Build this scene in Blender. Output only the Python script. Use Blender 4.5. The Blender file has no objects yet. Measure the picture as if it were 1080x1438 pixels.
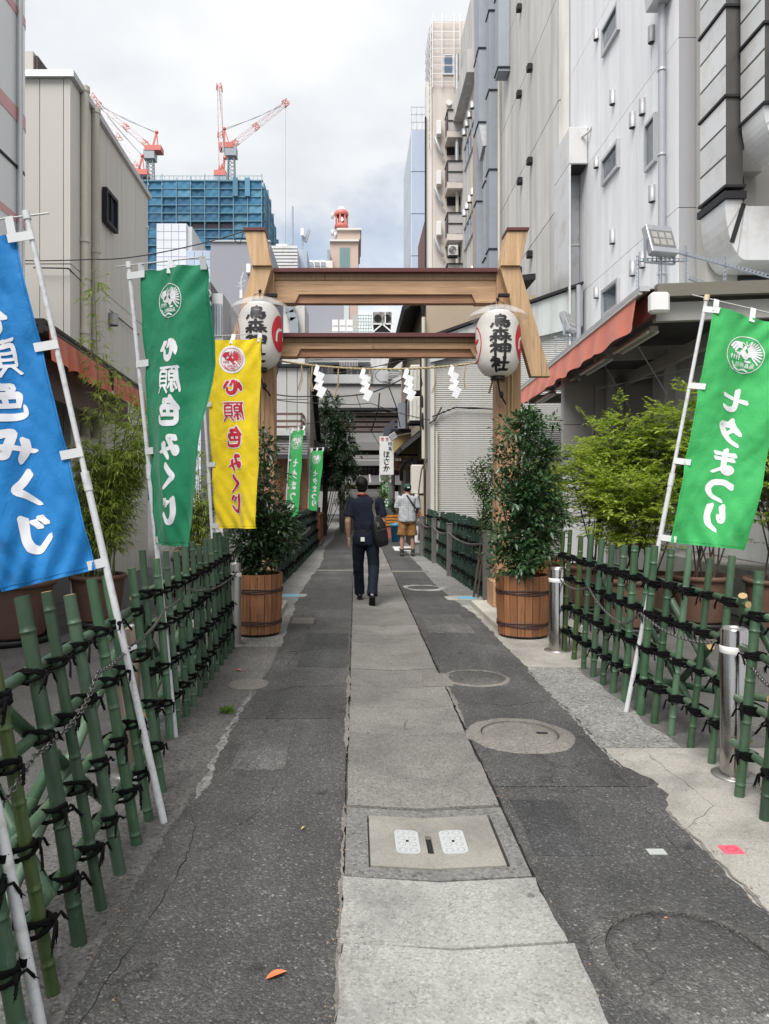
import bpy, bmesh, math, random
from mathutils import Vector, Matrix, noise
rnd = random.Random(7)
S = bpy.context.scene
COL = S.collection
# ---------------------------------------------------------------- camera
EYE = 1.53
cam = bpy.data.cameras.new('camera'); camo = bpy.data.objects.new('camera', cam); COL.objects.link(camo)
camo.location = (0, 0, EYE); camo.rotation_euler = (math.radians(90), 0, 0)
cam.sensor_fit = 'AUTO'; cam.sensor_width = 36; cam.lens = 25.54
cam.shift_x = 0.0278; cam.shift_y = -0.0188; cam.clip_start = 0.05; cam.clip_end = 2000
S.camera = camo
# ---------------------------------------------------------------- sky and sun
SUN_EL, SUN_AZ = 56, -153          # azimuth measured from +Y clockwise
w = bpy.data.worlds.new('World'); S.world = w; w.use_nodes = True
nt = w.node_tree; nt.nodes.clear()
def wn(t, **k):
    n = nt.nodes.new(t)
    for a, b in k.items(): setattr(n, a, b)
    return n
wout = wn('ShaderNodeOutputWorld')
sky = wn('ShaderNodeTexSky', sky_type='NISHITA', sun_disc=False)
sky.sun_elevation = math.radians(SUN_EL); sky.sun_rotation = math.radians(SUN_AZ)
bgs = wn('ShaderNodeBackground'); bgs.inputs[1].default_value = 0.05
nt.links.new(sky.outputs[0], bgs.inputs[0])
tc = wn('ShaderNodeTexCoord'); sep = wn('ShaderNodeSeparateXYZ'); nt.links.new(tc.outputs['Generated'], sep.inputs[0])
mz = wn('ShaderNodeMath', operation='ADD'); mz.inputs[1].default_value = 0.25
ab = wn('ShaderNodeMath', operation='ABSOLUTE'); nt.links.new(sep.outputs[2], ab.inputs[0]); nt.links.new(ab.outputs[0], mz.inputs[0])
dx = wn('ShaderNodeMath', operation='DIVIDE'); dy = wn('ShaderNodeMath', operation='DIVIDE')
nt.links.new(sep.outputs[0], dx.inputs[0]); nt.links.new(mz.outputs[0], dx.inputs[1])
nt.links.new(sep.outputs[1], dy.inputs[0]); nt.links.new(mz.outputs[0], dy.inputs[1])
cmb = wn('ShaderNodeCombineXYZ'); nt.links.new(dx.outputs[0], cmb.inputs[0]); nt.links.new(dy.outputs[0], cmb.inputs[1])
cmb.inputs[2].default_value = 3.3
n1 = wn('ShaderNodeTexNoise'); n1.inputs['Scale'].default_value = 1.35; n1.inputs['Detail'].default_value = 7; n1.inputs['Roughness'].default_value = .55; n1.inputs['Distortion'].default_value = .25
nt.links.new(cmb.outputs[0], n1.inputs['Vector'])
cov = wn('ShaderNodeValToRGB'); cov.color_ramp.elements[0].position = .33; cov.color_ramp.elements[1].position = .46
cov.color_ramp.elements[0].color = (.4, .4, .4, 1); cov.color_ramp.elements[1].color = (1, 1, 1, 1)
nt.links.new(n1.outputs[0], cov.inputs[0])
n2 = wn('ShaderNodeTexNoise'); n2.inputs['Scale'].default_value = 2.3; n2.inputs['Detail'].default_value = 8; n2.inputs['Roughness'].default_value = .5
mp = wn('ShaderNodeMapping'); mp.inputs['Location'].default_value = (4.1, 2.2, .7); nt.links.new(cmb.outputs[0], mp.inputs[0]); nt.links.new(mp.outputs[0], n2.inputs['Vector'])
crm = wn('ShaderNodeValToRGB'); crm.color_ramp.elements[0].position = .38; crm.color_ramp.elements[1].position = .60
crm.color_ramp.elements[0].color = (.238, .247, .260, 1); crm.color_ramp.elements[1].color = (.306, .310, .316, 1)
nt.links.new(n2.outputs[0], crm.inputs[0])
bgc = wn('ShaderNodeBackground'); bgc.inputs[1].default_value = 1.0; nt.links.new(crm.outputs[0], bgc.inputs[0])
mix = wn('ShaderNodeMixShader'); nt.links.new(cov.outputs[0], mix.inputs[0]); nt.links.new(bgs.outputs[0], mix.inputs[1]); nt.links.new(bgc.outputs[0], mix.inputs[2])
nt.links.new(mix.outputs[0], wout.inputs[0])
sl = bpy.data.lights.new('sun', 'SUN'); sl.energy = 1.5; sl.angle = math.radians(36); sl.color = (1, .965, .92)
so = bpy.data.objects.new('sun', sl); COL.objects.link(so)
el, az = math.radians(SUN_EL), math.radians(SUN_AZ)
sdir = Vector((math.sin(az) * math.cos(el), math.cos(az) * math.cos(el), math.sin(el)))
so.rotation_euler = sdir.to_track_quat('Z', 'Y').to_euler(); so.location = (0, 0, 60)
vs = S.view_settings; vs.view_transform = 'Standard'; vs.look = 'None'; vs.exposure = 1.75; vs.gamma = 1
S.render.film_transparent = False
S.cycles.max_bounces = 6; S.cycles.diffuse_bounces = 3; S.cycles.glossy_bounces = 3; S.cycles.transmission_bounces = 4; S.cycles.transparent_max_bounces = 8

# ---------------------------------------------------------------- helpers
def PX(px, d): return (px - 500.0) * d / 1020.0
def PZ(py, d): return EYE + (692.0 - py) * d / 1020.0
def P(px, py, d): return Vector((PX(px, d), d, PZ(py, d)))
def GD(py): return 1020.0 * EYE / (py - 692.0)
def GP(px, py, z=0.0):
    d = GD(py); return Vector((PX(px, d), d, z))

def tag(o, label=None, cat=None, group=None, kind=None):
    if label: o['label'] = label
    if cat: o['category'] = cat
    if group: o['group'] = group
    if kind: o['kind'] = kind
    return o
ORG = {}
def thing(name, label, cat, loc=(0, 0, 0), group=None):
    o = bpy.data.objects.new(name, None); COL.objects.link(o); o.location = loc
    o.empty_display_size = .1
    ORG[o.name] = Vector(loc)
    return tag(o, label, cat, group)
def org(o):
    return ORG.get(o.name, Vector((0, 0, 0)))

class MB:
    """collects faces of one mesh in world coordinates"""
    def __init__(s): s.v = []; s.f = []; s.s = []
    def add(s, vs, fs, smooth=False):
        b = len(s.v); s.v.extend([tuple(q) for q in vs])
        for q in fs: s.f.append(tuple(b + i for i in q)); s.s.append(smooth)
    def box(s, x0, x1, y0, y1, z0, z1):
        v = [(x0, y0, z0), (x1, y0, z0), (x1, y1, z0), (x0, y1, z0), (x0, y0, z1), (x1, y0, z1), (x1, y1, z1), (x0, y1, z1)]
        s.add(v, [(0, 3, 2, 1), (4, 5, 6, 7), (0, 1, 5, 4), (1, 2, 6, 5), (2, 3, 7, 6), (3, 0, 4, 7)]); return s
    def obox(s, c, a, b, e):
        """box with centre c and half axes a, b, e"""
        c, a, b, e = map(Vector, (c, a, b, e))
        v = [c - a - b - e, c + a - b - e, c + a + b - e, c - a + b - e, c - a - b + e, c + a - b + e, c + a + b + e, c - a + b + e]
        s.add(v, [(0, 3, 2, 1), (4, 5, 6, 7), (0, 1, 5, 4), (1, 2, 6, 5), (2, 3, 7, 6), (3, 0, 4, 7)]); return s
    def bar(s, p, q, w, h, up=(0, 0, 1)):
        p, q = Vector(p), Vector(q); d = q - p; a = d * .5; t = d.normalized(); up = Vector(up)
        sd = t.cross(up)
        if sd.length < 1e-4: sd = t.cross(Vector((1, 0, 0)))
        sd.normalize(); u = sd.cross(t).normalized()
        return s.obox((p + q) * .5, a, sd * (w * .5), u * (h * .5))
    def prism(s, poly, y0, y1):
        """poly of (x,z) extruded along y"""
        n = len(poly); v = [(x, y0, z) for x, z in poly] + [(x, y1, z) for x, z in poly]
        s.add(v, [tuple(range(n)), tuple(range(2 * n - 1, n - 1, -1))] + [(i, i + n, (i + 1) % n + n, (i + 1) % n) for i in range(n)]); return s
    def prismx(s, poly, x0, x1):
        n = len(poly); v = [(x0, y, z) for y, z in poly] + [(x1, y, z) for y, z in poly]
        s.add(v, [tuple(range(n)), tuple(range(2 * n - 1, n - 1, -1))] + [(i, i + n, (i + 1) % n + n, (i + 1) % n) for i in range(n)]); return s
    def prismz(s, poly, z0, z1):
        n = len(poly); v = [(x, y, z0) for x, y in poly] + [(x, y, z1) for x, y in poly]
        s.add(v, [tuple(range(n - 1, -1, -1)), tuple(range(n, 2 * n))] + [(i, (i + 1) % n, (i + 1) % n + n, i + n) for i in range(n)]); return s
    def tube(s, pts, r, n=8, caps=True, smooth=True, ell=1.0):
        pts = [Vector(p) for p in pts]; m = len(pts)
        if not hasattr(r, '__len__'): r = [r] * m
        t0 = (pts[1] - pts[0]).normalized()
        ref = Vector((0, 0, 1)) if abs(t0.z) < .9 else Vector((0, 1, 0))
        u = t0.cross(ref).normalized(); vs = []
        for i, p in enumerate(pts):
            t = (pts[min(i + 1, m - 1)] - pts[max(i - 1, 0)]).normalized()
            u = (u - t * u.dot(t)).normalized(); w_ = t.cross(u)
            for k in range(n):
                a = 2 * math.pi * k / n
                vs.append(p + u * (r[i] * math.cos(a)) + w_ * (r[i] * ell * math.sin(a)))
        fs = [(i * n + k, i * n + (k + 1) % n, (i + 1) * n + (k + 1) % n, (i + 1) * n + k) for i in range(m - 1) for k in range(n)]
        s.add(vs, fs, smooth)
        if caps:
            s.add(vs[:n], [tuple(range(n - 1, -1, -1))]); s.add(vs[-n:], [tuple(range(n))])
        return s
    def lathe(s, prof, c, n=24, smooth=True, a0=0, a1=2 * math.pi):
        c = Vector(c); full = abs(a1 - a0 - 2 * math.pi) < 1e-6; k_ = n if full else n + 1; vs = []
        for r, z in prof:
            for k in range(k_):
                a = a0 + (a1 - a0) * k / n
                vs.append(c + Vector((r * math.cos(a), r * math.sin(a), z)))
        fs = []
        for i in range(len(prof) - 1):
            for k in range(n):
                k2 = (k + 1) % k_
                fs.append((i * k_ + k, i * k_ + k2, (i + 1) * k_ + k2, (i + 1) * k_ + k))
        s.add(vs, fs, smooth); return s
    def ball(s, c, r, n=12, m=8, sc=(1, 1, 1)):
        c = Vector(c); vs = []; fs = []
        for i in range(m + 1):
            th = math.pi * i / m
            for k in range(n):
                a = 2 * math.pi * k / n
                vs.append(c + Vector((r * sc[0] * math.sin(th) * math.cos(a), r * sc[1] * math.sin(th) * math.sin(a), -r * sc[2] * math.cos(th))))
        for i in range(m):
            for k in range(n): fs.append((i * n + k, i * n + (k + 1) % n, (i + 1) * n + (k + 1) % n, (i + 1) * n + k))
        s.add(vs, fs, True); return s
    def disc(s, c, r, n=24, ry=None):
        c = Vector(c); s.add([c + Vector((r * math.cos(2 * math.pi * k / n), (ry or r) * math.sin(2 * math.pi * k / n), 0)) for k in range(n)], [tuple(range(n))]); return s
    def grid(s, fn, nu, nv, smooth=True):
        vs = [fn(i / nu, j / nv) for j in range(nv + 1) for i in range(nu + 1)]
        s.add(vs, [(j * (nu + 1) + i, j * (nu + 1) + i + 1, (j + 1) * (nu + 1) + i + 1, (j + 1) * (nu + 1) + i) for j in range(nv) for i in range(nu)], smooth); return s
    def mesh(s, name, off=(0, 0, 0)):
        me = bpy.data.meshes.new(name); o = Vector(off)
        me.from_pydata([(x - o.x, y - o.y, z - o.z) for x, y, z in s.v], [], s.f)
        me.polygons.foreach_set('use_smooth', s.s); me.update(); return me
    def build(s, name, mat, parent=None, bevel=0, label=None, cat=None, group=None, kind=None, seg=1):
        """parent None: a top-level object with its origin at the base of its bounds"""
        if parent is not None:
            o_ = org(parent)
        else:
            xs, ys, zs = zip(*s.v); o_ = Vector(((min(xs) + max(xs)) / 2, (min(ys) + max(ys)) / 2, min(zs)))
        me = s.mesh(name, o_); o = bpy.data.objects.new(name, me); COL.objects.link(o)
        if mat: me.materials.append(mat)
        if parent is not None: o.parent = parent; ORG[o.name] = o_
        else: o.location = o_; ORG[o.name] = o_
        if bevel:
            b = o.modifiers.new('bevel', 'BEVEL'); b.width = bevel; b.segments = seg; b.limit_method = 'ANGLE'; b.angle_limit = .6
        return tag(o, label, cat, group, kind)
def put(name, me, parent, M_, mat=None):
    """an object that shares mesh data me, placed at world matrix M_ (parents carry translations only)"""
    o = bpy.data.objects.new(name, me); COL.objects.link(o); o.parent = parent
    o.matrix_local = Matrix.Translation(-org(parent)) @ M_
    return o
def frame(p, t, n):
    """matrix with z along t and y near n"""
    t = Vector(t).normalized(); n = Vector(n); x = n.cross(t).normalized(); y = t.cross(x)
    m = Matrix((x, y, t)).transposed().to_4x4(); m.translation = Vector(p); return m

# ---------------------------------------------------------------- materials
MATS = {}
class NT:
    def __init__(s, name):
        s.m = bpy.data.materials.new(name); s.m.use_nodes = True; s.t = s.m.node_tree; s.t.nodes.clear()
        s.out = s.n('ShaderNodeOutputMaterial'); s.b = s.n('ShaderNodeBsdfPrincipled'); s.l(s.b.outputs[0], s.out.inputs[0])
        s.tc = s.n('ShaderNodeTexCoord')
    def n(s, t, **k):
        q = s.t.nodes.new(t)
        for a, b in k.items(): setattr(q, a, b)
        return q
    def l(s, a, b): s.t.links.new(a, b)
    def map(s, scale=(1, 1, 1), rot=(0, 0, 0), src='Object'):
        q = s.n('ShaderNodeMapping'); q.inputs['Scale'].default_value = scale; q.inputs['Rotation'].default_value = rot
        s.l(s.tc.outputs[src], q.inputs[0]); return q.outputs[0]
    def noise(s, vec, scale, detail=5, rough=.55, dist=0):
        q = s.n('ShaderNodeTexNoise'); q.inputs['Scale'].default_value = scale; q.inputs['Detail'].default_value = detail
        q.inputs['Roughness'].default_value = rough; q.inputs['Distortion'].default_value = dist; s.l(vec, q.inputs['Vector']); return q.outputs[0]
    def vor(s, vec, scale, feature='F1', out=0, rand=1):
        q = s.n('ShaderNodeTexVoronoi'); q.feature = feature; q.inputs['Scale'].default_value = scale; q.inputs['Randomness'].default_value = rand; s.l(vec, q.inputs['Vector']); return q.outputs[out]
    def ramp(s, fac, stops):
        q = s.n('ShaderNodeValToRGB'); e = q.color_ramp.elements
        while len(e) < len(stops): e.new(.5)
        for i, (p, c) in enumerate(stops):
            e[i].position = p; e[i].color = (c[0], c[1], c[2], 1) if hasattr(c, '__len__') else (c, c, c, 1)
        s.l(fac, q.inputs[0]); return q.outputs[0]
    def mix(s, fac, a, b, mode='MIX'):
        q = s.n('ShaderNodeMix', data_type='RGBA', blend_type=mode)
        for i, x in ((0, fac), (6, a), (7, b)):
            if hasattr(x, 'links') or hasattr(x, 'is_linked'): s.l(x, q.inputs[i])
            elif i == 0: q.inputs[0].default_value = x
            else: q.inputs[i].default_value = (x[0], x[1], x[2], 1)
        return q.outputs[2]
    def math(s, op, a, b=None, clamp=False):
        q = s.n('ShaderNodeMath', operation=op); q.use_clamp = clamp
        for i, x in enumerate((a, b)):
            if x is None: continue
            if hasattr(x, 'is_linked'): s.l(x, q.inputs[i])
            else: q.inputs[i].default_value = x
        return q.outputs[0]
    def bump(s, h, strength=.3, dist=.01):
        q = s.n('ShaderNodeBump'); q.inputs['Strength'].default_value = strength; q.inputs['Distance'].default_value = dist
        s.l(h, q.inputs['Height']); s.l(q.outputs[0], s.b.inputs['Normal'])
    def rough(s, x):
        if hasattr(x, 'is_linked'): s.l(x, s.b.inputs['Roughness'])
        else: s.b.inputs['Roughness'].default_value = x
    def color(s, c):
        if hasattr(c, 'is_linked'): s.l(c, s.b.inputs['Base Color'])
        else: s.b.inputs['Base Color'].default_value = (c[0], c[1], c[2], 1)
    def orand(s): return s.n('ShaderNodeObjectInfo').outputs['Random']
    def irand(s): return s.n('ShaderNodeNewGeometry').outputs['Random Per Island']
def mulc(c, k): return tuple(min(1, x * k) for x in c)
def mat(name, c, rough=.6, metal=0, var=.15, scale=3, bump=0, bscale=40, vary=0, streak=0, dirt=None, spec=.5, coat=0, bdist=.004):
    if name in MATS: return MATS[name]
    q = NT(name); v = q.map()
    f = q.noise(v, scale, 6, .6)
    col = q.mix(f, mulc(c, 1 - var), mulc(c, 1 + var))
    if streak:
        sv = q.map((streak, streak, streak * .06)); g = q.noise(sv, 3, 5, .6)
        col = q.mix(q.ramp(g, [(.42, 0), (.72, 1)]), col, dirt or mulc(c, .6))
    elif dirt:
        g = q.noise(v, scale * 2.7, 7, .65); col = q.mix(q.ramp(g, [(.5, 0), (.75, 1)]), col, dirt)
    if vary:
        r = q.orand(); k = q.math('ADD', q.math('MULTIPLY', r, 2 * vary), 1 - vary)
        cc = q.n('ShaderNodeCombineColor'); [q.l(k, cc.inputs[i]) for i in range(3)]
        col = q.mix(1.0, col, cc.outputs[0], 'MULTIPLY')
    q.color(col); q.b.inputs['Metallic'].default_value = metal; q.b.inputs['Specular IOR Level'].default_value = spec
    rr = q.noise(v, scale * 4, 4); q.rough(q.math('ADD', q.math('MULTIPLY', rr, .2), rough - .1, True))
    if coat: q.b.inputs['Coat Weight'].default_value = coat
    if bump: q.bump(q.noise(v, bscale, 6, .6), bump, bdist)
    MATS[name] = q.m; return q.m
def leafmat(name, dark, light, rough=.4, trans=.3):
    q = NT(name); r = q.irand(); v = q.map(); f = q.noise(v, 4, 3)
    k = q.math('ADD', q.math('MULTIPLY', r, .6), q.math('MULTIPLY', f, .5))
    col = q.ramp(k, [(.2, dark), (.8, light)]); q.color(col); q.rough(rough)
    tr = q.n('ShaderNodeBsdfTranslucent'); q.l(q.mix(1.0, col, (1.0, 1.25, .5), 'MULTIPLY'), tr.inputs[0])
    mx = q.n('ShaderNodeMixShader'); mx.inputs[0].default_value = trans; q.l(q.b.outputs[0], mx.inputs[1]); q.l(tr.outputs[0], mx.inputs[2]); q.l(mx.outputs[0], q.out.inputs[0])
    MATS[name] = q.m; return q.m
def woodmat(name, c, axis=2, dark=.55, rough=.6, scale=1, vary=.12):
    q = NT(name); sc = [14 * scale] * 3; sc[axis] = .8 * scale
    v = q.map(tuple(sc)); f = q.noise(v, 2.2, 7, .65, .6)
    v2 = q.map((1.3, 1.3, 1.3)); g = q.noise(v2, 1.5, 4)
    col = q.ramp(f, [(.28, mulc(c, dark * .8)), (.42, mulc(c, .85)), (.55, mulc(c, 1.05)), (.75, mulc(c, 1.35))])
    col = q.mix(q.ramp(g, [(.45, 0), (.8, .5)]), col, mulc(c, .72))
    r = q.orand(); k = q.math('ADD', q.math('MULTIPLY', r, 2 * vary), 1 - vary)
    cc = q.n('ShaderNodeCombineColor'); [q.l(k, cc.inputs[i]) for i in range(3)]
    col = q.mix(1.0, col, cc.outputs[0], 'MULTIPLY')
    sc2 = [26 * scale] * 3; sc2[axis] = .55 * scale; ck = q.noise(q.map(tuple(sc2)), 3.0, 3, .5); col = q.mix(1.0, col, q.ramp(ck, [(.30, .35), (.35, 1)]), 'MULTIPLY')
    kn = q.math('ADD', q.vor(q.map((2.2, 2.2, 2.2)), 1.0, 'F1', 0), q.math('MULTIPLY', q.noise(v2, 9, 3), .06)); col = q.mix(1.0, col, q.ramp(kn, [(.07, .45), (.12, 1)]), 'MULTIPLY')
    q.color(col); q.rough(rough); q.bump(f, .22, .004); MATS[name] = q.m; return q.m
def asphalt(name, base=.055, tint=(1, .985, 1.0), patch=.5):
    q = NT(name); v = q.map()
    a = q.vor(v, 125, 'F1', 1); a2 = q.vor(v, 125, 'F1', 0)
    sp = q.n('ShaderNodeSeparateColor'); q.l(a, sp.inputs[0])
    grain = q.ramp(sp.outputs[0], [(0, mulc(tint, base * .45)), (.5, mulc(tint, base * .9)), (.88, mulc(tint, base * 1.55)), (.98, mulc(tint, base * 2.6)), (1, mulc(tint, base * 5))])
    fine = q.noise(v, 320, 3); grain = q.mix(.38, grain, q.ramp(fine, [(.3, mulc(tint, base * .35)), (.7, mulc(tint, base * 1.9))]))
    big = q.noise(v, 1.1, 6, .65); grain = q.mix(1.0, grain, q.ramp(big, [(.28, .62), (.5, 1.0), (.72, 1.5)]), 'MULTIPLY')
    st = q.noise(v, 3.1, 7, .7, .8); grain = q.mix(q.ramp(st, [(.56, 0), (.74, patch)]), grain, mulc(tint, base * .55))
    wv = q.n('ShaderNodeVectorMath', operation='ADD'); q.l(v, wv.inputs[0])
    nz = q.n('ShaderNodeTexNoise'); nz.inputs['Scale'].default_value = 2.5; nz.inputs['Detail'].default_value = 6; q.l(v, nz.inputs['Vector']); q.l(nz.outputs[1], wv.inputs[1])
    ed = q.vor(wv.outputs[0], .55, 'DISTANCE_TO_EDGE'); crk = q.ramp(ed, [(0, 0), (.006, 1)])
    grain = q.mix(1.0, grain, q.mix(.5, (1, 1, 1), crk), 'MULTIPLY')
    sd = q.math('ADD', q.vor(v, 2.6, 'F1', 0), q.math('MULTIPLY', q.noise(v, 18, 4), .14)); grain = q.mix(1.0, grain, q.ramp(sd, [(.11, .45), (.17, 1)]), 'MULTIPLY')
    wr = q.noise(q.map((1.6, .18, 1)), 2.0, 5, .6); grain = q.mix(1.0, grain, q.ramp(wr, [(.35, .82), (.65, 1.22)]), 'MULTIPLY')
    q.color(grain); q.rough(q.math('ADD', q.math('MULTIPLY', sp.outputs[1], .3), .6))
    h = q.math('ADD', q.math('MULTIPLY', a2, -1.0), q.math('MULTIPLY', fine, .6)); h = q.math('ADD', h, q.math('MULTIPLY', crk, .6)); q.bump(h, .75, .007); MATS[name] = q.m; return q.m
def concrete(name, c, speck=.35, sscale=170, crack=.5, stain=.5, rough=.85, vary=.0, spots=.0):
    q = NT(name); v = q.map()
    a = q.vor(v, sscale, 'F1', 1); sp = q.n('ShaderNodeSeparateColor'); q.l(a, sp.inputs[0])
    col = q.ramp(sp.outputs[0], [(0, mulc(c, 1 - speck * 1.3)), (.2, mulc(c, 1 - speck * .4)), (.8, mulc(c, 1 + speck * .25)), (1, mulc(c, 1 + speck))])
    fine = q.noise(v, 260, 3); col = q.mix(.35, col, q.ramp(fine, [(.3, mulc(c, .75)), (.7, mulc(c, 1.25))]))
    b = q.noise(v, 1.7, 7, .7, .4); col = q.mix(1.0, col, q.ramp(b, [(.3, 1 - .45 * stain), (.55, 1), (.75, 1 + .15 * stain)]), 'MULTIPLY')
    b2 = q.noise(v, 6, 6, .7, 1.0); col = q.mix(q.ramp(b2, [(.58, 0), (.72, .5 * stain)]), col, mulc(c, .55))
    wv = q.n('ShaderNodeVectorMath', operation='ADD'); q.l(v, wv.inputs[0])
    nz = q.n('ShaderNodeTexNoise'); nz.inputs['Scale'].default_value = 7; nz.inputs['Detail'].default_value = 5; q.l(v, nz.inputs['Vector']); q.l(nz.outputs[1], wv.inputs[1])
    ed = q.vor(wv.outputs[0], 3.2, 'DISTANCE_TO_EDGE'); crk = q.ramp(ed, [(0, 1 - crack), (.012, 1)])
    msk = q.ramp(q.noise(v, 1.3, 3), [(.45, 0), (.6, 1)]); crk = q.mix(msk, (1, 1, 1), crk)
    col = q.mix(1.0, col, crk, 'MULTIPLY')
    if spots:
        sd = q.vor(v, 4.2, 'F1', 0); sd = q.math('ADD', sd, q.math('MULTIPLY', q.noise(v, 30, 3), .12)); col = q.mix(1.0, col, q.ramp(sd, [(.10, 1 - spots), (.15, 1)]), 'MULTIPLY')
    if vary:
        k = q.math('ADD', q.math('MULTIPLY', q.orand(), 2 * vary), 1 - vary); cc = q.n('ShaderNodeCombineColor'); [q.l(k, cc.inputs[i]) for i in range(3)]
        col = q.mix(1.0, col, cc.outputs[0], 'MULTIPLY')
    q.color(col); q.rough(rough); q.bump(q.math('ADD', fine, sp.outputs[0]), .25, .004); MATS[name] = q.m; return q.m
# ================================================================ ground
A_L = asphalt('asphalt_left', .057, (1.0, .985, .965)); A_R = asphalt('asphalt_right', .055, (1, .99, .985), .35)
A_LID = asphalt('asphalt_lid', .066, (1, .98, .94), .3)
C_SLAB = concrete('slab_concrete', (.168, .161, .149), .6, 140, .25, .8, .85, .13, .35)
C_POUR = concrete('poured_concrete', (.295, .295, .275), .36, 120, .85, 1.0, .85, .05, .45)
C_FRAME = concrete('frame_concrete', (.15, .147, .14), .6, 80, .2, .5)
C_COVER = concrete('cover_concrete', (.25, .238, .21), .25, 200, .0, .9)
C_APRON = concrete('apron_concrete', (.31, .295, .265), .28, 160, .7, 1.0)
C_TERR = concrete('terrazzo_concrete', (.20, .20, .19), .8, 75, .3, .6)
C_EDGE = concrete('edge_concrete', (.115, .11, .105), .7, 90, .5, .8)
C_YARD = concrete('yard_concrete', (.10, .096, .09), .5, 120, .5, .9)
C_RIM = concrete('rim_concrete', (.17, .158, .14), .5, 110, .3, .8)
C_WHITE = concrete('white_mortar', (.36, .355, .33), .3, 120, .6, 1.0)
BLACK = mat('black_gap', (.008, .008, .008), .9)

def nz(a, b, s=1.0): return noise.noise(Vector((a, b, 3.7))) * s
MB().box(-400, 400, -60, 700, -.6, -.05).build('ground', C_YARD, kind='structure')
def strip(xl, xr, y0, y1, z, step=.03, th=.03):
    m = MB(); n = max(2, int((y1 - y0) / step)); vs = []
    for i in range(n + 1):
        y = y0 + (y1 - y0) * i / n
        vs += [(xl(y), y, z), (xr(y), y, z), (xl(y), y, z - th), (xr(y), y, z - th)]
    fs = []
    for i in range(n):
        a = 4 * i; b = a + 4
        fs += [(a, a + 1, b + 1, b), (a + 2, b + 2, b + 3, a + 3), (a, b, b + 2, a + 2), (a + 1, a + 3, b + 3, b + 1)]
    fs += [(0, 2, 3, 1), (4 * n, 4 * n + 1, 4 * n + 3, 4 * n + 2)]
    m.add(vs, fs); return m
# yards either side and the alley floor under everything
strip(lambda y: -9, lambda y: -.70, -3, 60, -.004, 1).build('yard', C_YARD, kind='structure')
strip(lambda y: 1.40, lambda y: 10, -3, 60, -.004, 1).build('yard', C_YARD, kind='structure')
def edgeL(y): return -.80 - .05 * math.sin(y * .7) + nz(y * 3, 1, .03) + nz(y * 11, 2, .012)
def edgeR(y):
    x = 1.49 + nz(y * 1.3, 5, .022) + nz(y * 9, 6, .020) + nz(y * 31, 8, .012)
    if 3.5 < y < 4.05: x += .085 * math.sin((y - 3.5) / .55 * math.pi) ** .6 * (1 + nz(y * 14, 4, .5))
    if y > 9: x -= min(.18, (y - 9) * .06)
    return x
SL, SR = -.045, .70
for y0, y1 in ((-2, 4.9), (4.912, 14.15), (14.42, 45)):
    strip(edgeL, lambda y: SL - .012 + nz(y * 8, 9, .006), y0, y1, .004).build('road', A_L, kind='structure')
for y0, y1 in ((-2, 3.765), (3.778, 13.95), (14.22, 45)):
    strip(lambda y: SR + .012 + nz(y * 8, 12, .008), edgeR, y0, y1, .005).build('road', A_R, kind='structure')
strip(lambda y: edgeL(y) - .02, lambda y: SL, 14.152, 14.418, .0065, .05).build('crossing_strip', C_RIM, kind='structure')
strip(lambda y: SR, lambda y: edgeR(y) + .1, 13.952, 14.218, .0065, .05).build('crossing_strip', C_RIM, kind='structure')
# concrete edges under the fences
strip(lambda y: -1.42 + nz(y * 2, 20, .05), lambda y: edgeL(y) + .03, -2, 7.2, .001).build('pavement_edge', C_EDGE, kind='structure')
strip(lambda y: -1.45, lambda y: edgeL(y) + .03, 7.22, 40, .001).build('pavement_edge', C_TERR, kind='structure')
strip(lambda y: edgeR(y) - .05, lambda y: 2.9 + nz(y, 22, .1), -2, 4.35, .001).build('pavement_apron', C_APRON, kind='structure')
strip(lambda y: edgeR(y) - .05, lambda y: 1.93 + nz(y * 3, 23, .06), 4.36, 6.35, .001).build('pavement_edge', C_TERR, kind='structure')
strip(lambda y: edgeR(y) - .05, lambda y: 2.25 + nz(y * 3, 24, .04), 6.36, 9.9, .001).build('pavement_apron', C_APRON, kind='structure')
strip(lambda y: edgeR(y) - .05, lambda y: 2.0, 9.91, 40, .001).build('pavement_edge', C_TERR, kind='structure')

# the drain channel of dished slabs
def vz(x): return -.020 * (1 - abs(x - .3275) / .3725) + .007
def slab(m, x0, x1, y0, y1, dz=0, wob=0, seed=0):
    ny = max(1, int((y1 - y0) / .05)) if wob else 1
    xs = [x0] + ([.3275] if x0 < .3275 < x1 else []) + [x1]; vs = []
    for i in range(ny + 1):
        y = y0 + (y1 - y0) * i / ny
        for j, x in enumerate(xs):
            xx = x
            if wob and j in (0, len(xs) - 1): xx += nz(y * 7, seed + j, wob)
            yy = y
            if wob and i in (0, ny): yy += nz(x * 6, seed + 7 + i, wob)
            vs.append((xx, yy, vz(min(max(x, SL), SR)) + dz))
    k = len(xs); nt_ = len(vs); vs += [(a, b, c - .028) for a, b, c in vs]; fs = []
    for i in range(ny):
        for j in range(k - 1):
            a = i * k + j; fs.append((a, a + 1, a + 1 + k, a + k))
    for j in range(k - 1): fs.append((j, j + nt_, j + 1 + nt_, j + 1)); a = ny * k + j; fs.append((a + 1, a + 1 + nt_, a + nt_, a))
    for i in range(ny): a = i * k; fs.append((a, a + k, a + k + nt_, a + nt_)); a = i * k + k - 1; fs.append((a + k, a, a + nt_, a + k + nt_))
    m.add(vs, fs); return m
ch = MB().box(SL - .06, SR + .06, -2, 45, -.06, -.034).build('drain_channel', C_FRAME, kind='structure')
ys = [3.535, 4.11, 4.62, 5.2, 5.74, 6.3, 6.88, 7.38, 7.88, 8.4, 9.0, 9.6, 10.2]
while ys[-1] < 40: ys.append(ys[-1] + .6)
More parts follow.
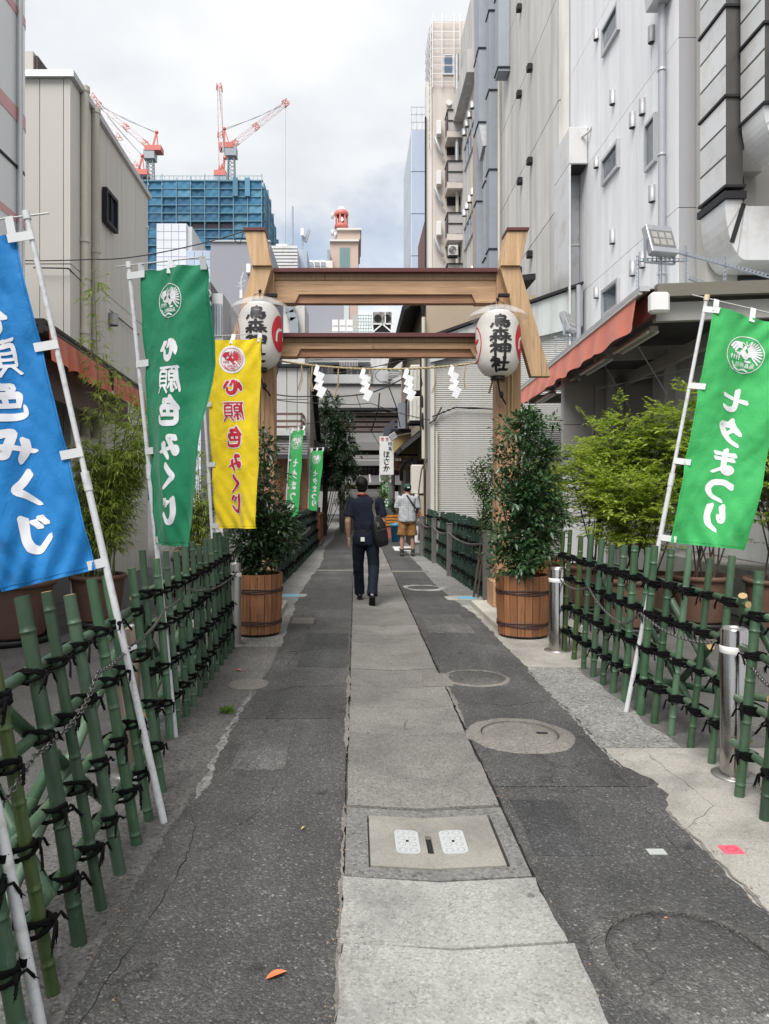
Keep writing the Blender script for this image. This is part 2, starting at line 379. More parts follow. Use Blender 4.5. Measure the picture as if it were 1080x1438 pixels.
for i in range(len(ys) - 1):
    g = .004 if i > 1 else .008
    slab(MB(), SL + rnd.uniform(0, .006), SR - rnd.uniform(0, .012), ys[i] + g * .5, ys[i + 1] - g * .5, rnd.uniform(-.003, .002) + (.004 if i == 0 else 0), .006 if ys[i] < 9 else 0, i).build('slab', C_SLAB, ch)
slab(MB(), SL - .005, SR + .012, 2.46, 2.875, .003, .016, 41).build('slab', C_POUR, ch)
slab(MB(), SL - .005, SR + .03, .2, 2.452, .001, .02, 47).build('slab', C_POUR, ch)
fr = MB()
slab(fr, SL, .052, 2.89, 3.52, -.001); slab(fr, .632, SR, 2.89, 3.52, -.001); slab(fr, .052, .632, 2.89, 2.968, -.001); slab(fr, .052, .632, 3.448, 3.52, -.001)
fr.build('drain_frame', C_FRAME, ch)
dc = thing('drain_cover', 'dished concrete drain cover with two white metal plates and a slot', 'drain cover', (.34, 3.2, -.01))
cv = MB(); slab(cv, .060, .308, 2.976, 3.44, .002); slab(cv, .335, .618, 2.976, 3.44, .002); slab(cv, .308, .335, 2.976, 3.10, .002); slab(cv, .308, .335, 3.26, 3.44, .002)
cv.build('cover', C_COVER, dc); MB().box(.309, .334, 3.101, 3.259, -.032, -.026).build('slot', BLACK, dc)
PLATE = mat('plate_metal', (.50, .515, .515), .45, .3, .1, 30)
def rrect(x0, x1, y0, y1, r, n=5):
    pts = []
    for cx, cy, a0 in ((x1 - r, y1 - r, 0), (x0 + r, y1 - r, 90), (x0 + r, y0 + r, 180), (x1 - r, y0 + r, 270)):
        for k in range(n + 1):
            a = math.radians(a0 + 90 * k / n); pts.append((cx + r * math.cos(a), cy + r * math.sin(a)))
    return pts
for x0, x1 in ((.172, .278), (.372, .482)):
    m = MB(); pts = rrect(x0, x1, 3.09, 3.30, .025); sl_ = 1 if x0 > .33 else -1
    def zz(x, h): return vz(x) + .002 + h
    n = len(pts); m.add([(x, y, zz(x, .003)) for x, y in pts] + [(x, y, zz(x, -.004)) for x, y in pts], [tuple(range(n))] + [(i, i + n, (i + 1) % n + n, (i + 1) % n) for i in range(n)])
    pl = m.build('plate', PLATE, dc)
    e = MB()
    for i in range(2):
        for j in range(4):
            cx = x0 + (x1 - x0) * (.28 + .44 * i); cy = 3.117 + .052 * j
            ring = [Vector((cx + .016 * math.cos(a * math.pi / 4), cy + .017 * math.sin(a * math.pi / 4), zz(cx + .016 * math.cos(a * math.pi / 4), .0035))) for a in range(9)]
            e.tube(ring, .0013, 4, False)
    e.build('embossing', mat('plate_groove', (.33, .34, .35), .5, .3), pl)
    cx = (x0 + x1) / 2
    MB().box(cx - .006, cx + .006, 3.189, 3.201, zz(cx, .002), zz(cx, .006)).build('bolt', BLACK, pl)

def manhole(c, r, ri, rim, lid, label, bumpy=.012, slot=True, z=.006, irr=0.0, wid=None):
    t = thing('manhole', label, 'manhole', (c[0], c[1], z))
    n = 64; m = MB(); vs = []; seed = c[0] * 7
    for k in range(n):
        a = 2 * math.pi * k / n; ro = r + (nz(math.cos(a) * 2.3 + seed, math.sin(a) * 2.3, irr) + nz(math.cos(a) * 8 + seed, math.sin(a) * 8, irr * .35))
        ca, sa = math.cos(a), math.sin(a)
        vs += [(c[0] + ro * ca, c[1] + ro * sa, z - .006), (c[0] + (ro - .02) * ca, c[1] + (ro - .02) * sa, z + .004), (c[0] + (ri + .008) * ca, c[1] + (ri + .008) * sa, z + bumpy), (c[0] + (ri + .005) * ca, c[1] + (ri + .005) * sa, z - .010)]
    fs = [(4 * k + j, 4 * ((k + 1) % n) + j, 4 * ((k + 1) % n) + j + 1, 4 * k + j + 1) for k in range(n) for j in range(3)]
    m.add(vs, fs, False); m.build('rim', rim, t)
    l = MB(); l.lathe([(0.0001, bumpy - .001), (ri * .85, bumpy - .002), (ri - .004, bumpy - .004), (ri, bumpy - .02)], (c[0], c[1], z), n); lo = l.build('lid', lid, t)
    if slot: MB().box(c[0] + ri * .45, c[0] + ri * .75, c[1] - .016, c[1] + .016, z + bumpy - .004, z + bumpy + .0008).build('key_hole', BLACK, lo)
    return t
manhole((1.03, 4.575), .345, .235, C_RIM, C_RIM, 'round manhole with broad tan concrete rim, its lid a dark key hole', irr=.02)
manhole((.985, 5.98), .285, .235, MATS['asphalt_rim'] if 'asphalt_rim' in MATS else C_RIM, A_LID, 'flat dark round manhole beyond the tan rimmed one', .006, False, irr=.01)
manhole((1.09, 2.36), .335, .258, asphalt('asphalt_rim', .085, (1, .97, .92), .3), A_LID, 'large asphalt filled round manhole nearest the camera', .013, False, irr=.02)
manhole((1.08, 11.65), .36, .25, C_WHITE, A_LID, 'round manhole ringed with white mortar on the far asphalt', .006, False, irr=.09)
# small lids and patches on the left
MB().prismz(rrect(-1.01, -.70, 5.62, 5.95, .14), -.01, .008).build('repair_patch', C_RIM, label='rounded tan mortar patch at the left road edge', cat='patch')
m = MB(); m.box(-.76, -.50, 8.45, 8.85, -.01, .009); m.build('meter_box_lid', C_RIM, label='square concrete box lid in the left asphalt by the barrel', cat='lid')
manhole((-.60, 6.93), .055, .042, A_LID, A_LID, 'tiny round valve lid in the left asphalt', .002, False)
BLUEP = mat('blue_plate', (.12, .42, .62), .5, 0, .25, 25)
for (x0, x1, y0, y1), side in (((-1.12, -.72, 10.55, 10.95), 'left'), ((1.30, 1.86, 10.3, 10.75), 'right')):
    t = thing('valve_cover', f'light blue valve cover set in white mortar, {side} road edge', 'valve cover', ((x0 + x1) / 2, y0, 0))
    m = MB(); pts = [(x + nz(x * 9, y * 9, .05), y + nz(x * 8, y * 7, .06)) for x, y in rrect(x0, x1, y0, y1, .08)]
    m.prismz(pts, -.01, .0085).build('mortar', C_WHITE, t)
    cx = x0 * .6 + x1 * .4 if side == 'left' else x0 * .45 + x1 * .55
    MB().prismz(rrect(cx - .12, cx + .12, (y0 + y1) / 2 - .09, (y0 + y1) / 2 + .09, .03), .002, .0125).build('lid', BLUEP, t)
# plinths under the gate
for x0, x1, side in ((1.56, 2.5, 'right'), (-1.9, -.93, 'left')):
    MB().box(x0, x1, 7.95 if side == 'right' else 8.25, 9.85, -.02, .075).build('plinth', concrete('plinth_' + side, (.44, .42, .37), .2, 200, .4, .9), bevel=.012, label=f'low pale concrete plinth under the {side} gate post', cat='plinth')
# small things on the ground
PINK = mat('pink_plastic', (.75, .09, .14), .5, 0, .15, 30); TAGW = mat('speckled_tag', (.36, .38, .36), .5, 0, .55, 260)
g = GP(1027, 1194)
t = thing('survey_marker', 'pink square survey marker set in the beige concrete', 'marker', (g.x, g.y, .001))
MB().prismz(rrect(g.x - .042, g.x + .042, g.y - .035, g.y + .035, .006), -.005, .006).build('plate', PINK, t, .002)
MB().tube([Vector((g.x + .02 * math.cos(a * .5236), g.y + .018 * math.sin(a * .5236), .0065)) for a in range(13)], .0022, 4, False).build('ring', mat('pink_dark', (.45, .05, .08), .5), t)
g = GP(922, 1198)
MB().prismz(rrect(g.x - .038, g.x + .038, g.y - .024, g.y + .024, .002), .003, .0075).build('survey_tag', TAGW, label='small speckled white tag stuck on the asphalt', cat='tag')
def leaf_on_ground(px, py, L, ang, c, label, name):
    g = GP(px, py); m = MB(); n = 8; vs = []
    for i in range(n + 1):
        t_ = i / n; wd = L * .17 * math.sin(math.pi * min(1, t_ * 1.02)) ** .8
        for k in (-1, 0, 1):
            a = Vector((t_ - .5, 0, 0)) * L + Vector((0, k * wd, 0)); zz_ = .008 + .012 * abs(k) * math.sin(math.pi * t_) + .014 * (t_ - .5) ** 2
            ca, sa = math.cos(ang), math.sin(ang); vs.append((g.x + a.x * ca - a.y * sa, g.y + a.x * sa + a.y * ca, zz_))
    m.add(vs, [(3 * i + j, 3 * i + j + 1, 3 * i + j + 4, 3 * i + j + 3) for i in range(n) for j in range(2)], True)
    m.build(name, mat(name + '_' + str(px), c, .5, 0, .25, 40), label=label, cat='leaf')
leaf_on_ground(388, 1374, .075, .55, (.62, .16, .06), 'curled orange fallen leaf on the near left asphalt', 'fallen_leaf')
leaf_on_ground(936, 1296, .03, .2, (.6, .2, .1), 'tiny orange leaf on the near right manhole', 'fallen_leaf')
leaf_on_ground(335, 943, .07, -.4, (.5, .2, .12), 'reddish fallen leaf by the left bamboo fence foot', 'fallen_leaf')
leaf_on_ground(426, 1167, .03, .9, (.55, .42, .2), 'small yellow leaf on the left asphalt', 'fallen_leaf')
# grit, fallen bits and moss along the joints
m = MB(); r2 = random.Random(3)
for k in range(900):
    y = 1.9 + 8 * r2.random() ** 1.6; e = r2.choice(('L', 'R', 'S', 'T'))
    x = {'L': edgeL(y) + r2.gauss(0, .05), 'R': edgeR(y) + r2.gauss(0, .05), 'S': SL + r2.gauss(-.02, .02), 'T': SR + r2.gauss(.02, .025)}[e]
    s_ = r2.uniform(.002, .006); a = r2.random() * 6; c_, d_ = math.cos(a) * s_, math.sin(a) * s_
    m.add([(x + c_, y + d_, .005), (x - d_, y + c_, .007), (x - c_, y - d_, .005), (x + d_ * .5, y - c_ * .5, .005 + s_)], [(0, 1, 3), (1, 2, 3), (2, 0, 3)])
m.build('grit', mat('grit', (.22, .16, .11), .9, 0, .5, 60), label='loose grit and dry bits along the road joints', cat='grit', kind='stuff')
m = MB()
for k in range(70):
    a = r2.random() * 6.28; g = GP(318, 1001); L = r2.uniform(.015, .045); x = g.x + r2.gauss(0, .022); y = g.y + r2.gauss(0, .02)
    tip = Vector((x + math.cos(a) * L, y + math.sin(a) * L, r2.uniform(.01, .05))); b = Vector((x, y, 0)); s_ = Vector((-math.sin(a), math.cos(a), 0)) * .005
    mid = (b + tip) * .5 + Vector((0, 0, .015)); m.add([b, mid + s_, tip, mid - s_], [(0, 1, 2), (0, 2, 3)])
m.build('weed', leafmat('weed_leaf', (.06, .12, .02), (.2, .3, .06)), label='tuft of green weeds at the left kerb joint', cat='weed')

# patch repairs
A_P = asphalt('asphalt_patch', .040, (1, 1, 1.02), .2); A_P2 = asphalt('asphalt_patch_pale', .078, (1, .98, .95), .4)
def patch(x0, x1, y0, y1, m_, z=.0075):
    pts = []
    for a, b in (((x0, y0), (x1, y0)), ((x1, y0), (x1, y1)), ((x1, y1), (x0, y1)), ((x0, y1), (x0, y0))):
        n = max(3, int(math.hypot(b[0] - a[0], b[1] - a[1]) / .05))
        for k in range(n): x, y = a[0] + (b[0] - a[0]) * k / n, a[1] + (b[1] - a[1]) * k / n; pts.append((x + nz(x * 12, y * 12, .012), y + nz(y * 11, x * 13, .012)))
    MB().prismz(pts, -.01, z).build('road_patch', m_, kind='structure')
patch(-.52, -.08, 6.35, 7.9, A_P); patch(.80, 1.30, 7.9, 9.1, A_P2); patch(-.70, -.40, 4.0, 4.8, A_P2, .0068); patch(.76, 1.02, 3.05, 3.6, A_P, .0072)
# cracks and mortar along the joints
CRK = mat('crack_fill', (.012, .011, .010), .95, 0, .3, 60); rc = random.Random(17)
def crack(pts, w0, z=.0062, name='road_crack', m_=None, jit=.018):
    out = []
    for i in range(len(pts) - 1):
        a, b = Vector((*pts[i], 0)), Vector((*pts[i + 1], 0)); n = max(2, int((b - a).length / .025)); e = (b - a).normalized(); s_ = Vector((-e.y, e.x, 0))
        for k in range(n): out.append(a.lerp(b, k / n) + s_ * (nz(i * 5 + k * .35, w0 * 900, jit) + rc.uniform(-.004, .004)))
    out.append(Vector((*pts[-1], 0))); vs = []; n = len(out)
    for i, p in enumerate(out):
        e = (out[min(i + 1, n - 1)] - out[max(i - 1, 0)]).normalized(); s_ = Vector((-e.y, e.x, 0)); w_ = w0 * max(.12, .6 + .75 * nz(i * .21, w0 * 777 + pts[0][1]) + rc.uniform(-.12, .12)) * min(1, i / 6 + .05, (n - 1 - i) / 6 + .05)
        vs += [p + s_ * w_ + Vector((0, 0, z)), p - s_ * w_ + Vector((0, 0, z))]
    m = MB(); m.add(vs, [(2 * i, 2 * i + 1, 2 * i + 3, 2 * i + 2) for i in range(n - 1)]); m.build(name, m_ or CRK, kind='structure')
crack([(-.80, 2.0), (-.74, 2.6), (-.70, 3.05), (-.74, 3.35), (-.84, 3.5)], .0028); crack([(-.66, 3.05), (-.45, 3.5), (-.42, 3.9)], .0016); crack([(-.45, 1.7), (-.38, 2.1)], .0012)
crack([(-.78, 5.4), (-.5, 5.7), (-.06, 5.75)], .003); crack([(-.62, 6.3), (-.5, 7.4), (-.55, 8.4)], .003); crack([(.74, 5.3), (1.1, 5.2), (1.45, 5.35)], .003); crack([(1.36, 2.9), (1.42, 3.8), (1.40, 4.6)], .002)
crack([(.8, 7.2), (1.1, 7.5), (1.4, 7.3)], .003); crack([(.76, 2.1), (.80, 2.4)], .0012); crack([(.30, 4.63), (.33, 4.85), (.38, 4.98)], .002, -.006); crack([(1.55, 2.6), (1.8, 3.1), (2.3, 3.2)], .002, .0025); crack([(1.5, 3.3), (1.75, 3.55), (1.7, 4.3)], .0018, .0025)
crack([(-.058, 4.3), (-.062, 5.2), (-.058, 6.1)], .022, .0066, 'mortar_strip', C_RIM, .004); crack([(.715, 4.75), (.722, 5.5), (.715, 5.8)], .022, .0072, 'mortar_strip', C_RIM, .004); crack([(-.055, .6), (-.058, 2.4), (-.056, 3.6)], .012, .0066, 'mortar_strip', C_RIM, .004)
MB().prismz([(x + nz(x * 9, y * 9, .03), y + nz(x * 7, y * 8, .03)) for x, y in rrect(.55, .78, 5.72, 6.12, .03)], -.02, .0085).build('mortar_patch', C_RIM, kind='structure')
crack([(1.50, 2.3), (1.49, 3.5)], .012, .0062, 'gravel_edge', C_RIM, .02); crack([(1.47, 4.0), (1.48, 6.2)], .014, .0062, 'gravel_edge', C_TERR, .02); crack([(-.79, 3.6), (-.82, 4.6), (-.80, 5.6)], .03, .0062, 'mortar_strip', C_TERR, .02)
# ================================================================ bamboo fences, bollards, chains
def bamboomat(name, c, c2, rough=.45):
    q = NT(name); v = q.map((1, 1, .12)); f = q.noise(v, 30, 5, .6); g = q.noise(q.map((1, 1, 1)), 6, 6, .65)
    col = q.mix(f, mulc(c, .85), mulc(c, 1.15)); col = q.mix(q.ramp(g, [(.40, 0), (.66, 1)]), col, c2); dd = q.noise(q.map((1, 1, .4)), 14, 7, .7); col = q.mix(q.ramp(dd, [(.56, 0), (.72, .65)]), col, mulc(c, .45))
    sc = q.noise(q.map((1, 1, .03)), 150, 3, .6); sm = q.noise(q.map((1, 1, .5)), 7, 4); sf = q.math('MULTIPLY', q.ramp(sc, [(.60, 0), (.68, 1)]), q.ramp(sm, [(.48, 0), (.62, .55)])); col = q.mix(sf, col, mulc(c2, 2.0))
    r = q.orand(); fd = q.n('ShaderNodeMath', operation='FRACT'); q.l(q.math('MULTIPLY', r, 7.3), fd.inputs[0]); gy = sum(c2) / 3; col = q.mix(q.math('MULTIPLY', fd.outputs[0], .22), col, (gy * .92, gy * 1.12, gy * .88)); k = q.math('ADD', q.math('MULTIPLY', r, .7), .66); cc = q.n('ShaderNodeCombineColor'); [q.l(k, cc.inputs[i]) for i in range(3)]
    q.color(q.mix(1.0, col, cc.outputs[0], 'MULTIPLY')); q.rough(rough); q.bump(f, .08, .002); MATS[name] = q.m; return q.m
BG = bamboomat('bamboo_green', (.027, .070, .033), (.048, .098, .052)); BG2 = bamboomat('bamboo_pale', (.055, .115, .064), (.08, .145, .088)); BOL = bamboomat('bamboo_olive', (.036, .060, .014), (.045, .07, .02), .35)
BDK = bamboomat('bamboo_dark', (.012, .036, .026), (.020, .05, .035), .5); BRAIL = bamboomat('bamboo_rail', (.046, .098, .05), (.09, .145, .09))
CUT = mat('bamboo_cut', (.36, .24, .11), .7, 0, .2, 60)
ROPE = mat('black_rope', (.0045, .0045, .005), .9, 0, .5, 200, .6, 300, spec=.12)
def bamboo(m, p, q, r, n=10, seed=0, gap=.28):
    """a culm from p to q with swollen nodes"""
    p, q = Vector(p), Vector(q); L = (q - p).length; rr = random.Random(seed); pts = []; rad = []
    t = 0; nodes = []; s_ = rr.uniform(.04, gap)
    while s_ < L - .03: nodes.append(s_); s_ += gap * rr.uniform(.75, 1.25)
    st = [(0, r)]
    for a in nodes: st += [(a - .016, r * .99), (a - .006, r * 1.0), (a - .0035, r * 1.10), (a + .001, r * 1.09), (a + .004, r * .97), (a + .018, r * 1.0)]
    st.append((L, r * .97))
    bend = Vector((rr.uniform(-1, 1), rr.uniform(-1, 1), 0)) * .006
    for a, b in st: k = a / L; pts.append(p.lerp(q, k) + bend * math.sin(math.pi * k)); rad.append(b)
    m.tube(pts, rad, n); return m
def cutdisc(m, p, d, r, n=10):
    d = Vector(d).normalized(); u = d.cross(Vector((.3, 1, .2))).normalized(); w_ = d.cross(u); p = Vector(p) + d * .001
    m.add([p + u * (r * .93 * math.cos(2 * math.pi * k / n)) + w_ * (r * .93 * math.sin(2 * math.pi * k / n)) for k in range(n)], [tuple(range(n))]); return m
def make_lash(seed):
    rr = random.Random(seed); m = MB()
    for k, (tilt, off) in enumerate(((.6, 0), (-.55, 0), (.45, .008), (-.3, -.008), (rr.uniform(-.2, .2), .015))):
        pts = []
        for i in range(13):
            a = 2 * math.pi * i / 12; x = .034 * math.cos(a); y = -.022 + .053 * math.sin(a)
            pts.append((x, y, off + tilt * x + rr.uniform(-.003, .003)))
        m.tube(pts, .0066, 5, False)
    kx = rr.choice((-1, 1)) * .018
    m.ball((kx, .034, rr.uniform(-.006, .006)), .013, 7, 5, (1.2, .8, 1))
    for j in range(rr.choice((2, 3, 3))):
        a = rr.uniform(-.9, .5); L = rr.uniform(.03, .075); sx = 1 if rr.random() < .7 else -1
        p0 = Vector((kx, .036, 0)); p1 = p0 + Vector((sx * math.cos(a) * L * .5, .012, math.sin(a) * L * .5 + .008)); p2 = p0 + Vector((sx * math.cos(a) * L, .010, math.sin(a) * L - .02))
        m.tube([p0, p1, p2], [.005, .0048, .0056], 5)
        for h in range(4):
            m.tube([p2, p2 + Vector((sx * rr.uniform(0, .016), rr.uniform(-.01, .01), rr.uniform(-.022, .006)))], [.003, .001], 3)
    me = m.mesh('lashing'); me.materials.append(ROPE); return me
LASH = [make_lash(s_) for s_ in range(9)]
def fence(name, label, posts, side, rails=(.22, .45, .70, .91), r=.0232, top=1.15, mats=None, braces=(), group=None, ext=.1, rr_=.021, lash=True):
    """posts: (d, x, lean); side -1: left of the lane"""
    d0 = posts[0]; t = thing(name, label, 'fence', (d0[1], d0[0], 0), group); rr = random.Random(int(d0[0] * 100) + 5 * side)
    tops = []
    for i, (d, x, ln) in enumerate(posts):
        h = top + rr.uniform(-.035, .03); b = Vector((x, d, -.003)); tp = Vector((x + side * ln, d + rr.uniform(-.025, .025), h)); tops.append((b, tp))
        mt = (mats or {}).get(i, BG if mats is None or 'all' not in mats else mats['all'])
        o = bamboo(MB(), b, tp, r * rr.uniform(.84, 1.13), 10, i * 3 + int(d * 50)).build('post', mt, t)
        cutdisc(MB(), tp, tp - b, r * .92).build('cut_end', CUT if rr.random() < .6 else mt, o)
    for h in rails:
        pts = []
        for (b, tp) in tops: k = h / tp.z; pts.append(b.lerp(tp, k) + Vector((side * (r + rr_ * .9), 0, 0)))
        p, q = pts[0], pts[-1]; e = (q - p).normalized(); jig = rr.uniform(-.02, .02)
        p = p - e * (ext + rr.uniform(0, .05)) + Vector((0, 0, jig)); q = q + e * (ext + rr.uniform(0, .05)) - Vector((0, 0, jig))
        o = bamboo(MB(), p, q, rr_, 10, int(h * 100) + 7, .33).build('rail', BRAIL if 'all' not in (mats or {}) else mats['all'], t)
        cutdisc(MB(), p, p - q, rr_).build('cut_end', CUT, o); cutdisc(MB(), q, q - p, rr_).build('cut_end', CUT, o)
        if lash:
            for (b, tp) in tops:
                k = h / tp.z; c = b.lerp(tp, k); kk = (c.y - p.y) / (q.y - p.y); c.z = p.z + (q.z - p.z) * kk
                M_ = frame(c, tp - b, Vector((-side, 0, 0))) @ Matrix.Scale((r / .0235 if r < .03 else 1.25) * rr.uniform(.90, 1.12), 4) @ Matrix.Rotation(rr.uniform(-.3, .3), 4, 'Y') @ Matrix.Rotation(rr.uniform(-.25, .25), 4, 'Z')
                put('lashing', LASH[rr.randrange(9)], t, M_)
    for i, (p, q) in enumerate(braces):
        o = bamboo(MB(), p, q, .024, 10, i + 90, .3).build('brace', BRAIL if i % 2 else BG, t)
        cutdisc(MB(), p, Vector(p) - Vector(q), .024).build('cut_end', CUT, o); cutdisc(MB(), q, Vector(q) - Vector(p), .024).build('cut_end', CUT, o)
    return t
V = Vector
fence('bamboo_fence', 'near left bamboo fence panel leaning out, olive post among green ones', [(1.76, -.91, .21), (1.99, -.915, .21), (2.22, -.925, .21), (2.465, -.938, .205), (2.67, -.935, .205), (2.92, -.948, .205), (3.166, -.955, .205), (3.39, -.965, .205), (3.72, -.99, .16)], -1, mats={2: BOL, 5: BG2}, ext=.06,
      braces=[(V((-1.12, 2.25, .88)), V((-1.22, 3.5, .05))), (V((-1.14, 3.5, .80)), V((-1.20, 2.45, .10))), (V((-1.05, 1.9, .35)), V((-1.28, 3.1, .42))), (V((-1.03, 2.2, .16)), V((-1.5, 2.75, .20))), (V((-1.0, 2.38, .20)), V((-1.30, 2.55, .55))), (V((-1.12, 3.74, .93)), V((-1.24, 3.62, .80)))])
fence('bamboo_fence', 'farther left bamboo fence panel of upright green posts behind the green and yellow banners', [(4.40, -1.20, .10), (4.53, -1.16, .09), (4.73, -1.155, .085), (4.97, -1.16, .07), (5.22, -1.165, .065), (5.46, -1.17, .06), (5.70, -1.18, .055), (5.94, -1.18, .055), (6.22, -1.19, .055), (6.45, -1.195, .06), (6.69, -1.20, .06), (6.92, -1.205, .06), (7.12, -1.21, .06)], -1, mats={1: BG2, 2: BG2, 4: BG2, 5: BG2, 8: BG2},
      braces=[(V((-1.27, 4.2, .84)), V((-1.34, 5.3, .1))), (V((-1.27, 5.9, .8)), V((-1.36, 4.7, .12))), (V((-1.28, 6.9, .8)), V((-1.36, 5.8, .1)))])
fence('bamboo_fence', 'right bamboo fence panel of green posts under the tilted green banner', [(7.28, 2.02, .06), (6.97, 2.0, .06), (6.67, 2.0, .06), (6.34, 1.985, .07), (6.07, 1.98, .07), (5.8, 1.97, .08), (5.58, 1.973, .08), (5.34, 1.975, .085), (5.17, 2.005, .09), (5.02, 1.965, .1), (4.84, 1.985, .12), (4.6, 1.993, .125), (4.37, 2.01, .13), (4.11, 2.01, .13)], 1, mats={0: BOL, 1: BOL, 2: BOL, 4: BG2, 6: BG2, 8: BG2, 11: BG2}, r=.0235,
      braces=[(V((2.09, 6.3, .9)), V((2.2, 5.3, .08))), (V((2.1, 4.9, .85)), V((2.22, 4.1, .12))), (V((2.1, 4.3, .62)), V((2.25, 5.2, .10))), (V((2.07, 5.2, .20)), V((2.5, 4.4, .28))), (V((2.1, 5.6, .8)), V((2.2, 4.7, .1))), (V((2.14, 4.02, .96)), V((2.2, 4.12, .82)))])
fence('bamboo_fence', 'nearest right bamboo fence panel beside the steel bollard at the frame edge', [(3.66, 1.93, .10), (3.40, 1.915, .10), (3.16, 1.90, .10), (2.92, 1.89, .10)], 1, r=.0235, ext=.16,
      braces=[(V((2.06, 3.75, .88)), V((2.16, 3.0, .1))), (V((2.08, 3.0, .9)), V((2.2, 3.7, .08))), (V((1.99, 3.56, .06)), V((2.5, 3.3, .3)))])
def darkfence(a, b, n, label, side, top=1.12):
    a, b = V(a), V(b); ps = [(a.y + (b.y - a.y) * i / (n - 1), a.x + (b.x - a.x) * i / (n - 1), .08) for i in range(n)]
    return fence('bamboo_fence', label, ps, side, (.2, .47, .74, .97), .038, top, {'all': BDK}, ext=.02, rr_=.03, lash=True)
darkfence((1.86, 10.55, 0), (1.77, 13.2, 0), 13, 'dark green close set bamboo fence panel beside the right gate post', 1)
darkfence((1.80, 13.55, 0), (1.78, 15.7, 0), 11, 'middle dark green bamboo fence panel on the right of the alley', 1)
darkfence((1.70, 16.0, 0), (1.66, 17.3, 0), 7, 'far dark green bamboo fence panel beside the standing man in shorts', 1)
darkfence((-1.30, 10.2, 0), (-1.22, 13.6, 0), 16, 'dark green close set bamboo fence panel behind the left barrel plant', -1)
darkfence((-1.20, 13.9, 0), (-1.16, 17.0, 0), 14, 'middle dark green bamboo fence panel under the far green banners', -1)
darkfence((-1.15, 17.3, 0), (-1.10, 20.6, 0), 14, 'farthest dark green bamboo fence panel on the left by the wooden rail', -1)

STEEL = mat('stainless', (.42, .40, .38), .16, 1, .15, 9, .10, 5, bdist=.02)
STEELD = mat('dull_steel', (.30, .29, .28), .4, .8, .15, 10); BAND = mat('white_band', (.75, .75, .74), .5); RUST = mat('brown_steel', (.22, .17, .13), .35, .6, .2, 8)
def bollard(c, h, r, label, m_=None):
    t = thing('bollard', label, 'bollard', (c[0], c[1], 0)); m_ = m_ or STEEL
    MB().lathe([(r, 0), (r, h - .008), (r - .006, h), (r - .012, h + .003)], (c[0], c[1], 0), 32).build('tube', m_, t)
    MB().lathe([(r - .012, h + .003), (r - .016, h - .012), (.0001, h - .012)], (c[0], c[1], 0), 32).build('cap', STEELD, t)
    MB().lathe([(r + .001, h - .135), (r + .0025, h - .133), (r + .0025, h - .097), (r + .001, h - .095)], (c[0], c[1], 0), 32).build('band', BAND, t)
    MB().lathe([(r + .045, .001), (r + .045, .007), (r + .001, .012)], (c[0], c[1], 0), 32).build('base_ring', STEELD, t)
    MB().tube([(c[0], c[1] - r - .002, h - .085), (c[0] - .002, c[1] - r + .01, h - .085)], .012, 10).build('chain_hole', BLACK, t)
    return t
bollard((2.045, 3.93), .80, .070, 'mirror polished steel bollard with white band in front of the right fence')
bollard((1.955, 7.05), .80, .082, 'steel bollard with white band beside the right barrel')
bollard((-1.225, 7.33), .82, .066, 'matte steel bollard between the left fence and the barrel', STEELD)
bollard((-1.245, 3.98), .80, .062, 'brownish steel bollard behind the near left bamboo fence', RUST)
def flatpost(x, y, h, label):
    t = thing('fence_post', label, 'post', (x, y, 0))
    MB().box(x - .05, x + .05, y - .035, y + .035, 0, h).build('post', STEELD, t, .008); MB().box(x - .06, x + .06, y - .045, y + .045, h + .001, h + .02).build('cap', STEELD, t)
flatpost(1.84, 10.25, .98, 'grey steel chain post beside the right gate base')
flatpost(1.72, 13.38, .95, 'grey steel chain post between two dark fence panels')
flatpost(1.70, 15.85, .95, 'second grey steel chain post between dark fence panels')
flatpost(1.58, 17.5, .95, 'last grey steel chain post at the end of the dark fence')
CH = mat('chain_steel', (.20, .195, .185), .35, .9, .3, 30)
def chain(pts, label, sag=.05, L=.028, mt=CH, r=.0029):
    path = []
    for i in range(len(pts) - 1):
        a, b = V(pts[i]), V(pts[i + 1]); n = 24
        for k in range(n): u = k / n; path.append(a.lerp(b, u) - V((0, 0, sag * (a - b).length * 4 * u * (1 - u))))
    path.append(V(pts[-1])); m = MB(); acc = 0; pos = [path[0]]; 
    for i in range(len(path) - 1):
        a, b = path[i], path[i + 1]; d = (b - a).length
        while acc + d >= L * .74: need = L * .74 - acc; a = a + (b - a).normalized() * need; d -= need; acc = 0; pos.append(a.copy())
        acc += d
    for i in range(len(pos) - 1):
        t_ = (pos[i + 1] - pos[i]).normalized(); u = t_.cross(V((0, 0, 1))).normalized(); w_ = t_.cross(u); sd = (u + w_ * .25).normalized() if i % 2 else (w_ - u * .25).normalized()
        c = (pos[i] + pos[i + 1]) * .5; ring = []
        for k in range(9): a = 2 * math.pi * k / 8; ring.append(c + t_ * (L * .5 * math.cos(a)) + sd * (L * .33 * math.sin(a)))
        m.tube(ring, r, 4, False)
    return m.build('chain', mt, label=label, cat='chain')
chain([(1.955, 6.96, .70), (1.95, 6.1, .74), (1.94, 5.3, .58), (1.92, 4.92, .72), (1.98, 4.02, .70)], 'steel chain hung along the right fence between the bollards', .06)
chain([(2.045, 3.86, .70), (1.90, 3.35, .64), (1.86, 2.7, .66)], 'steel chain running from the near bollard out of frame', .03)
chain([(-1.0, 1.7, .60), (-1.015, 2.30, .70), (-1.03, 2.75, .72), (-1.05, 2.95, .80), (-1.08, 3.50, .80), (-1.17, 4.45, .82), (-1.21, 5.2, .84), (-1.19, 7.27, .74)], 'steel chain draped along the left bamboo fence', .035)
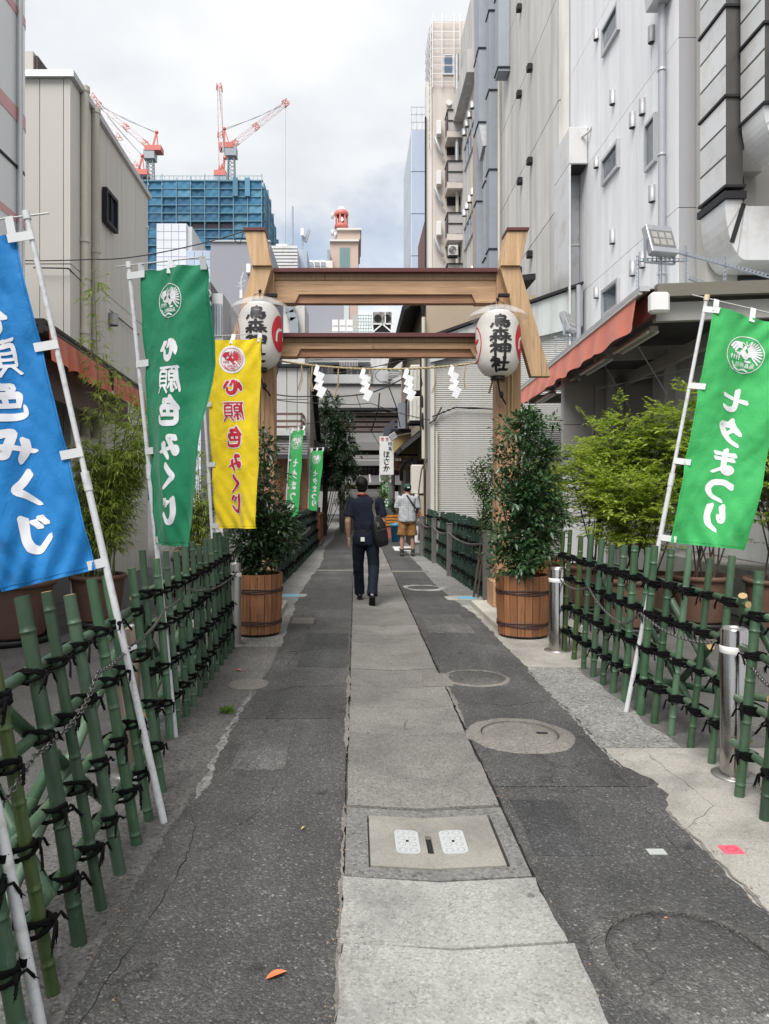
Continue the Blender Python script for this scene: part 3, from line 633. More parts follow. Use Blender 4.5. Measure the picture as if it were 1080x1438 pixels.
chain([(1.82, 10.25, .82), (1.70, 13.38, .80), (1.67, 15.85, .80), (1.56, 17.5, .80)], 'slim chain along the right dark fence', .03, .05, CH, .005)
chain([(-1.18, 10.3, .70), (-1.15, 13.7, .72), (-1.08, 17.1, .72)], 'dull chain along the left dark fence', .02, .06, CH, .007)
# ================================================================ brush lettering
GL = {
'心': [[(.20,.58),(.14,.45),(.09,.30)], [(.33,.68),(.34,.36),(.42,.19),(.58,.13),(.74,.20),(.77,.38)], [(.46,.74),(.56,.55)], [(.74,.68),(.90,.44)]],
'願': [[(.04,.9),(.47,.9)], [(.10,.9),(.10,.5),(.02,.08)], [(.30,.86),(.26,.76)], [(.19,.74),(.19,.46)], [(.19,.74),(.43,.74),(.43,.46)], [(.19,.6),(.43,.6)], [(.19,.46),(.43,.46)], [(.31,.44),(.31,.10),(.25,.14)], [(.21,.34),(.14,.18)], [(.39,.34),(.47,.2)],
       [(.52,.9),(.98,.9)], [(.76,.9),(.70,.78)], [(.57,.76),(.57,.28)], [(.57,.76),(.93,.76),(.93,.28)], [(.57,.6),(.93,.6)], [(.57,.44),(.93,.44)], [(.57,.28),(.93,.28)], [(.67,.26),(.52,.05)], [(.82,.26),(.99,.05)]],
'色': [[(.42,.97),(.30,.78),(.12,.62)], [(.36,.85),(.68,.85),(.56,.66)], [(.22,.63),(.78,.63),(.76,.38)], [(.5,.63),(.5,.4)], [(.22,.38),(.76,.38)], [(.22,.66),(.21,.24),(.32,.10),(.72,.09),(.88,.14),(.90,.30)]],
'み': [[(.18,.82),(.50,.85),(.40,.58),(.22,.24),(.08,.27),(.12,.44),(.40,.44),(.94,.26)], [(.76,.60),(.74,.35),(.54,.04)]],
'く': [[(.68,.96),(.46,.70),(.26,.51),(.46,.34),(.76,.04)]],
'じ': [[(.28,.94),(.26,.42),(.34,.16),(.55,.08),(.84,.36)], [(.52,.82),(.62,.68)], [(.70,.90),(.80,.76)]],
'七': [[(.04,.48),(.96,.66)], [(.42,.94),(.42,.34),(.48,.16),(.72,.12),(.90,.20)]],
'夕': [[(.44,.97),(.34,.72),(.10,.46)], [(.38,.80),(.62,.80),(.80,.78),(.68,.50),(.44,.22),(.14,.03)], [(.36,.60),(.56,.44)]],
'ま': [[(.12,.80),(.88,.83)], [(.16,.60),(.84,.63)], [(.48,.98),(.50,.34),(.44,.13),(.26,.09),(.17,.19),(.30,.29),(.56,.23),(.88,.06)]],
'つ': [[(.04,.64),(.36,.78),(.74,.74),(.90,.52),(.76,.26),(.36,.08)]],
'り': [[(.28,.92),(.23,.60),(.27,.38),(.40,.54)], [(.70,.94),(.75,.55),(.66,.24),(.40,.02)]],
'烏': [[(.52,.99),(.42,.87)], [(.28,.86),(.28,.36)], [(.28,.86),(.74,.86),(.74,.62)], [(.28,.63),(.74,.63)], [(.28,.49),(.94,.49)], [(.28,.35),(.90,.35),(.89,.14),(.78,.01),(.68,.06)], [(.12,.26),(.03,.05)], [(.30,.24),(.33,.09)], [(.47,.24),(.52,.10)], [(.63,.24),(.71,.12)]],
'鳥': [[(.52,.99),(.42,.90)], [(.28,.88),(.28,.32)], [(.28,.88),(.74,.88),(.74,.58)], [(.28,.74),(.74,.74)], [(.28,.59),(.74,.59)], [(.28,.46),(.94,.46)], [(.28,.32),(.90,.32),(.89,.14),(.78,.01),(.68,.06)], [(.12,.24),(.03,.05)], [(.30,.22),(.33,.09)], [(.47,.22),(.52,.10)], [(.63,.22),(.71,.12)]],
'森': [[(.18,.82),(.82,.82)], [(.5,.99),(.5,.52)], [(.48,.80),(.18,.56)], [(.52,.80),(.84,.56)], [(.03,.38),(.47,.38)], [(.25,.54),(.25,.0)], [(.24,.36),(.02,.10)], [(.27,.36),(.45,.16)], [(.53,.38),(.98,.38)], [(.75,.54),(.75,.0)], [(.74,.36),(.54,.12)], [(.77,.36),(1.0,.12)]],
'神': [[(.18,.98),(.27,.86)], [(.04,.78),(.38,.78),(.22,.52),(.02,.34)], [(.24,.54),(.24,.0)], [(.29,.50),(.42,.36)], [(.50,.80),(.50,.32)], [(.50,.80),(.95,.80),(.95,.32)], [(.50,.56),(.95,.56)], [(.50,.34),(.95,.34)], [(.725,1.0),(.725,-.02)]],
'社': [[(.18,.98),(.27,.86)], [(.04,.78),(.38,.78),(.22,.52),(.02,.34)], [(.24,.54),(.24,.0)], [(.29,.50),(.42,.36)], [(.50,.58),(.95,.58)], [(.72,.94),(.72,.10)], [(.42,.09),(1.0,.09)]],
'ほ': [[(.16,.92),(.11,.45),(.18,.08)], [(.42,.84),(.90,.84)], [(.42,.58),(.90,.58)], [(.66,.84),(.68,.28),(.56,.10),(.42,.17),(.56,.27),(.92,.08)]],
'さ': [[(.10,.70),(.88,.78)], [(.42,.98),(.74,.42)], [(.22,.44),(.19,.20),(.40,.05),(.78,.08)]],
'か': [[(.06,.66),(.52,.72),(.62,.62),(.58,.28),(.44,.05)], [(.38,.96),(.28,.42),(.06,.06)], [(.74,.80),(.94,.50)]],
'焼': [[(.2,.92),(.18,.5),(.03,.08)], [(.05,.68),(.10,.5)], [(.37,.72),(.29,.5)], [(.2,.44),(.38,.12)], [(.5,.84),(.96,.84)], [(.72,.98),(.72,.66)], [(.45,.64),(.98,.64)], [(.45,.42),(.98,.42)], [(.62,.42),(.48,.06)], [(.80,.42),(.82,.10),(.97,.14)]],
'営': [[(.2,.95),(.26,.84)], [(.48,.97),(.5,.84)], [(.8,.95),(.72,.84)], [(.08,.62),(.08,.78),(.92,.78),(.9,.62)], [(.3,.64),(.3,.42)], [(.3,.64),(.7,.64),(.7,.42),(.3,.42)], [(.2,.3),(.2,.02)], [(.2,.3),(.8,.3),(.8,.02),(.2,.02)]],
}
def crom(pts, n=7):
    out = []; k = len(pts)
    for i in range(k - 1):
        p0 = Vector(pts[max(i - 1, 0)]); p1 = Vector(pts[i]); p2 = Vector(pts[i + 1]); p3 = Vector(pts[min(i + 2, k - 1)])
        m1 = (p2 - p0) * .38; m2 = (p3 - p1) * .38
        for j in range(n):
            t = j / n; t2, t3 = t * t, t * t * t
            out.append(p1 * (2 * t3 - 3 * t2 + 1) + m1 * (t3 - 2 * t2 + t) + p2 * (-2 * t3 + 3 * t2) + m2 * (t3 - t2))
    out.append(Vector(pts[-1])); return out
def stroke(m, pts, wd, fn, lay, brush=True):
    c = crom([(x, y, 0) for x, y in pts]); n = len(c); L = 0; acc = [0]
    for i in range(n - 1): L += (c[i + 1] - c[i]).length; acc.append(L)
    vs = []; st = [(-.5 * wd, .0)]
    t0 = (c[1] - c[0]).normalized(); t1 = (c[-1] - c[-2]).normalized()
    c = [c[0] - t0 * wd * .38, c[0] - t0 * wd * .26] + c + [c[-1] + t1 * wd * .22, c[-1] + t1 * wd * .38]
    n = len(c)
    for i, p in enumerate(c):
        t = (c[min(i + 1, n - 1)] - c[max(i - 1, 0)]).normalized(); nn = Vector((-t.y, t.x, 0))
        k = i / (n - 1); cv = len(pts) > 2; w_ = wd * ((1.22 - .62 * k + .28 * math.exp(-((k - .55) / .22) ** 2) if cv else 1.2 - .85 * k * (1 - k) * 1.6 - .22 * k) if brush else 1) * .5
        if i == 0 or i == n - 1: w_ *= .35
        if i == 1 or i == n - 2: w_ *= .8
        sk = .30 * wd * (1 if i < 3 else (.8 if i > n - 4 else 0)) if brush else 0
        for e in (-1, 0, 1): q = p + nn * (w_ * e) + t * (sk * e * .5); vs.append(fn(q.x, q.y, lay))
    m.add(vs, [(3 * i + j, 3 * i + j + 1, 3 * i + j + 4, 3 * i + j + 3) for i in range(n - 1) for j in range(2)], True)
def glyph(m, ch, wd, fn, lay0=0):
    k = len(GL[ch]); ww = wd * (1 if k < 6 else (.8 if k < 9 else (.66 if k < 14 else .5)))
    for i, s_ in enumerate(GL[ch]): stroke(m, s_, ww, fn, lay0 + i)
def crest(m, fn, lay=0):
    """round bird crest: ring, fan tail, wing plumes, head and body, a row of small characters (unit circle)"""
    def S_(p, w_): 
        nonlocal lay
        stroke(m, p, w_, fn, lay, False); lay += 1
    S_([(math.cos(a * math.pi / 12), math.sin(a * math.pi / 12)) for a in range(25)], .045)
    for i in range(10):
        a = math.radians(82 - i * 14.5); r0, r1 = .20, (.58 if i < 2 else .66 + .02 * i); cx, cy = .18, .18
        r1 = min(r1, -(cx * math.cos(a) + cy * math.sin(a)) + math.sqrt(max(0, (cx * math.cos(a) + cy * math.sin(a)) ** 2 + .78 - cx * cx - cy * cy)))
        S_([(cx + math.cos(a) * r0, cy + math.sin(a) * r0), (cx + math.cos(a) * (r0 + r1) / 2, cy + math.sin(a) * (r0 + r1) / 2), (cx + math.cos(a) * r1, cy + math.sin(a) * r1)], .085)
    for dy in (0, .17, .34): S_([(-.80 + dy * .7, .30 - dy * .55), (-.62 + dy * .55, .56 - dy * .62), (-.25 + dy * .1, .60 - dy * .75)], .12)
    for dx in (0, .11, .22): S_([(-.55 + dx, .02 - dx * .6), (-.30 + dx * .6, .05)], .07)
    S_([(.22, .36), (.30, .16), (.24, .02)], .30); S_([(-.16, .12), (.02, -.08), (.10, -.12)], .30); S_([(-.02, .42), (-.10, .26)], .16)
    for a in (-.2, 0, .2): S_([(-.02 + a, .72 - abs(a) * .3), (.04 + a * .3, .50)], .045)
    S_([(.06, -.34), (.34, -.36)], .12)
    for i in range(4):
        x = -.72 + i * .14; S_([(x, -.12), (x, -.34)], .05); S_([(x - .05, -.2), (x + .05, -.2)], .035)
    for i, ch in enumerate('社神森烏'):
        for s_ in GL[ch]: S_([(-.44 + i * .27 + (1 - x) * .24, -.72 + y * .28) for x, y in s_], .024)
    S_([(-.66, -.52), (-.44, -.80), (-.2, -.9)], .07); S_([(-.14, -.86), (.05, -.80), (.3, -.88)], .08)

# ================================================================ the gate (torii)
WD = (.41, .25, .14)
W_X = woodmat('gate_wood_x', WD, 0); W_Z = woodmat('gate_wood_z', (.40, .23, .125), 2); W_S = woodmat('gate_wood_stained', (.29, .18, .10), 2, .5, .7, 2); W_L = woodmat('gate_wood_pale', (.44, .285, .155), 2, .6, .6, .7)
W_D = woodmat('gate_wood_under', (.30, .15, .08), 0)
MAROON = mat('maroon_cap', (.10, .028, .028), .45, .2)
GC, GY = .378, 9.4
t = thing('torii_gate', 'brown wooden shrine gate with slanted side boards and maroon capped beams', 'gate', (GC, GY, .075))
def gx(px): return (px - 541) / 1020 * 9.3
def gz(py): return PZ(py, 9.3)
def mir(poly, s): return [(GC + s * gx(a), gz(b)) for a, b in (poly if s > 0 else poly[::-1])]
for s in (1, -1):
    xa, xb = sorted((GC + s * gx(697), GC + s * gx(731)))
    MB().box(xa, xb, 9.30, 9.58, .32, gz(378)).build('post', W_Z, t, .006)
    MB().box(xa - .06, xb + .06, 9.22, 9.66, .075, .40).build('post_base', W_Z, t, .008)
    MB().prism(mir([(708, 332), (736.5, 332), (726, 379), (699, 379)], s), 9.12, 9.42).build('head', W_L, t, .004)
    MB().prism(mir([(707, 327), (738, 327), (737, 331.6), (707, 331.6)], s), 9.10, 9.44).build('head_cap', MAROON, t, .003)
    MB().prism(mir([(699, 379.7), (726, 379.7), (769, 531), (742, 531)], s), 9.16, 9.295).build('slanted_board', W_L, t, .004)
    xm = GC + s * gx(714)
    MB().box(xm - .02, xm + .02, 9.285, 9.299, .4, gz(378)).build('batten', W_L, t)
    b = MB(); xx = GC + s * gx(718); b.tube([(xx, 9.275, .42), (xx, 9.275, gz(520))], .014, 8); b.build('conduit', mat('brass_pipe', (.45, .30, .12), .45, .3), t)
def beam(y0p, y1p, x0p, x1p, ins, inh):
    L, R = GC + gx(x0p), GC + gx(x1p); h = y1p - y0p; A, B, C_, D = gz(y0p), gz(y0p + 6), gz(y0p + 6 + h * .19), gz(y1p - 3); E = gz(y1p)
    MB().box(L, R, 9.27, 9.60, B + .001, A).build('beam_cap', MAROON, t, .004)
    MB().box(L + .004, R - .004, 9.335, 9.55, C_ + .001, B).build('beam_top_board', W_S, t)
    Li, Ri = L + ins, R - ins; zt = gz(y1p - 3 - inh)
    MB().prism([(L + .002, C_), (L + .002, E), (Li - .03, E), (Li + .02, zt), (Ri - .02, zt), (Ri + .03, E), (R - .002, E), (R - .002, C_)][::-1], 9.35, 9.53).build('beam_face', W_X, t, .003)
    MB().box(Li - .05, Ri + .05, 9.385, 9.50, E + .005, zt + .03).build('beam_inset', W_D, t)
beam(377, 424, 384, 698, .30, 9); beam(468, 500, 384, 698, .32, 8)
for s in (1, -1):
    MB().box(GC + s * gx(701) - .05, GC + s * gx(701) + .09, 9.1, 9.16, gz(422), gz(418)).build('bracket', BLACK, t)

# ---------------------------------------------------------------- lanterns
def papermat():
    q = NT('lantern_paper'); v = q.map(); f = q.noise(v, 5, 5); q.color(q.ramp(f, [(.3, (.74, .72, .68)), (.7, (.84, .82, .79))])); q.rough(.55)
    tr = q.n('ShaderNodeBsdfTranslucent'); tr.inputs[0].default_value = (.8, .75, .68, 1); mx = q.n('ShaderNodeMixShader'); mx.inputs[0].default_value = .3
    q.l(q.b.outputs[0], mx.inputs[1]); q.l(tr.outputs[0], mx.inputs[2]); q.l(mx.outputs[0], q.out.inputs[0]); return q.m
PAPER = papermat(); INK = mat('black_ink', (.010, .010, .012), .5); RED = mat('red_ink', (.50, .015, .03), .5); LBLK = mat('lantern_black', (.012, .012, .012), .35); PWHITE = mat('white_ink', (.75, .73, .70), .55)
def clearmat(name, fac=.16, tint=(.95, .96, .97)):
    q = NT(name); tr = q.n('ShaderNodeBsdfTransparent'); tr.inputs[0].default_value = (*tint, 1); q.color((.8, .8, .8)); q.rough(.25)
    mx = q.n('ShaderNodeMixShader'); mx.inputs[0].default_value = fac; q.l(tr.outputs[0], mx.inputs[1]); q.l(q.b.outputs[0], mx.inputs[2]); q.l(mx.outputs[0], q.out.inputs[0]); return q.m
CLEAR = clearmat('clear_plastic', .30)
def lantern(cx, cy, cz, label, face):
    H = .405; t = thing('paper_lantern', label, 'lantern', (cx, cy, cz - H))
    def R(z):
        k = abs(z) / H
        return .105 + .175 * max(0, 1 - k ** 3.1) ** .62
    n = 34; prof = []
    for i in range(n * 2 + 1):
        z = -H + 2 * H * i / (n * 2); prof.append((R(z) - (.004 if i % 2 else 0), z))
    MB().lathe(prof, (cx, cy, cz), 40).build('shade', PAPER, t)
    MB().lathe([(.0001, -H - .05), (.085, -H - .05), (.09, -H - .045), (.09, -H + .012), (.08, -H + .012)], (cx, cy, cz), 24).build('bottom_ring', LBLK, t)
    MB().lathe([(.085, H - .01), (.092, H - .01), (.092, H + .03), (.07, H + .035), (.0001, H + .035)], (cx, cy, cz), 24).build('top_ring', LBLK, t)
    hk = MB().tube([(cx, cy, cz + H + .03), (cx, cy, cz + H + .15)], .008, 6)
    hk.tube([(cx - .10, cy, cz + H + .02), (cx - .07, cy, cz + H + .10), (cx, cy, cz + H + .13), (cx + .07, cy, cz + H + .10), (cx + .10, cy, cz + H + .02)], .005, 5); hk.ball((cx, cy, cz + H + .15), .022, 8, 6)
    hk.build('hanger', LBLK, t)
    MB().lathe([(.06, H + .055), (.20, H + .035), (.33, H - .035), (.37, H - .085), (.372, H - .092)], (cx, cy, cz), 36).build('rain_cover', CLEAR, t)
    cb = MB().tube([(cx, cy, cz - H - .05), (cx + .03, cy + .02, cz - H - .2), (cx + .12, cy + .1, cz - H - .33)], .01, 6); cb.ball((cx + .05, cy + .03, cz - H - .22), .028, 8, 6, (1, 1, 1.6)); cb.build('cable', BLACK, t)
    def fnc(ang, zc, sx, sy):
        def f(x, y, lay):
            z = zc + y * sy; z = max(-H + .01, min(H - .01, z)); r = R(z) + .0025 + lay * .00025; a = face + ang + x * sx / .27
            return Vector((cx + r * math.sin(a), cy - r * math.cos(a), cz + z))
        return f
    m = MB()
    for i, ch in enumerate('烏森神社'):
        zc = .150 - i * .172
        f0 = fnc(0, zc, .235, .160); glyph(m, ch, .275, lambda x, y, l, f0=f0: f0(x - .5, y - .5 + .5, l), 0)
    m.build('lettering', INK, t)
    m = MB()
    f = fnc(1.30, 0, .16, .225)
    m.grid(lambda u, v: f(v * math.cos(2 * math.pi * u), v * math.sin(2 * math.pi * u), 0), 40, 6); m.build('red_crest', RED, t)
    m = MB(); stroke(m, [(-.55, -.40), (-.50, .0), (-.22, .20), (.2, .22)], .15, f, 4); stroke(m, [(.55, .5), (.62, .0), (.3, -.3)], .15, f, 5); m.build('crest_comma', PWHITE, t)
    f2 = fnc(-1.46, -.02, .16, .23); m = MB()
    stroke(m, [(.93 * math.cos(a * math.pi / 12), .93 * math.sin(a * math.pi / 12)) for a in range(25)], .09, f2, 0, False)
    for i in range(5): a = i * 1.2566 + .3; stroke(m, [(.18 * math.cos(a), .18 * math.sin(a)), (.55 * math.cos(a), .55 * math.sin(a))], .22, f2, i + 1)
    m.build('flower_crest', RED, t)
lantern(1.756, 9.0, 3.375, 'white paper lantern with black characters hanging from the right gate post', -.07)
lantern(-1.19, 9.0, 3.475, 'white paper lantern with black characters on the left gate post, partly behind the yellow banner', -.06)

# ---------------------------------------------------------------- sacred rope and paper streamers
STRAW = mat('straw_rope', (.42, .33, .19), .85, 0, .3, 60); SHIDE = mat('shide_paper', (.80, .81, .84), .7, 0, .04, 10)
def ropez(x):
    a, b = GC + gx(397), GC + gx(668); k = (x - a) / (b - a); return gz(509.5) * (1 - k) + gz(511.5) * k - .09 * 4 * k * (1 - k)
m = MB(); xs = [GC + gx(384) + (gx(698) - gx(384)) * i / 120 for i in range(121)]
for ph in (0, 2.09, 4.19): m.tube([(x, 9.2 + .007 * math.cos(ph + i * .9), ropez(x) + .007 * math.sin(ph + i * .9)) for i, x in enumerate(xs)], .007, 5)
m.build('sacred_rope', STRAW, label='twisted straw rope strung between the gate posts', cat='rope')
for i, (px, lab) in enumerate(((444, 'leftmost of four white zigzag paper streamers on the gate rope'), (508, 'second white zigzag paper streamer from the left on the gate rope'), (568, 'third white zigzag paper streamer from the left on the gate rope'), (631, 'rightmost of four white zigzag paper streamers on the gate rope'))):
    x0 = GC + gx(px); z0 = ropez(x0); m = MB(); rr = random.Random(i)
    for k in range(4):
        cx = x0 + .010 + .014 * k + (.018 if k % 2 else -.006); cz = z0 - .055 - .092 * k; yy = 9.19 - .006 * (k % 2) - .004 * k; wv = 1 if k else .6
        q = [(-.066 * wv, -.050), (-.004, .072), (.070 * wv, .038), (.008, -.084)]
        vs = [(cx + a, yy + (.015 * a / .05) * (1 if k % 2 else -1), cz + b) for a, b in q]; vs2 = [(a, b + .0016, c) for a, b, c in vs]
        m.add(vs + vs2, [(0, 1, 2, 3), (7, 6, 5, 4)] + [(j, j + 4, (j + 1) % 4 + 4, (j + 1) % 4) for j in range(4)])
    m.build('paper_streamer', SHIDE, label=lab, cat='paper streamer', group='zigzag paper streamers on the gate rope')
for i, px in enumerate((424, 439, 475, 519, 610, 652, 689)):
    x0 = GC + gx(px); z0 = ropez(x0); rr = random.Random(i + 40); L = rr.uniform(.26, .44); m = MB()
    for k in range(4): dx_ = rr.uniform(-.012, .012); m.tube([(x0 + dx_ * .3, 9.2, z0), (x0 + dx_ - .02 * (i % 2), 9.2 + dx_, z0 - L * .6), (x0 + dx_ * 1.6 - .045 * (i % 2 == 0), 9.2, z0 - L)], .004, 4)
    m.build('straw_tassel', STRAW, label=f'thin straw strand hanging from the gate rope, {["first", "second", "third", "fourth", "fifth", "sixth", "seventh"][i]} from the left', cat='straw tassel', group='straw strands on the gate rope')

# ---------------------------------------------------------------- banners on white poles
POLEW = mat('white_pole', (.54, .55, .56), .4, 0, .12, 9, dirt=(.35, .34, .32)); TABW = mat('white_tab', (.56, .57, .58), .6); TIP = mat('beige_cap', (.55, .47, .30), .5)
ROD = mat('grey_rod', (.45, .45, .44), .4)
def clothmat(name, c):
    q = NT(name); v = q.map(); f = q.noise(v, 9, 5); q.color(q.mix(f, mulc(c, .9), mulc(c, 1.1))); q.rough(.75)
    wv = q.noise(q.map((1, 1, .6), (.3, .5, .2)), 16, 5, .6, 1.2); q.bump(wv, .5, .012); q.b.inputs['Sheen Weight'].default_value = .15
    tr = q.n('ShaderNodeBsdfTranslucent'); tr.inputs[0].default_value = (*c, 1); mx = q.n('ShaderNodeMixShader'); mx.inputs[0].default_value = .25
    q.l(q.b.outputs[0], mx.inputs[1]); q.l(tr.outputs[0], mx.inputs[2]); q.l(mx.outputs[0], q.out.inputs[0]); return q.m
CBLUE = clothmat('cloth_blue', (.003, .19, .52)); CGREEN = clothmat('cloth_dark_green', (.003, .20, .09)); CYEL = clothmat('cloth_yellow', (.80, .60, .003)); CLG = clothmat('cloth_light_green', (.042, .42, .11))
HEM = {m_.name: mat('hem_' + m_.name, c_, .8) for m_, c_ in ((CBLUE, (.002, .12, .34)), (CGREEN, (.002, .12, .055)), (CYEL, (.52, .38, .003)), (CLG, (.035, .34, .09)))}
def banner(label, base, top, A, B, C_, D, cm, text, vpos, cpos, size, ink, fold=.02, outline=None, seed=0, crad=.125, nseg=(48, 150), wdt=.2, rod=None, pr=.0145, curl=0, cs=1, tabs=(.015, .34, .66, .985)):
    base, top, A, B, C_, D = map(V, (base, top, A, B, C_, D)); t = thing('banner', label, 'banner', base)
    W_ = (B - A).length; H = (C_ - A).length; nrm = (B - A).cross(C_ - A).normalized()
    if nrm.y > 0: nrm = -nrm
    def surf(u, v):
        p = A.lerp(B, u).lerp(C_.lerp(D, u), v)
        e = math.sin(math.pi * u) * .4 + u * .6
        d_ = fold * (math.sin(5.2 * u + 3.1 * v + seed) * e + .55 * math.sin(9 * u - 5 * v + seed * 2) * e * (.4 + .6 * v) + .35 * math.sin(14 * (u * .6 + v) + seed) * u)
        d_ += .25 * fold * noise.noise(Vector((u * 4, v * 9, seed)))
        d_ += fold * .12 * noise.noise(Vector((u * 9 + v * 6, v * 16, seed + 4))) + .0045 * abs(noise.noise(Vector((u * 5 + v * 4, v * 11 - u * 3, seed + 9)))) + .0022 * abs(noise.noise(Vector((u * 13 - v * 7, v * 26, seed + 2))))
        d_ += fold * .30 * math.sin(26 * (u * .9 + v * 2.2) + seed) * math.exp(-v * 9) * math.exp(-((u - .9) / .5) ** 2) + fold * .22 * math.sin(22 * (v * 2.4 - u * 1.1)) * math.exp(-(1 - v) * 7)
        d_ -= curl * max(0, u - .52) ** 2 * math.sin(math.pi * min(1, .15 + v * 1.05)) ** 2
        # pull lines at the tabs
        for tv in tabs: d_ -= fold * .35 * math.exp(-((v - tv) / .05) ** 2) * math.exp(-u * 7)
        return p + nrm * d_ - V((0, 0, fold * .5 * math.sin(math.pi * u) * (1 - v) * .6))
    MB().grid(surf, *nseg).build('cloth', cm, t)
    if nseg[0] > 20:
        hm = MB()
        for uu in (.022, .978): hm.tube([surf(uu, k / 60) - V((0, .0012, 0)) for k in range(61)], .0013, 4, False)
        hm.tube([surf(k / 24, .988) - V((0, .0012, 0)) for k in range(25)], .0013, 4, False); hm.build('hem_stitching', HEM[cm.name], t)
    cl = t
    def off(u, v, k):
        e = .004; p = surf(u, v); a = surf(u + e, v) - p; b = surf(u, v + e) - p; n = a.cross(b).normalized()
        if n.y > 0: n = -n
        return p + n * (.0026 + k * .00012)
    def fnat(vc, sz):
        return lambda x, y, lay: off(.5 - (x - .5) * sz / W_, vc - (y - .5) * sz / H, lay)
    GS = {'み': .86, 'く': .84, 'じ': .92, '七': .92, 'ま': .94}
    def ring(cv, r):
        return lambda x, y, lay: off(.5 + x * r / W_ * cs, cv - y * r / H, lay)
    if outline:
        m = MB()
        for ch, vc in zip(text, vpos):
            f = fnat(vc, size * GS.get(ch, 1))
            k = len(GL[ch]); ww = wdt * (1 if k < 6 else (.8 if k < 9 else (.66 if k < 14 else .5)))
            for i, s_ in enumerate(GL[ch]): stroke(m, s_, ww + .10, f, i * .3)
        f = ring(cpos, crad); m.grid(lambda u, v: f(1.22 * v * math.cos(2 * math.pi * u), 1.22 * v * math.sin(2 * math.pi * u), 0), 36, 8)
        m.build('letter_outline', outline, t)
    m = MB(); L0 = 10 if outline else 0
    for ch, vc in zip(text, vpos): glyph(m, ch, wdt, fnat(vc, size * GS.get(ch, 1)), L0)
    m.build('lettering', ink, t)
    m = MB(); crest(m, ring(cpos, crad), L0); m.build('crest', ink, t)
    ax = (top - base); Lp = ax.length; axn = ax.normalized(); mid = base.lerp(top, .56)
    pb = MB().tube([base, mid + axn * .02], pr * 1.12, 14); pb.build('lower_pole', POLEW, t)
    MB().tube([mid - axn * .04, mid + axn * .05], pr * 1.35, 14).build('coupling', POLEW, t)
    MB().tube([mid, top], pr * .88, 14).build('upper_pole', POLEW, t)
    MB().tube([top - axn * .012, top + axn * .028], pr * 1.25, 12).build('pole_cap', TIP if seed % 2 else POLEW, t)
    r0 = top + axn * .006; dr = ((B - A).normalized()); rd = rod or (r0 - dr * .10, r0 + dr * (W_ + .07))
    MB().tube(list(rd), .0045, 7).build('top_rod', ROD, t)
    for tv in tabs:
        p = surf(0, tv); k = (p - base).dot(axn); q = base + axn * k; p2 = surf(.07, tv)
        tb = MB(); tb.bar(q + V((0, -pr - .001, 0)) - (p2 - q).normalized() * pr, p2 + V((0, -.014, 0)), .004, .042, axn); tb.build('tab', TABW, t)
    for tu in (.03, .5, .96):
        p = surf(tu, .02); rp = rd[0].lerp(rd[1], max(0, min(1, (p - rd[0]).dot(rd[1] - rd[0]) / (rd[1] - rd[0]).length_squared)))
        MB().bar(p - V((0, .003, 0)), rp + V((0, -.004, .006)), .038, .004, (0, 1, 0)).build('tab', TABW, t)
    return t
WINK = mat('banner_white', (.62, .62, .64), .7, 0, .05, 10); RINK = mat('banner_red', (.42, .008, .03), .7, 0, .1, 20)
banner('blue banner with white characters on a leaning white pole, far left', (-.89, 3.37, 0), P(38, 305, 3.40), P(19, 326, 3.37), P(-118, 343, 3.30), P(134, 800, 3.33), P(0, 832, 3.22), CBLUE, '心願色みくじ', (.225, .345, .475, .605, .735, .865), .10, .190, WINK, .055, None, 2, .10, wdt=.21, cs=-1)
banner('dark green banner with white mirrored characters on the left fence', (-1.13, 4.55, 0), P(181, 374, 4.58), P(195, 379, 4.55), P(288, 369, 4.33), P(218, 764, 4.53), P(264, 769, 4.18), CGREEN, '心願色みくじ', (.29, .405, .52, .645, .755, .875), .12, .180, WINK, .045, None, 4, .105, wdt=.215, curl=.55)
banner('yellow banner with white edged red characters in front of the left lantern', (-1.255, 6.7, 0), P(281, 474, 6.7), P(287, 478, 6.65), P(366, 474, 6.45), P(303, 742, 6.63), P(361, 742, 6.25), CYEL, '心願色みくじ', (.245, .38, .52, .65, .765, .87), .105, .185, RINK, .042, WINK, 6, .105, wdt=.18)
banner('light green banner with white characters tilted on the right fence', (1.885, 5.07, 0), P(992, 420, 5.1), P(1003, 429, 5.05), P(1113, 455, 5.0), P(942, 762, 5.0), P(1047, 773, 4.9), CLG, '七夕まつり', (.365, .505, .635, .755, .875), .165, .190, WINK, .05, None, 1, .13, wdt=.205)
banner('nearer of two far light green banners behind the left barrel plant', (-1.42, 14.0, 0), P(408, 602, 14.0), P(410, 605, 13.95), P(428, 602, 13.75), P(402, 727, 13.9), P(417, 725, 13.7), CLG, '七夕まつり', (.38, .51, .64, .76, .88), .14, .165, WINK, .03, None, 3, .14, (10, 30), .2)
banner('farther of two far light green banners left of the walking man', (-1.30, 19.0, 0), P(436, 630, 19.0), P(437, 633, 18.95), P(454, 632, 18.7), P(433, 717, 18.9), P(446, 717, 18.7), CLG, '七夕まつり', (.38, .51, .64, .76, .88), .14, .165, WINK, .03, None, 5, .14, (10, 30), .2)
banner('tiny distant light green banner right of the walking man', (1.12, 31.0, 0), P(537, 675, 31), P(537.5, 677, 31), P(547, 677, 30.9), P(537, 716, 31), P(546, 717, 30.9), CLG, '七夕まつり', (.38, .51, .64, .76, .88), .14, .24, WINK, .03, None, 7, .15, (8, 20), .24)
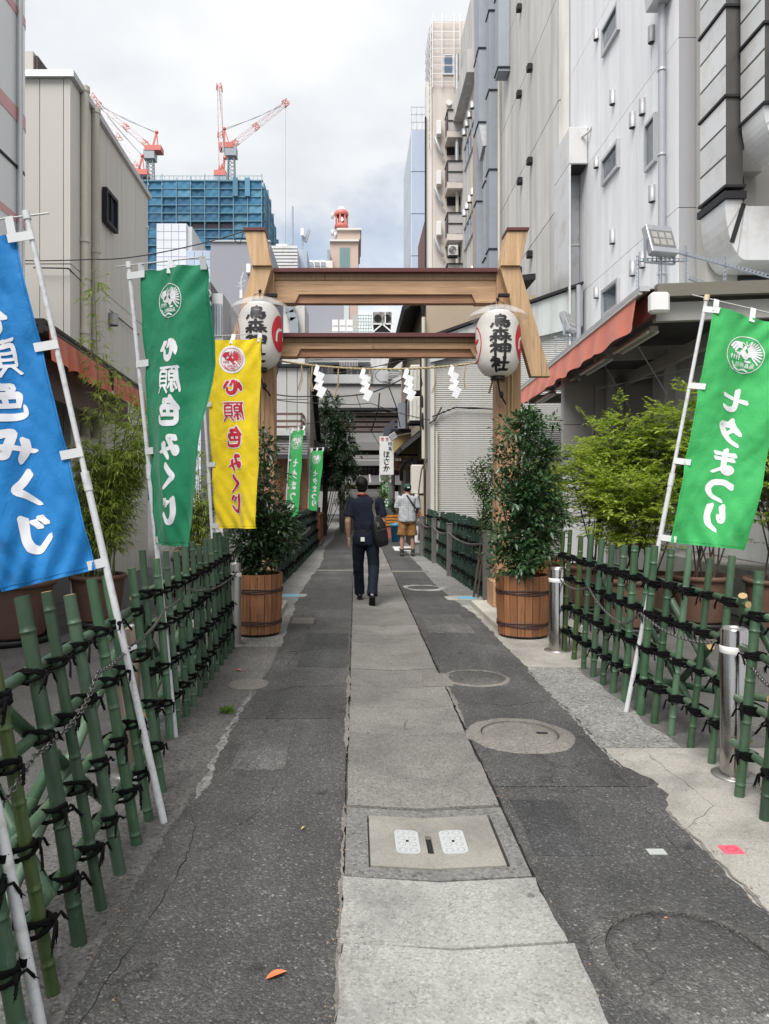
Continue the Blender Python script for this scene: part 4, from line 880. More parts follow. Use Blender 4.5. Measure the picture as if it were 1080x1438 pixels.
# a bare pole by the camera at the left
t = thing('banner_pole', 'scuffed bare white pole tied to the nearest left post', 'pole', (-.90, 2.04, 0))
b0, b1 = V((-.885, 2.05, 0)), V((-1.17, 2.0, 1.55)); MB().tube([b0, b1], .0165, 14).build('lower_pole', POLEW, t); MB().tube([b1, V((-1.42, 1.96, 2.9))], .0135, 14).build('upper_pole', POLEW, t)
for k in (.14, .33): c = b0.lerp(b1, k); MB().tube([c - V((.004, 0, .012)), c + V((-.004, 0, .012))], .0185, 12).build('tie', ROPE, t)
# ================================================================ buildings
M_WPAN = mat('white_panel', (.74, .75, .77), .55, 0, .06, 1.5, .2, 120, .03, streak=1.2, dirt=(.64, .64, .65))
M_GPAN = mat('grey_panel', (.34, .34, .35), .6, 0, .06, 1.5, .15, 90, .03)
M_CONC = mat('stained_concrete', (.56, .55, .525), .8, 0, .18, .9, .35, 25, .05, streak=.8, dirt=(.37, .35, .33))
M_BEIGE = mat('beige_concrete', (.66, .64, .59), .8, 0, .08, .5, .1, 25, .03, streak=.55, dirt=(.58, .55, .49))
M_BEIGE2 = mat('beige_front', (.43, .415, .385), .8, 0, .08, .8, .1, 25, .03)  # darker copy of the beige; paints shade into the beige building's front
M_GALV = mat('galvanised', (.40, .41, .43), .42, .55, .15, 2, vary=.05, dirt=(.30, .27, .24))
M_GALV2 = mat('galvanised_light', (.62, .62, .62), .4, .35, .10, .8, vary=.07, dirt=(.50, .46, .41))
M_DUCTB = mat('duct_blue_grey', (.28, .31, .35), .5, .4, .15, 1.5, vary=.08)
M_DK = mat('dark_frame', (.016, .016, .019), .55, spec=.3); M_DKB = mat('dark_brown', (.05, .035, .03), .6); M_GLASS = mat('window_glass', (.05, .07, .09), .08, 0, .2, 2, spec=.8)
M_GLASSB = mat('window_blue', (.10, .16, .24), .1, 0, .2, 1, spec=.8); M_ALU = mat('aluminium', (.50, .50, .51), .4, .6); M_CHROME = mat('chrome', (.36, .36, .37), .55, .6)
M_ROOFM = mat('metal_fascia', (.47, .50, .49), .55, .2, .1, 1.5, streak=2, dirt=(.33, .34, .33)); M_PIPE = mat('grey_pipe', (.32, .33, .36), .45); M_PIPEL = mat('beige_pipe', (.50, .47, .40), .6); M_RPIPE = mat('rusty_pipe', (.36, .22, .14), .8, 0, .3, 3)
M_TAN = mat('tan_wall', (.36, .29, .21), .8, 0, .15, 1.5, .2, 60); M_WHITE = mat('white_paint', (.68, .68, .67), .5, 0, .05, 3); M_MAR = mat('maroon_paint', (.16, .06, .06), .5)
def panels(parent, ax, const, th, e1, e2, zs, m_, name='panel', gap=.012):
    """panels on a plane; ax 'x': plane x=const along y edges e1..; ax 'y': plane y=const along x"""
    for i in range(len(e1) - 1):
        for j in range(len(zs) - 1):
            a, b = e1[i] + gap / 2, e1[i + 1] - gap / 2; z0, z1 = zs[j] + gap / 2, zs[j + 1] - gap / 2
            c0, c1 = sorted((const, const + th))
            (MB().box(c0, c1, a, b, z0, z1) if ax == 'x' else MB().box(a, b, c0, c1, z0, z1)).build(name, m_, parent)
def lin(a, b, n): return [a + (b - a) * i / n for i in range(n + 1)]
def win(parent, ax, c, a0, a1, z0, z1, side, fr=M_ALU, gl=M_GLASS, mull=1, w_=.05, dep=.06, name='window'):
    """window standing proud of plane c by side*dep"""
    m = MB(); q = MB()
    def bx(mm, a, b, u, v, d0, d1):
        d0, d1 = sorted((c + side * d0, c + side * d1)); (mm.box(d0, d1, a, b, u, v) if ax == 'x' else mm.box(a, b, d0, d1, u, v))
    bx(m, a0, a1, z0, z0 + w_, .002, dep); bx(m, a0, a1, z1 - w_, z1, .002, dep); bx(m, a0, a0 + w_, z0 + w_, z1 - w_, .002, dep); bx(m, a1 - w_, a1, z0 + w_, z1 - w_, .002, dep)
    for k in range(1, mull + 1): x = a0 + (a1 - a0) * k / (mull + 1); bx(m, x - w_ * .35, x + w_ * .35, z0 + w_, z1 - w_, .002, dep * .8)
    o = m.build(name, fr, parent); bx(q, a0 + w_, a1 - w_, z0 + w_, z1 - w_, .002, dep * .35); q.build('pane', gl, o); return o
def pipe(parent, pts, r, m_, name='pipe', n=10): return MB().tube(pts, r, n).build(name, m_, parent)

# ---- white panelled building on the right
t = thing('white_building', 'tall white panelled building with hooded vents on the right', 'building', (8, 15, 0))
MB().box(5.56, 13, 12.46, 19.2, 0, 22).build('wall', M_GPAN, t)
panels(t, 'x', 5.5, .058, lin(12.4, 19.2, 12), None, [.0, 3.5, 6.4, 9.3, 12.2, 15.1, 18.0, 20.9, 22], M_WPAN)
panels(t, 'y', 12.4, .058, [5.502, 6.05], None, [0, 3.5, 6.4, 9.3, 12.2, 15.1, 18, 22], M_GPAN)  # return face in darker grey, its shade put into the panel colour
for cx, cy in ((425, 130), (633, 130), (486, 365), (598, 400), (561, 450), (425, 608), (635, 725), (486, 885), (598, 972), (561, 1003), (425, 1095), (315, 18)):
    px, py = 680 + cx * .3756, cy * .3756; d = 5.5 * 1020 / (px - 500); z = PZ(py, d); m = MB(); h = .30 if cx != 425 else .24
    m.lathe([(.072, -h * .5), (.072, h * .5), (.0001, h * .5 + .01)], (5.47, d, z), 14); o = m.build('vent_hood', M_CHROME, t); MB().lathe([(.070, -h * .5 - .002), (.0001, -h * .5 - .002)], (5.47, d, z), 14).build('vent_mouth', M_DK, o)
for y_, hh in ((41, .62), (229, .60), (419, .60)): win(t, 'x', 5.5, 15.12, 16.12, PZ(y_, 15.6) - hh / 2, PZ(y_, 15.6) + hh / 2, -1, M_ALU, M_GLASS, 0, .07, .07)
win(t, 'x', 5.5, 13.25, 13.75, PZ(197, 13.4) - .45, PZ(197, 13.4) + .45, -1, M_ALU, M_GLASS, 0, .06, .06)
o = pipe(t, [(5.40, 12.83, 3.4), (5.40, 12.83, 10.15)], .062, M_PIPE, 'drain_pipe', 14)
for z in (4.6, 6.0, 7.5, 9.0, 5.4): MB().tube([(5.40, 12.83, z - .02), (5.40, 12.83, z + .02)], .078, 14).build('clamp', M_ALU, o)
MB().prismx([(12.6, 10.15), (13.05, 10.15), (13.15, 10.7), (12.5, 10.7)], 5.2, 5.48).build('rain_head', M_ALU, t)
MB().box(5.05, 5.49, 17.2, 18.5, 9.32, 10.2).build('extract_hood', M_GALV2, t, .02)
MB().box(5.05, 5.09, 17.22, 18.5, 4.6, 9.315).build('duct_cheek', M_GALV2, t); MB().box(5.092, 5.49, 17.85, 18.5, 4.6, 9.315).build('duct_back', M_GALV, t)
for z in (6.1, 7.6): MB().box(5.095, 5.49, 17.83, 17.849, z, z + .03).build('seam', M_GALV2, t)
MB().box(5.14, 5.47, 17.24, 17.8, 9.30, 9.318).build('hood_mouth', M_DK, t)
pipe(t, [(5.35, 17.19, 9.95), (5.45, 17.0, 9.98), (5.52, 16.95, 10.1)], .03, M_GALV2, 'bracket')

# ---- stained concrete building with ducts
t = thing('concrete_building', 'stained concrete building behind the white one, tall ducts on its far end', 'building', (9, 27, 0))
MB().box(5.26, 13, 19.3, 36.2, 0, 24).build('wall', M_CONC, t)
panels(t, 'x', 5.2, .058, [18.62, 20.6, 22.6, 24.6, 27, 30, 33, 36.2], None, [0, 3.4, 6.13, 8.87, 11.6, 14.35, 17.1, 19.8, 24], M_CONC, gap=.03)
MB().box(5.262, 5.48, 18.65, 19.28, 0, 24).build('corner', M_CONC, t)
for px, py in ((732, 12), (747, 96), (732, 133), (747, 227), (733, 255), (747, 358), (732, 380)):
    d = 5.2 * 1020 / (px - 500); z = PZ(py, d); MB().box(5.05, 5.199, d - .11, d + .11, z - .09, z + .11).build('vent', M_DK, t, .02)
def duct(parent, x0, x1, y0, y1, z0, z1, m_, step=2.7, fl=.035, name='duct'):
    o = MB().box(x0, x1, y0, y1, z0, z1).build(name, m_, parent, .01); z = z0 + .1
    while z < z1: MB().box(x0 - fl, x1 + .0 - .004, y0 - fl, y1 + fl, z, z + .05).build('flange', M_DK, o); z += step
    return o
duct(t, 4.80, 5.19, 24.5, 25.1, PZ(107, 24.8), 24.5, M_DUCTB, 2.6); duct(t, 4.86, 5.19, 26.5, 27.1, 7.4, 24.5, M_DUCTB, 2.9)
duct(t, 4.80, 5.19, 28.4, 29.0, PZ(178, 28.5), 24.8, M_DUCTB, 2.9); duct(t, 4.88, 5.19, 29.4, 30.0, 7.4, 24.5, M_DUCTB, 2.9); duct(t, 4.90, 5.19, 27.5, 28.1, 7.4, PZ(215, 28), M_GALV, 2.9)
MB().prismx([(28.35, PZ(178, 28.5)), (29.0, PZ(178, 28.5)), (28.3, PZ(230, 28.5)), (27.5, PZ(222, 28.5))], 4.80, 5.19).build('duct_elbow', M_GALV, t)
pipe(t, [(5.1, 25.9, 7), (5.1, 25.9, PZ(108, 25.9))], .05, M_PIPEL); pipe(t, [(5.05, 31.0, 7), (5.05, 31.0, 16.8)], .07, M_RPIPE); pipe(t, [(5.0, 35.9, 7), (5.0, 35.9, 20)], .08, M_PIPEL); pipe(t, [(4.95, 35.6, 17.5), (4.95, 35.6, 23)], .10, M_GALV)
for z in (9.6, 13.0, 16.8):
    win(t, 'x', 5.2, 31.6, 34.6, z, z + 1.1, -1, M_ALU, M_GLASSB, 3, .06, .07)
    for k in range(4): MB().lathe([(.12, -.15), (.12, .15), (.0001, .16)], (5.1, 31.8 + k * .8, z + 1.7), 10).build('vent_hood', M_ALU, t)
MB().box(4.75, 5.199, 31.2, 36.0, 19.6, 20.6).build('canopy', M_CONC, t)
# ---- duct building at the far right
t = thing('duct_building', 'beige panelled building hung with big galvanised ducts at the right edge', 'building', (8, 11, 0))
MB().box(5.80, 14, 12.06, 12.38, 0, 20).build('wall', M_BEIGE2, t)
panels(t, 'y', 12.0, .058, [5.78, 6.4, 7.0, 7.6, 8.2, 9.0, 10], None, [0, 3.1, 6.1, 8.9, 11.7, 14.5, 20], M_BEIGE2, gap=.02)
def duct2(x0, x1, y0, y1, zb, zt, step):
    o = MB().box(x0, x1, y0, y1, zb, zt).build('duct', mat('shaded_duct_steel', (.085, .083, .08), .4, .4, .2, 1.2), t); z = zt; k = 0  # box colour darkened to paint in the shade of the front faces
    n = int((zt - zb) / step)
    for k in range(n + 1):
        z = zb + k * step; MB().box(x0 - .03, x1 + .03, y0 - .03, y1 + .03, z - .02, z + .02).build('flange', M_DK, o)
        for j in range(3): MB().box(x0 - .006, x0 - .001, y0, y1, z + step * j / 3 + .028, z + step * (j + 1) / 3 - .012 - (.03 if j == 2 else 0)).build('duct_panel', M_GALV2, o)  # pale sheets on the left only, painting in the lit side
    return o
def elbow(x0, x1, y0, y1, zt, r, right):
    # quarter bend from vertical to a run towards +x
    n = 10; vs = []
    for i in range(n + 1):
        a = math.pi * .5 * i / n
        for rr_ in (r, .08):
            x = x1 + .08 - rr_ * math.cos(a) if rr_ == .08 else x1 + .08 - (x1 - x0 + .08) * math.cos(a); z = zt - rr_ * math.sin(a)
            vs += [(x, y0, z), (x, y1, z)]
    fs = []
    for i in range(n):
        a = 4 * i; b = a + 4; fs += [(a, b, b + 1, a + 1), (a + 2, a + 3, b + 3, b + 2), (a, a + 2, b + 2, b), (a + 1, b + 1, b + 3, a + 3)]
    m = MB(); m.add(vs, fs, False); eo = m.build('elbow', M_GALV2, t)
    for i in (0, 3, 5, 7):
        a = 4 * i; p, q_ = V(vs[a]), V(vs[a + 2]); MB().bar(p + V((0, -.004, 0)), q_ + V((0, -.004, 0)), .012 if i != 5 else .07, .012, (0, 1, 0)).build('seam', M_DK if i == 5 else M_GALV, eo)
    MB().box(x1 + .081, right, y0 + .01, y1 - .01, zt - r + .005, zt - .085).build('duct_run', M_GALV2, t, .005)
    for k in range(1, 5): xx = x1 + .081 + k * .42; MB().box(xx, xx + .012, y0 + .004, y0 + .0095, zt - r + .005, zt - .085).build('seam', M_DK, t)
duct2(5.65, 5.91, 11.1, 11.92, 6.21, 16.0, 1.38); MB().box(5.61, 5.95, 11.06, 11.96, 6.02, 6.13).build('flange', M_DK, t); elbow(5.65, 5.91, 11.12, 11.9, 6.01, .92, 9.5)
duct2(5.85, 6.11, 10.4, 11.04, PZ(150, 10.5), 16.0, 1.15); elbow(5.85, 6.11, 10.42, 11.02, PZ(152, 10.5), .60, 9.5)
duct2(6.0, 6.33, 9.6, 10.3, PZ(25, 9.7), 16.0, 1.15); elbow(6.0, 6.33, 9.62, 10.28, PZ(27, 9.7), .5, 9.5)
MB().box(5.95, 6.6, 11.8, 11.99, PZ(245, 11.9), PZ(215, 11.9)).build('window_hood', M_BEIGE2, t, .01)
win(t, 'y', 12.0, 6.3, 6.9, 4.3, 5.1, -1, M_DK, M_GLASS, 0)

# ---- shed roofed building with fine siding
t = thing('siding_building', 'low house clad in fine ribbed grey siding behind the right gate post', 'house', (3.6, 17.6, 0))
zl, zr = PZ(478, 17.5), PZ(404, 17.5); XL, XR = 1.82, 5.42
def ztop(x): return zl + (zr - zl) * (x - XL) / (XR - XL)
MB().prism([(XL, 0), (XR, 0), (XR, ztop(XR) - .1), (XL, ztop(XL) - .1)], 17.53, 18.58).build('wall', M_GPAN, t)
m = MB(); z = .02; pit = .047; vs = []
while z < ztop(XR) - .9:
    x0 = XL
    if z > ztop(XL) - .62: x0 = XL + (z - (ztop(XL) - .62)) / (zr - zl) * (XR - XL)
    m.add([(x0, 17.525, z), (XR, 17.525, z), (XR, 17.495, z + .008), (x0, 17.495, z + .008), (XR, 17.505, z + pit - .004), (x0, 17.505, z + pit - .004), (XR, 17.525, z + pit), (x0, 17.525, z + pit)], [(0, 1, 2, 3), (3, 2, 4, 5), (5, 4, 6, 7)]); z += pit
M_SIDE = mat('siding', (.40, .40, .385), .6, 0, .06, 1.2, streak=1.5, dirt=(.36, .35, .32)); m.build('siding', M_SIDE, t, kind='stuff')
MB().prism([(XL - .05, ztop(XL) - .55), (XR, ztop(XR) - .95), (XR, ztop(XR)), (XL - .05, ztop(XL))], 17.38, 17.49).build('fascia', M_ROOFM, t)
MB().prism([(XL - .12, ztop(XL) + .001), (XR, ztop(XR) + .03), (XR, ztop(XR) + .10), (XL - .12, ztop(XL) + .07)], 17.30, 18.58).build('roof', M_DK, t)
MB().box(XL - .03, XL + .06, 17.44, 17.494, 0, ztop(XL) - .56).build('corner_trim', mat('trim', (.52, .50, .45), .6), t)
pipe(t, [(XL + .12, 17.44, 0), (XL + .12, 17.44, 3.0)], .03, M_PIPEL, 'pipe'); cb = [P(607, 585, 17.4), P(640, 572, 17.4), P(700, 575, 17.4), P(760, 578, 17.4)]; pipe(t, cb, .02, M_DK, 'cable', 6)
pipe(t, [P(603, 595, 17.4), P(612, 588, 17.4), P(620, 572, 17.4)], .02, M_DK, 'cable', 6)
pipe(t, [(5.3, 17.3, 4.4), (5.3, 17.3, ztop(XR))], .06, M_PIPE, 'drain_pipe')
# ---- narrow balcony building
t = thing('balcony_building', 'narrow beige high rise with dark framed balconies above the alley', 'building', (4.5, 37, 0))
M_NB = mat('pinkish_beige', (.56, .51, .47), .8, 0, .06, .6, streak=1, dirt=(.47, .42, .39)); M_NBL = mat('pale_beige', (.62, .60, .56), .8, 0, .05, .6)
zt = PZ(30, 36.5)
MB().box(3.86, 6.5, 36.5, 38.4, 0, zt).build('wall', M_NB, t); MB().box(3.58, 3.858, 37.0, 37.7, 0, PZ(115, 37)).build('side_wing', M_NBL, t); MB().box(3.50, 3.575, 36.9, 37.05, 0, PZ(165, 37)).build('drain_pipe', M_DK, t)
m = MB()
for k in range(8): z = zt - .2 - k * .42; m.bar((3.82, 36.35, z), (5.2, 36.35, z), .03, .03); m.bar((3.78, 36.4, z), (3.78, 39, z), .03, .03)
for x in (3.82, 4.3, 4.9, 5.2): m.bar((x, 36.35, zt - 3.4), (x, 36.35, zt + .3), .035, .035)
for y in (36.6, 37.2, 37.8, 38.4, 39): m.bar((3.76, y, zt - 6.4), (3.76, y, zt + .1), .03, .03)
for k in range(14): z = zt - .2 - k * .45; m.bar((3.72, 36.6, z), (3.72, 39, z), .025, .025)
m.build('roof_lattice', M_WHITE, t, kind='stuff')
win(t, 'y', 36.5, PX(622, 36.5), PX(637, 36.5), PZ(106, 36.5), PZ(77, 36.5), -1, M_ALU, M_GLASSB, 0, .07)
MB().tube([(PX(631, 36.3), 36.36, PZ(143, 36.3)), (PX(631, 36.3), 36.49, PZ(143, 36.3))], .14, 16).build('lamp', M_WHITE, t)
for k, y_ in enumerate((160, 231, 303, 374)):
    x0, x1 = PX(627, 35.8), PX(647, 35.8); za, zb = PZ(y_ + 30, 35.8), PZ(y_, 35.8)
    MB().box(x0, x1 + .6, 35.4, 36.49, PZ(y_ + 38, 35.8), za).build('balcony_floor', M_NB, t)
    o = MB().bar((x0, 35.42, zb), (x1 + .6, 35.42, zb), .06, .06).bar((x0, 35.42, za + .05), (x0, 35.42, zb), .06, .06).bar((x0, 35.42, (za + zb) / 2), (x1 + .6, 35.42, (za + zb) / 2), .04, .05).bar((x0, 35.42, zb), (x0, 36.4, zb), .05, .05).bar((x0, 36.0, za), (x0, 36.0, zb), .05, .05).build('railing', M_DK, t)
    MB().box(x0 + .05, x1 + .6, 35.44, 35.46, za + .05, zb - .04).build('railing_panel', mat('frosted', (.38, .36, .36), .5), o)
    MB().box(x0 + .1, x1 + .5, 36.44, 36.498, PZ(y_ + 58, 36.5), PZ(y_ + 40, 36.5)).build('opening', M_DK, t)
    MB().box(x0 - .45, x0 - .2, 36.1, 36.45, za + .2, za + .9).build('condenser', M_WHITE, t, .03)
    pipe(t, [(x0 - .5, 36.3, za + .1), (x0 - .3, 36.2, za - .5), (x0 - .1, 36.3, za - .8)], .08, M_ALU)
def condenser(x0, x1, y0, y1, z0, z1, label, front='y'):
    q = thing('air_conditioner', label, 'air conditioner', ((x0 + x1) / 2, (y0 + y1) / 2, z0))
    MB().box(x0, x1, y0, y1, z0, z1).build('casing', mat('ac_white', (.58, .57, .52), .5, 0, .08, 3, dirt=(.45, .42, .36)), q, .02)
    if front == 'y':
        c = (x0 + (x1 - x0) * .42, y0 - .004, (z0 + z1) / 2); r = (z1 - z0) * .38
        g = MB(); g.add([(c[0] + r * math.cos(a * .2618), c[1], c[2] + r * math.sin(a * .2618)) for a in range(24)], [tuple(range(24))]); o = g.build('fan_opening', M_DK, q)
        g = MB()
        for k in range(1, 5): g.tube([(c[0] + r * k / 4 * math.cos(a * .2618), c[1] - .006, c[2] + r * k / 4 * math.sin(a * .2618)) for a in range(25)], .012, 4, False)
        g.build('grille', M_ALU, o)
    else:
        yc, zc, r = y0 + (y1 - y0) * .4, (z0 + z1) / 2, (z1 - z0) * .40; g = MB(); g.add([(x0 - .004, yc + r * math.cos(a * .2618), zc + r * math.sin(a * .2618)) for a in range(24)], [tuple(range(24))]); g.build('fan_opening', M_DK, q)
        m_ = MB()
        for k in range(3): m_.box(x0 + .05 + k * .1, x0 + .09 + k * .1, y0 - .006, y0 - .001, z0 + .08, z1 - .08)
        m_.build('side_ribs', mat('ac_rib', (.42, .41, .38), .5), q)
    m_ = MB(); m_.box(x0 - .03, x1 + .03, y0 + .05, y0 + .1, z0 - .06, z0 - .002); m_.box(x0 - .03, x1 + .03, y1 - .1, y1 - .05, z0 - .06, z0 - .002); m_.build('bracket', M_DK, q)
    return q
condenser(PX(629, 35.2), PX(642, 35.2), 34.9, 35.3, PZ(361, 35.2), PZ(347, 35.2), 'air conditioner unit on the high balcony with round fan facing the lane')
# ---- scaffolded and brown buildings
t = thing('scaffolded_building', 'distant tower wrapped in blue grey scaffold netting', 'building', (6.5, 75, 0))
q = NT('scaffold_net'); v = q.map((1, 1, .3)); f = q.noise(v, 1.1, 5); q.color(q.mix(f, (.30, .36, .46), (.40, .46, .55))); q.rough(.7); NET = q.m
NETLIT = mat('scaffold_net_lit', (.50, .54, .60), .7, 0, .08, .6)  # lighter net for the left face, the light on it put into colour
zt = PZ(182, 70)
MB().box(5.40, 7.4, 70.1, 81, 0, zt).build('wall', NET, t)
for k in range(9): z = zt * k / 9; MB().box(5.38, 7.4, 70, 70.09, z + .04, zt * (k + 1) / 9 - .04).build('net_panel', NET, t); MB().box(5.31, 5.395, 70.02, 81, z + .04, zt * (k + 1) / 9 - .04).build('net_panel', NETLIT, t)
m = MB()
for k in range(5): m.bar((5.35 + k * .5, 70.05, zt), (5.35 + k * .5, 70.05, PZ(150, 70)), .06, .06)
for k in range(4): z = zt + (PZ(150, 70) - zt) * k / 3; m.bar((5.3, 70.05, z), (7.4, 70.05, z), .06, .06)
for k in range(4): m.bar((5.35 + k * .5, 70.05, zt), (5.85 + k * .5, 70.05, zt + 1.8), .04, .04)
m.build('scaffold', M_GALV, t)
t = thing('brown_building', 'narrow brown clad building in front of the scaffolded tower', 'building', (5, 46, 0))
MB().box(4.25, 6.5, 43, 49.2, 0, 18.2).build('wall', mat('brown_clad', (.13, .065, .055), .6, 0, .1, .6), t)
for k in range(14): MB().box(4.19, 4.248, 43.05 + k * .44, 43.05 + k * .44 + .40, 2, 18.15).build('panel', mat('brown_panel', (.15, .07, .06), .6, 0, .1, .6, vary=.1), t)
MB().box(3.9, 4.18, 47, 48.6, 8.0, 12.5).build('sign_board', M_WHITE, t)

# ---- carport with red awning (right)
t = thing('carport', 'open steel carport with brown roof edge and red awning on the right', 'carport', (4, 8, 0))
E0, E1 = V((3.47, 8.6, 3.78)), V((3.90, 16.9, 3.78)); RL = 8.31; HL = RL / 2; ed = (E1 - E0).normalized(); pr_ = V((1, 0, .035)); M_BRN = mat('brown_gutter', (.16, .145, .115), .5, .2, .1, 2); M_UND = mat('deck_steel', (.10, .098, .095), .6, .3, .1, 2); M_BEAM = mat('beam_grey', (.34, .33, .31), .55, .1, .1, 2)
M_DRED = mat('dark_red_fascia', (.085, .02, .02), .5)
m = MB()
for k in range(36):   # corrugated deck seen from below
    a = E0 + V((.03, 0, .10)) + ed * (RL * k / 36); b = a + pr_ * 4.6; c = a + ed * .117; d = c + pr_ * 4.6; e = a + ed * .234; f = e + pr_ * 4.6; up = V((0, 0, .05))
    m.add([a, b, c + up, d + up, e, f], [(0, 1, 3, 2), (2, 3, 5, 4)])
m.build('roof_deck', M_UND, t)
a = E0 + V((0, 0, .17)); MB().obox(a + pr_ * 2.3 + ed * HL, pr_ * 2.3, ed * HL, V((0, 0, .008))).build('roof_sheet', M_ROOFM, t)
MB().obox(E0 + pr_ * 2.36 + V((0, -.05, .12)), pr_ * 2.3, V((0, .05, 0)), V((0, 0, .075))).build('front_gutter', M_BRN, t)
MB().obox((E0 + E1) * .5 + V((-.06, 0, .16)), ed * (HL + .03), V((.06, 0, 0)), V((0, 0, .03))).build('side_gutter', M_ALU, t)
MB().box(3.42, 3.64, 8.40, 8.54, 3.62, 3.86).build('gutter_box', M_WHITE, t, .03)
MB().obox((E0 + E1) * .5 + V((.05, 0, -.03)), ed * HL, V((.035, 0, 0)), V((0, 0, .13))).build('side_fascia', M_DRED, t)
MB().obox(E0 + pr_ * 2.4 + V((0, .10, -.10)), pr_ * 2.3, V((0, .05, 0)), V((0, 0, .11))).build('front_beam', M_BEAM, t)
for k in (.33, .66, .985): MB().obox(E0 + ed * RL * k + pr_ * 2.4 + V((0, 0, -.10)), pr_ * 2.3, V((0, .045, 0)), V((0, 0, .10))).build('cross_beam', M_BEAM, t)
MB().obox((E0 + E1) * .5 + V((1.1, .1, -.26)), ed * (HL - .1), V((.04, 0, 0)), V((0, 0, .09))).build('long_beam', M_BEAM, t)
for p in (V((4.75, 11.0, 0)), V((4.5, 12.85, 0)), V((5.1, 8.8, 0))): MB().box(p.x - .06, p.x + .06, p.y - .06, p.y + .06, 0, 3.70).build('column', M_BEAM, t)
m = MB(); nA = 90
def aw(u, v):
    p = E0.lerp(E1, .02 + .96 * u) + V((-.10, 0, .10)); drop = .38 + .015 * math.sin(u * 47) + .02 * noise.noise(V((u * 20, 1, 1)))
    return p + V((-.05 * v + (.022 * v) * math.sin(u * 60 + 2 * noise.noise(V((u * 9, v, 0)))), 0, -drop * v))
m.grid(aw, nA * 2, 6); m.build('awning_cloth', clothmat('awning_red', (.72, .19, .12)), t)
MB().tube([E0 + V((-.10, 0, .115)), E1 + V((-.10, 0, .115))], .022, 8).build('awning_rod', M_WHITE, t)
for k in range(4):
    p = E0 + ed * (1.2 + k * 1.9) + V((.22, 0, -.20)); o = MB().obox(p, ed * .75, V((.05, 0, 0)), V((0, 0, .03))).build('light_fitting', M_BEAM, t)
    for s in (-1, 1): MB().tube([p + V((.06 * s, 0, -.035)) - ed * .7, p + V((.06 * s, 0, -.035)) + ed * .7], .02, 8).build('lamp_tube', M_WHITE, o)
for k in range(3): p = E0 + ed * (1.6 + k * 1.6) + V((.35, 0, -.1)); MB().tube([p, p + V((.5, .1, -.75))], .006, 5).build('stay_wire', M_ALU, t)
MB().tube([E0 + ed * 1 + V((1.4, 0, -.5)), E0 + ed * 5 + V((.35, 0, -.4))], .006, 5).build('stay_wire', M_ALU, t)
t = thing('yard_wall', 'plain grey wall closing the yard behind the carport shrubs', 'wall', (6, 12.3, 0))
MB().box(3.72, 8.2, 13.06, 13.18, 0, 3.75).build('wall', M_GPAN, t); panels(t, 'y', 13.0, .058, lin(3.72, 5.35, 3), None, [1.9, 2.75, 3.5], mat('louvre_grey', (.30, .29, .28), .6, vary=.1)); panels(t, 'y', 13.0, .058, lin(3.72, 5.35, 2), None, [0, 1.9], M_WPAN)
MB().box(5.30, 5.42, 5.2, 12.99, 0, 3.7).build('side_wall', M_WPAN, t); panels(t, 'x', 5.24, .058, lin(5.2, 12.99, 9), None, [.62, 2.2], M_WPAN)
MB().box(4.7, 5.235, 5.0, 12.99, 0, .62).build('ledge', concrete('ledge_concrete', (.36, .35, .32), .2, 150, .4, .9), t, .02)
# ---- floodlights
def floodlight(c, s, yaw, tilt, label, legs):
    q = thing('floodlight', label, 'floodlight', c); c = V(c); R_ = Matrix.Rotation(yaw, 3, 'Z') @ Matrix.Rotation(tilt, 3, 'X'); ax, ay, az_ = (R_ @ V((1, 0, 0)), R_ @ V((0, 1, 0)), R_ @ V((0, 0, 1)))
    MB().obox(c, ax * s * .5, ay * s * .14, az_ * s * .55).build('housing', M_GALV, q, .008); MB().obox(c - ay * (s * .145), ax * s * .44, ay * s * .004, az_ * s * .33).build('lens', mat('flood_lens', (.16, .16, .15), .15, 0, .4, 14), q)
    for i in range(2):
        for j in range(3): MB().obox(c - ay * (s * .152) + ax * s * (-.27 + .27 * j) + az_ * s * (-.14 + .28 * i), ax * s * .10, ay * s * .003, az_ * s * .11).build('led_block', mat('led', (.32, .31, .28), .25, 0, .3, 30), q)
    for k in range(6): MB().obox(c + ay * (s * .20), ax * s * .006 , ay * s * .06, az_ * s * .5).build('fin', M_GALV, q) if k == 0 else MB().obox(c + ay * (s * .20) + ax * s * (-.4 + .16 * k), ax * s * .008, ay * s * .06, az_ * s * .5).build('fin', M_GALV, q)
    m = MB(); m.bar(c + ax * s * .56 + az_ * s * .05, c + ax * s * .56 - V((0, 0, s * .75)), .012, .04); m.bar(c - ax * s * .56 + az_ * s * .05, c - ax * s * .56 - V((0, 0, s * .75)), .012, .04); m.bar(c - ax * s * .56 - V((0, 0, s * .74)), c + ax * s * .56 - V((0, 0, s * .74)), .05, .012); m.build('yoke', M_DUCTB, q)
    for p in legs: angle(q, p[0], p[1])
def angle(q, a, b, w_=.036):
    a, b = V(a), V(b); m = MB(); d = b - a; n = int(d.length / .05); e = d.normalized(); sd = e.cross(V((0, 1, 0)) if abs(e.y) < .9 else V((0, 0, 1))).normalized(); th = sd.cross(e)
    m.obox((a + b) / 2 - sd * w_ * .42, d / 2, sd * w_ * .09, th * .0025); m.obox((a + b) / 2 + sd * w_ * .42, d / 2, sd * w_ * .09, th * .0025); m.obox((a + b) / 2 - sd * w_ * .5 + th * w_ * .4, d / 2, sd * .0025, th * w_ * .4)
    for k in range(n + 1): m.obox(a + e * (d.length * k / max(1, n)), e * .009, sd * w_ * .35, th * .0024)
    return m.build('slotted_angle', M_DUCTB, q)
k_ = 1.40
def fl(x, y, z): return V((3.47 + (x - 2.46) * k_, 8.6 + (y - 6.1) * k_, 3.95 + (z - 3.30) * k_))
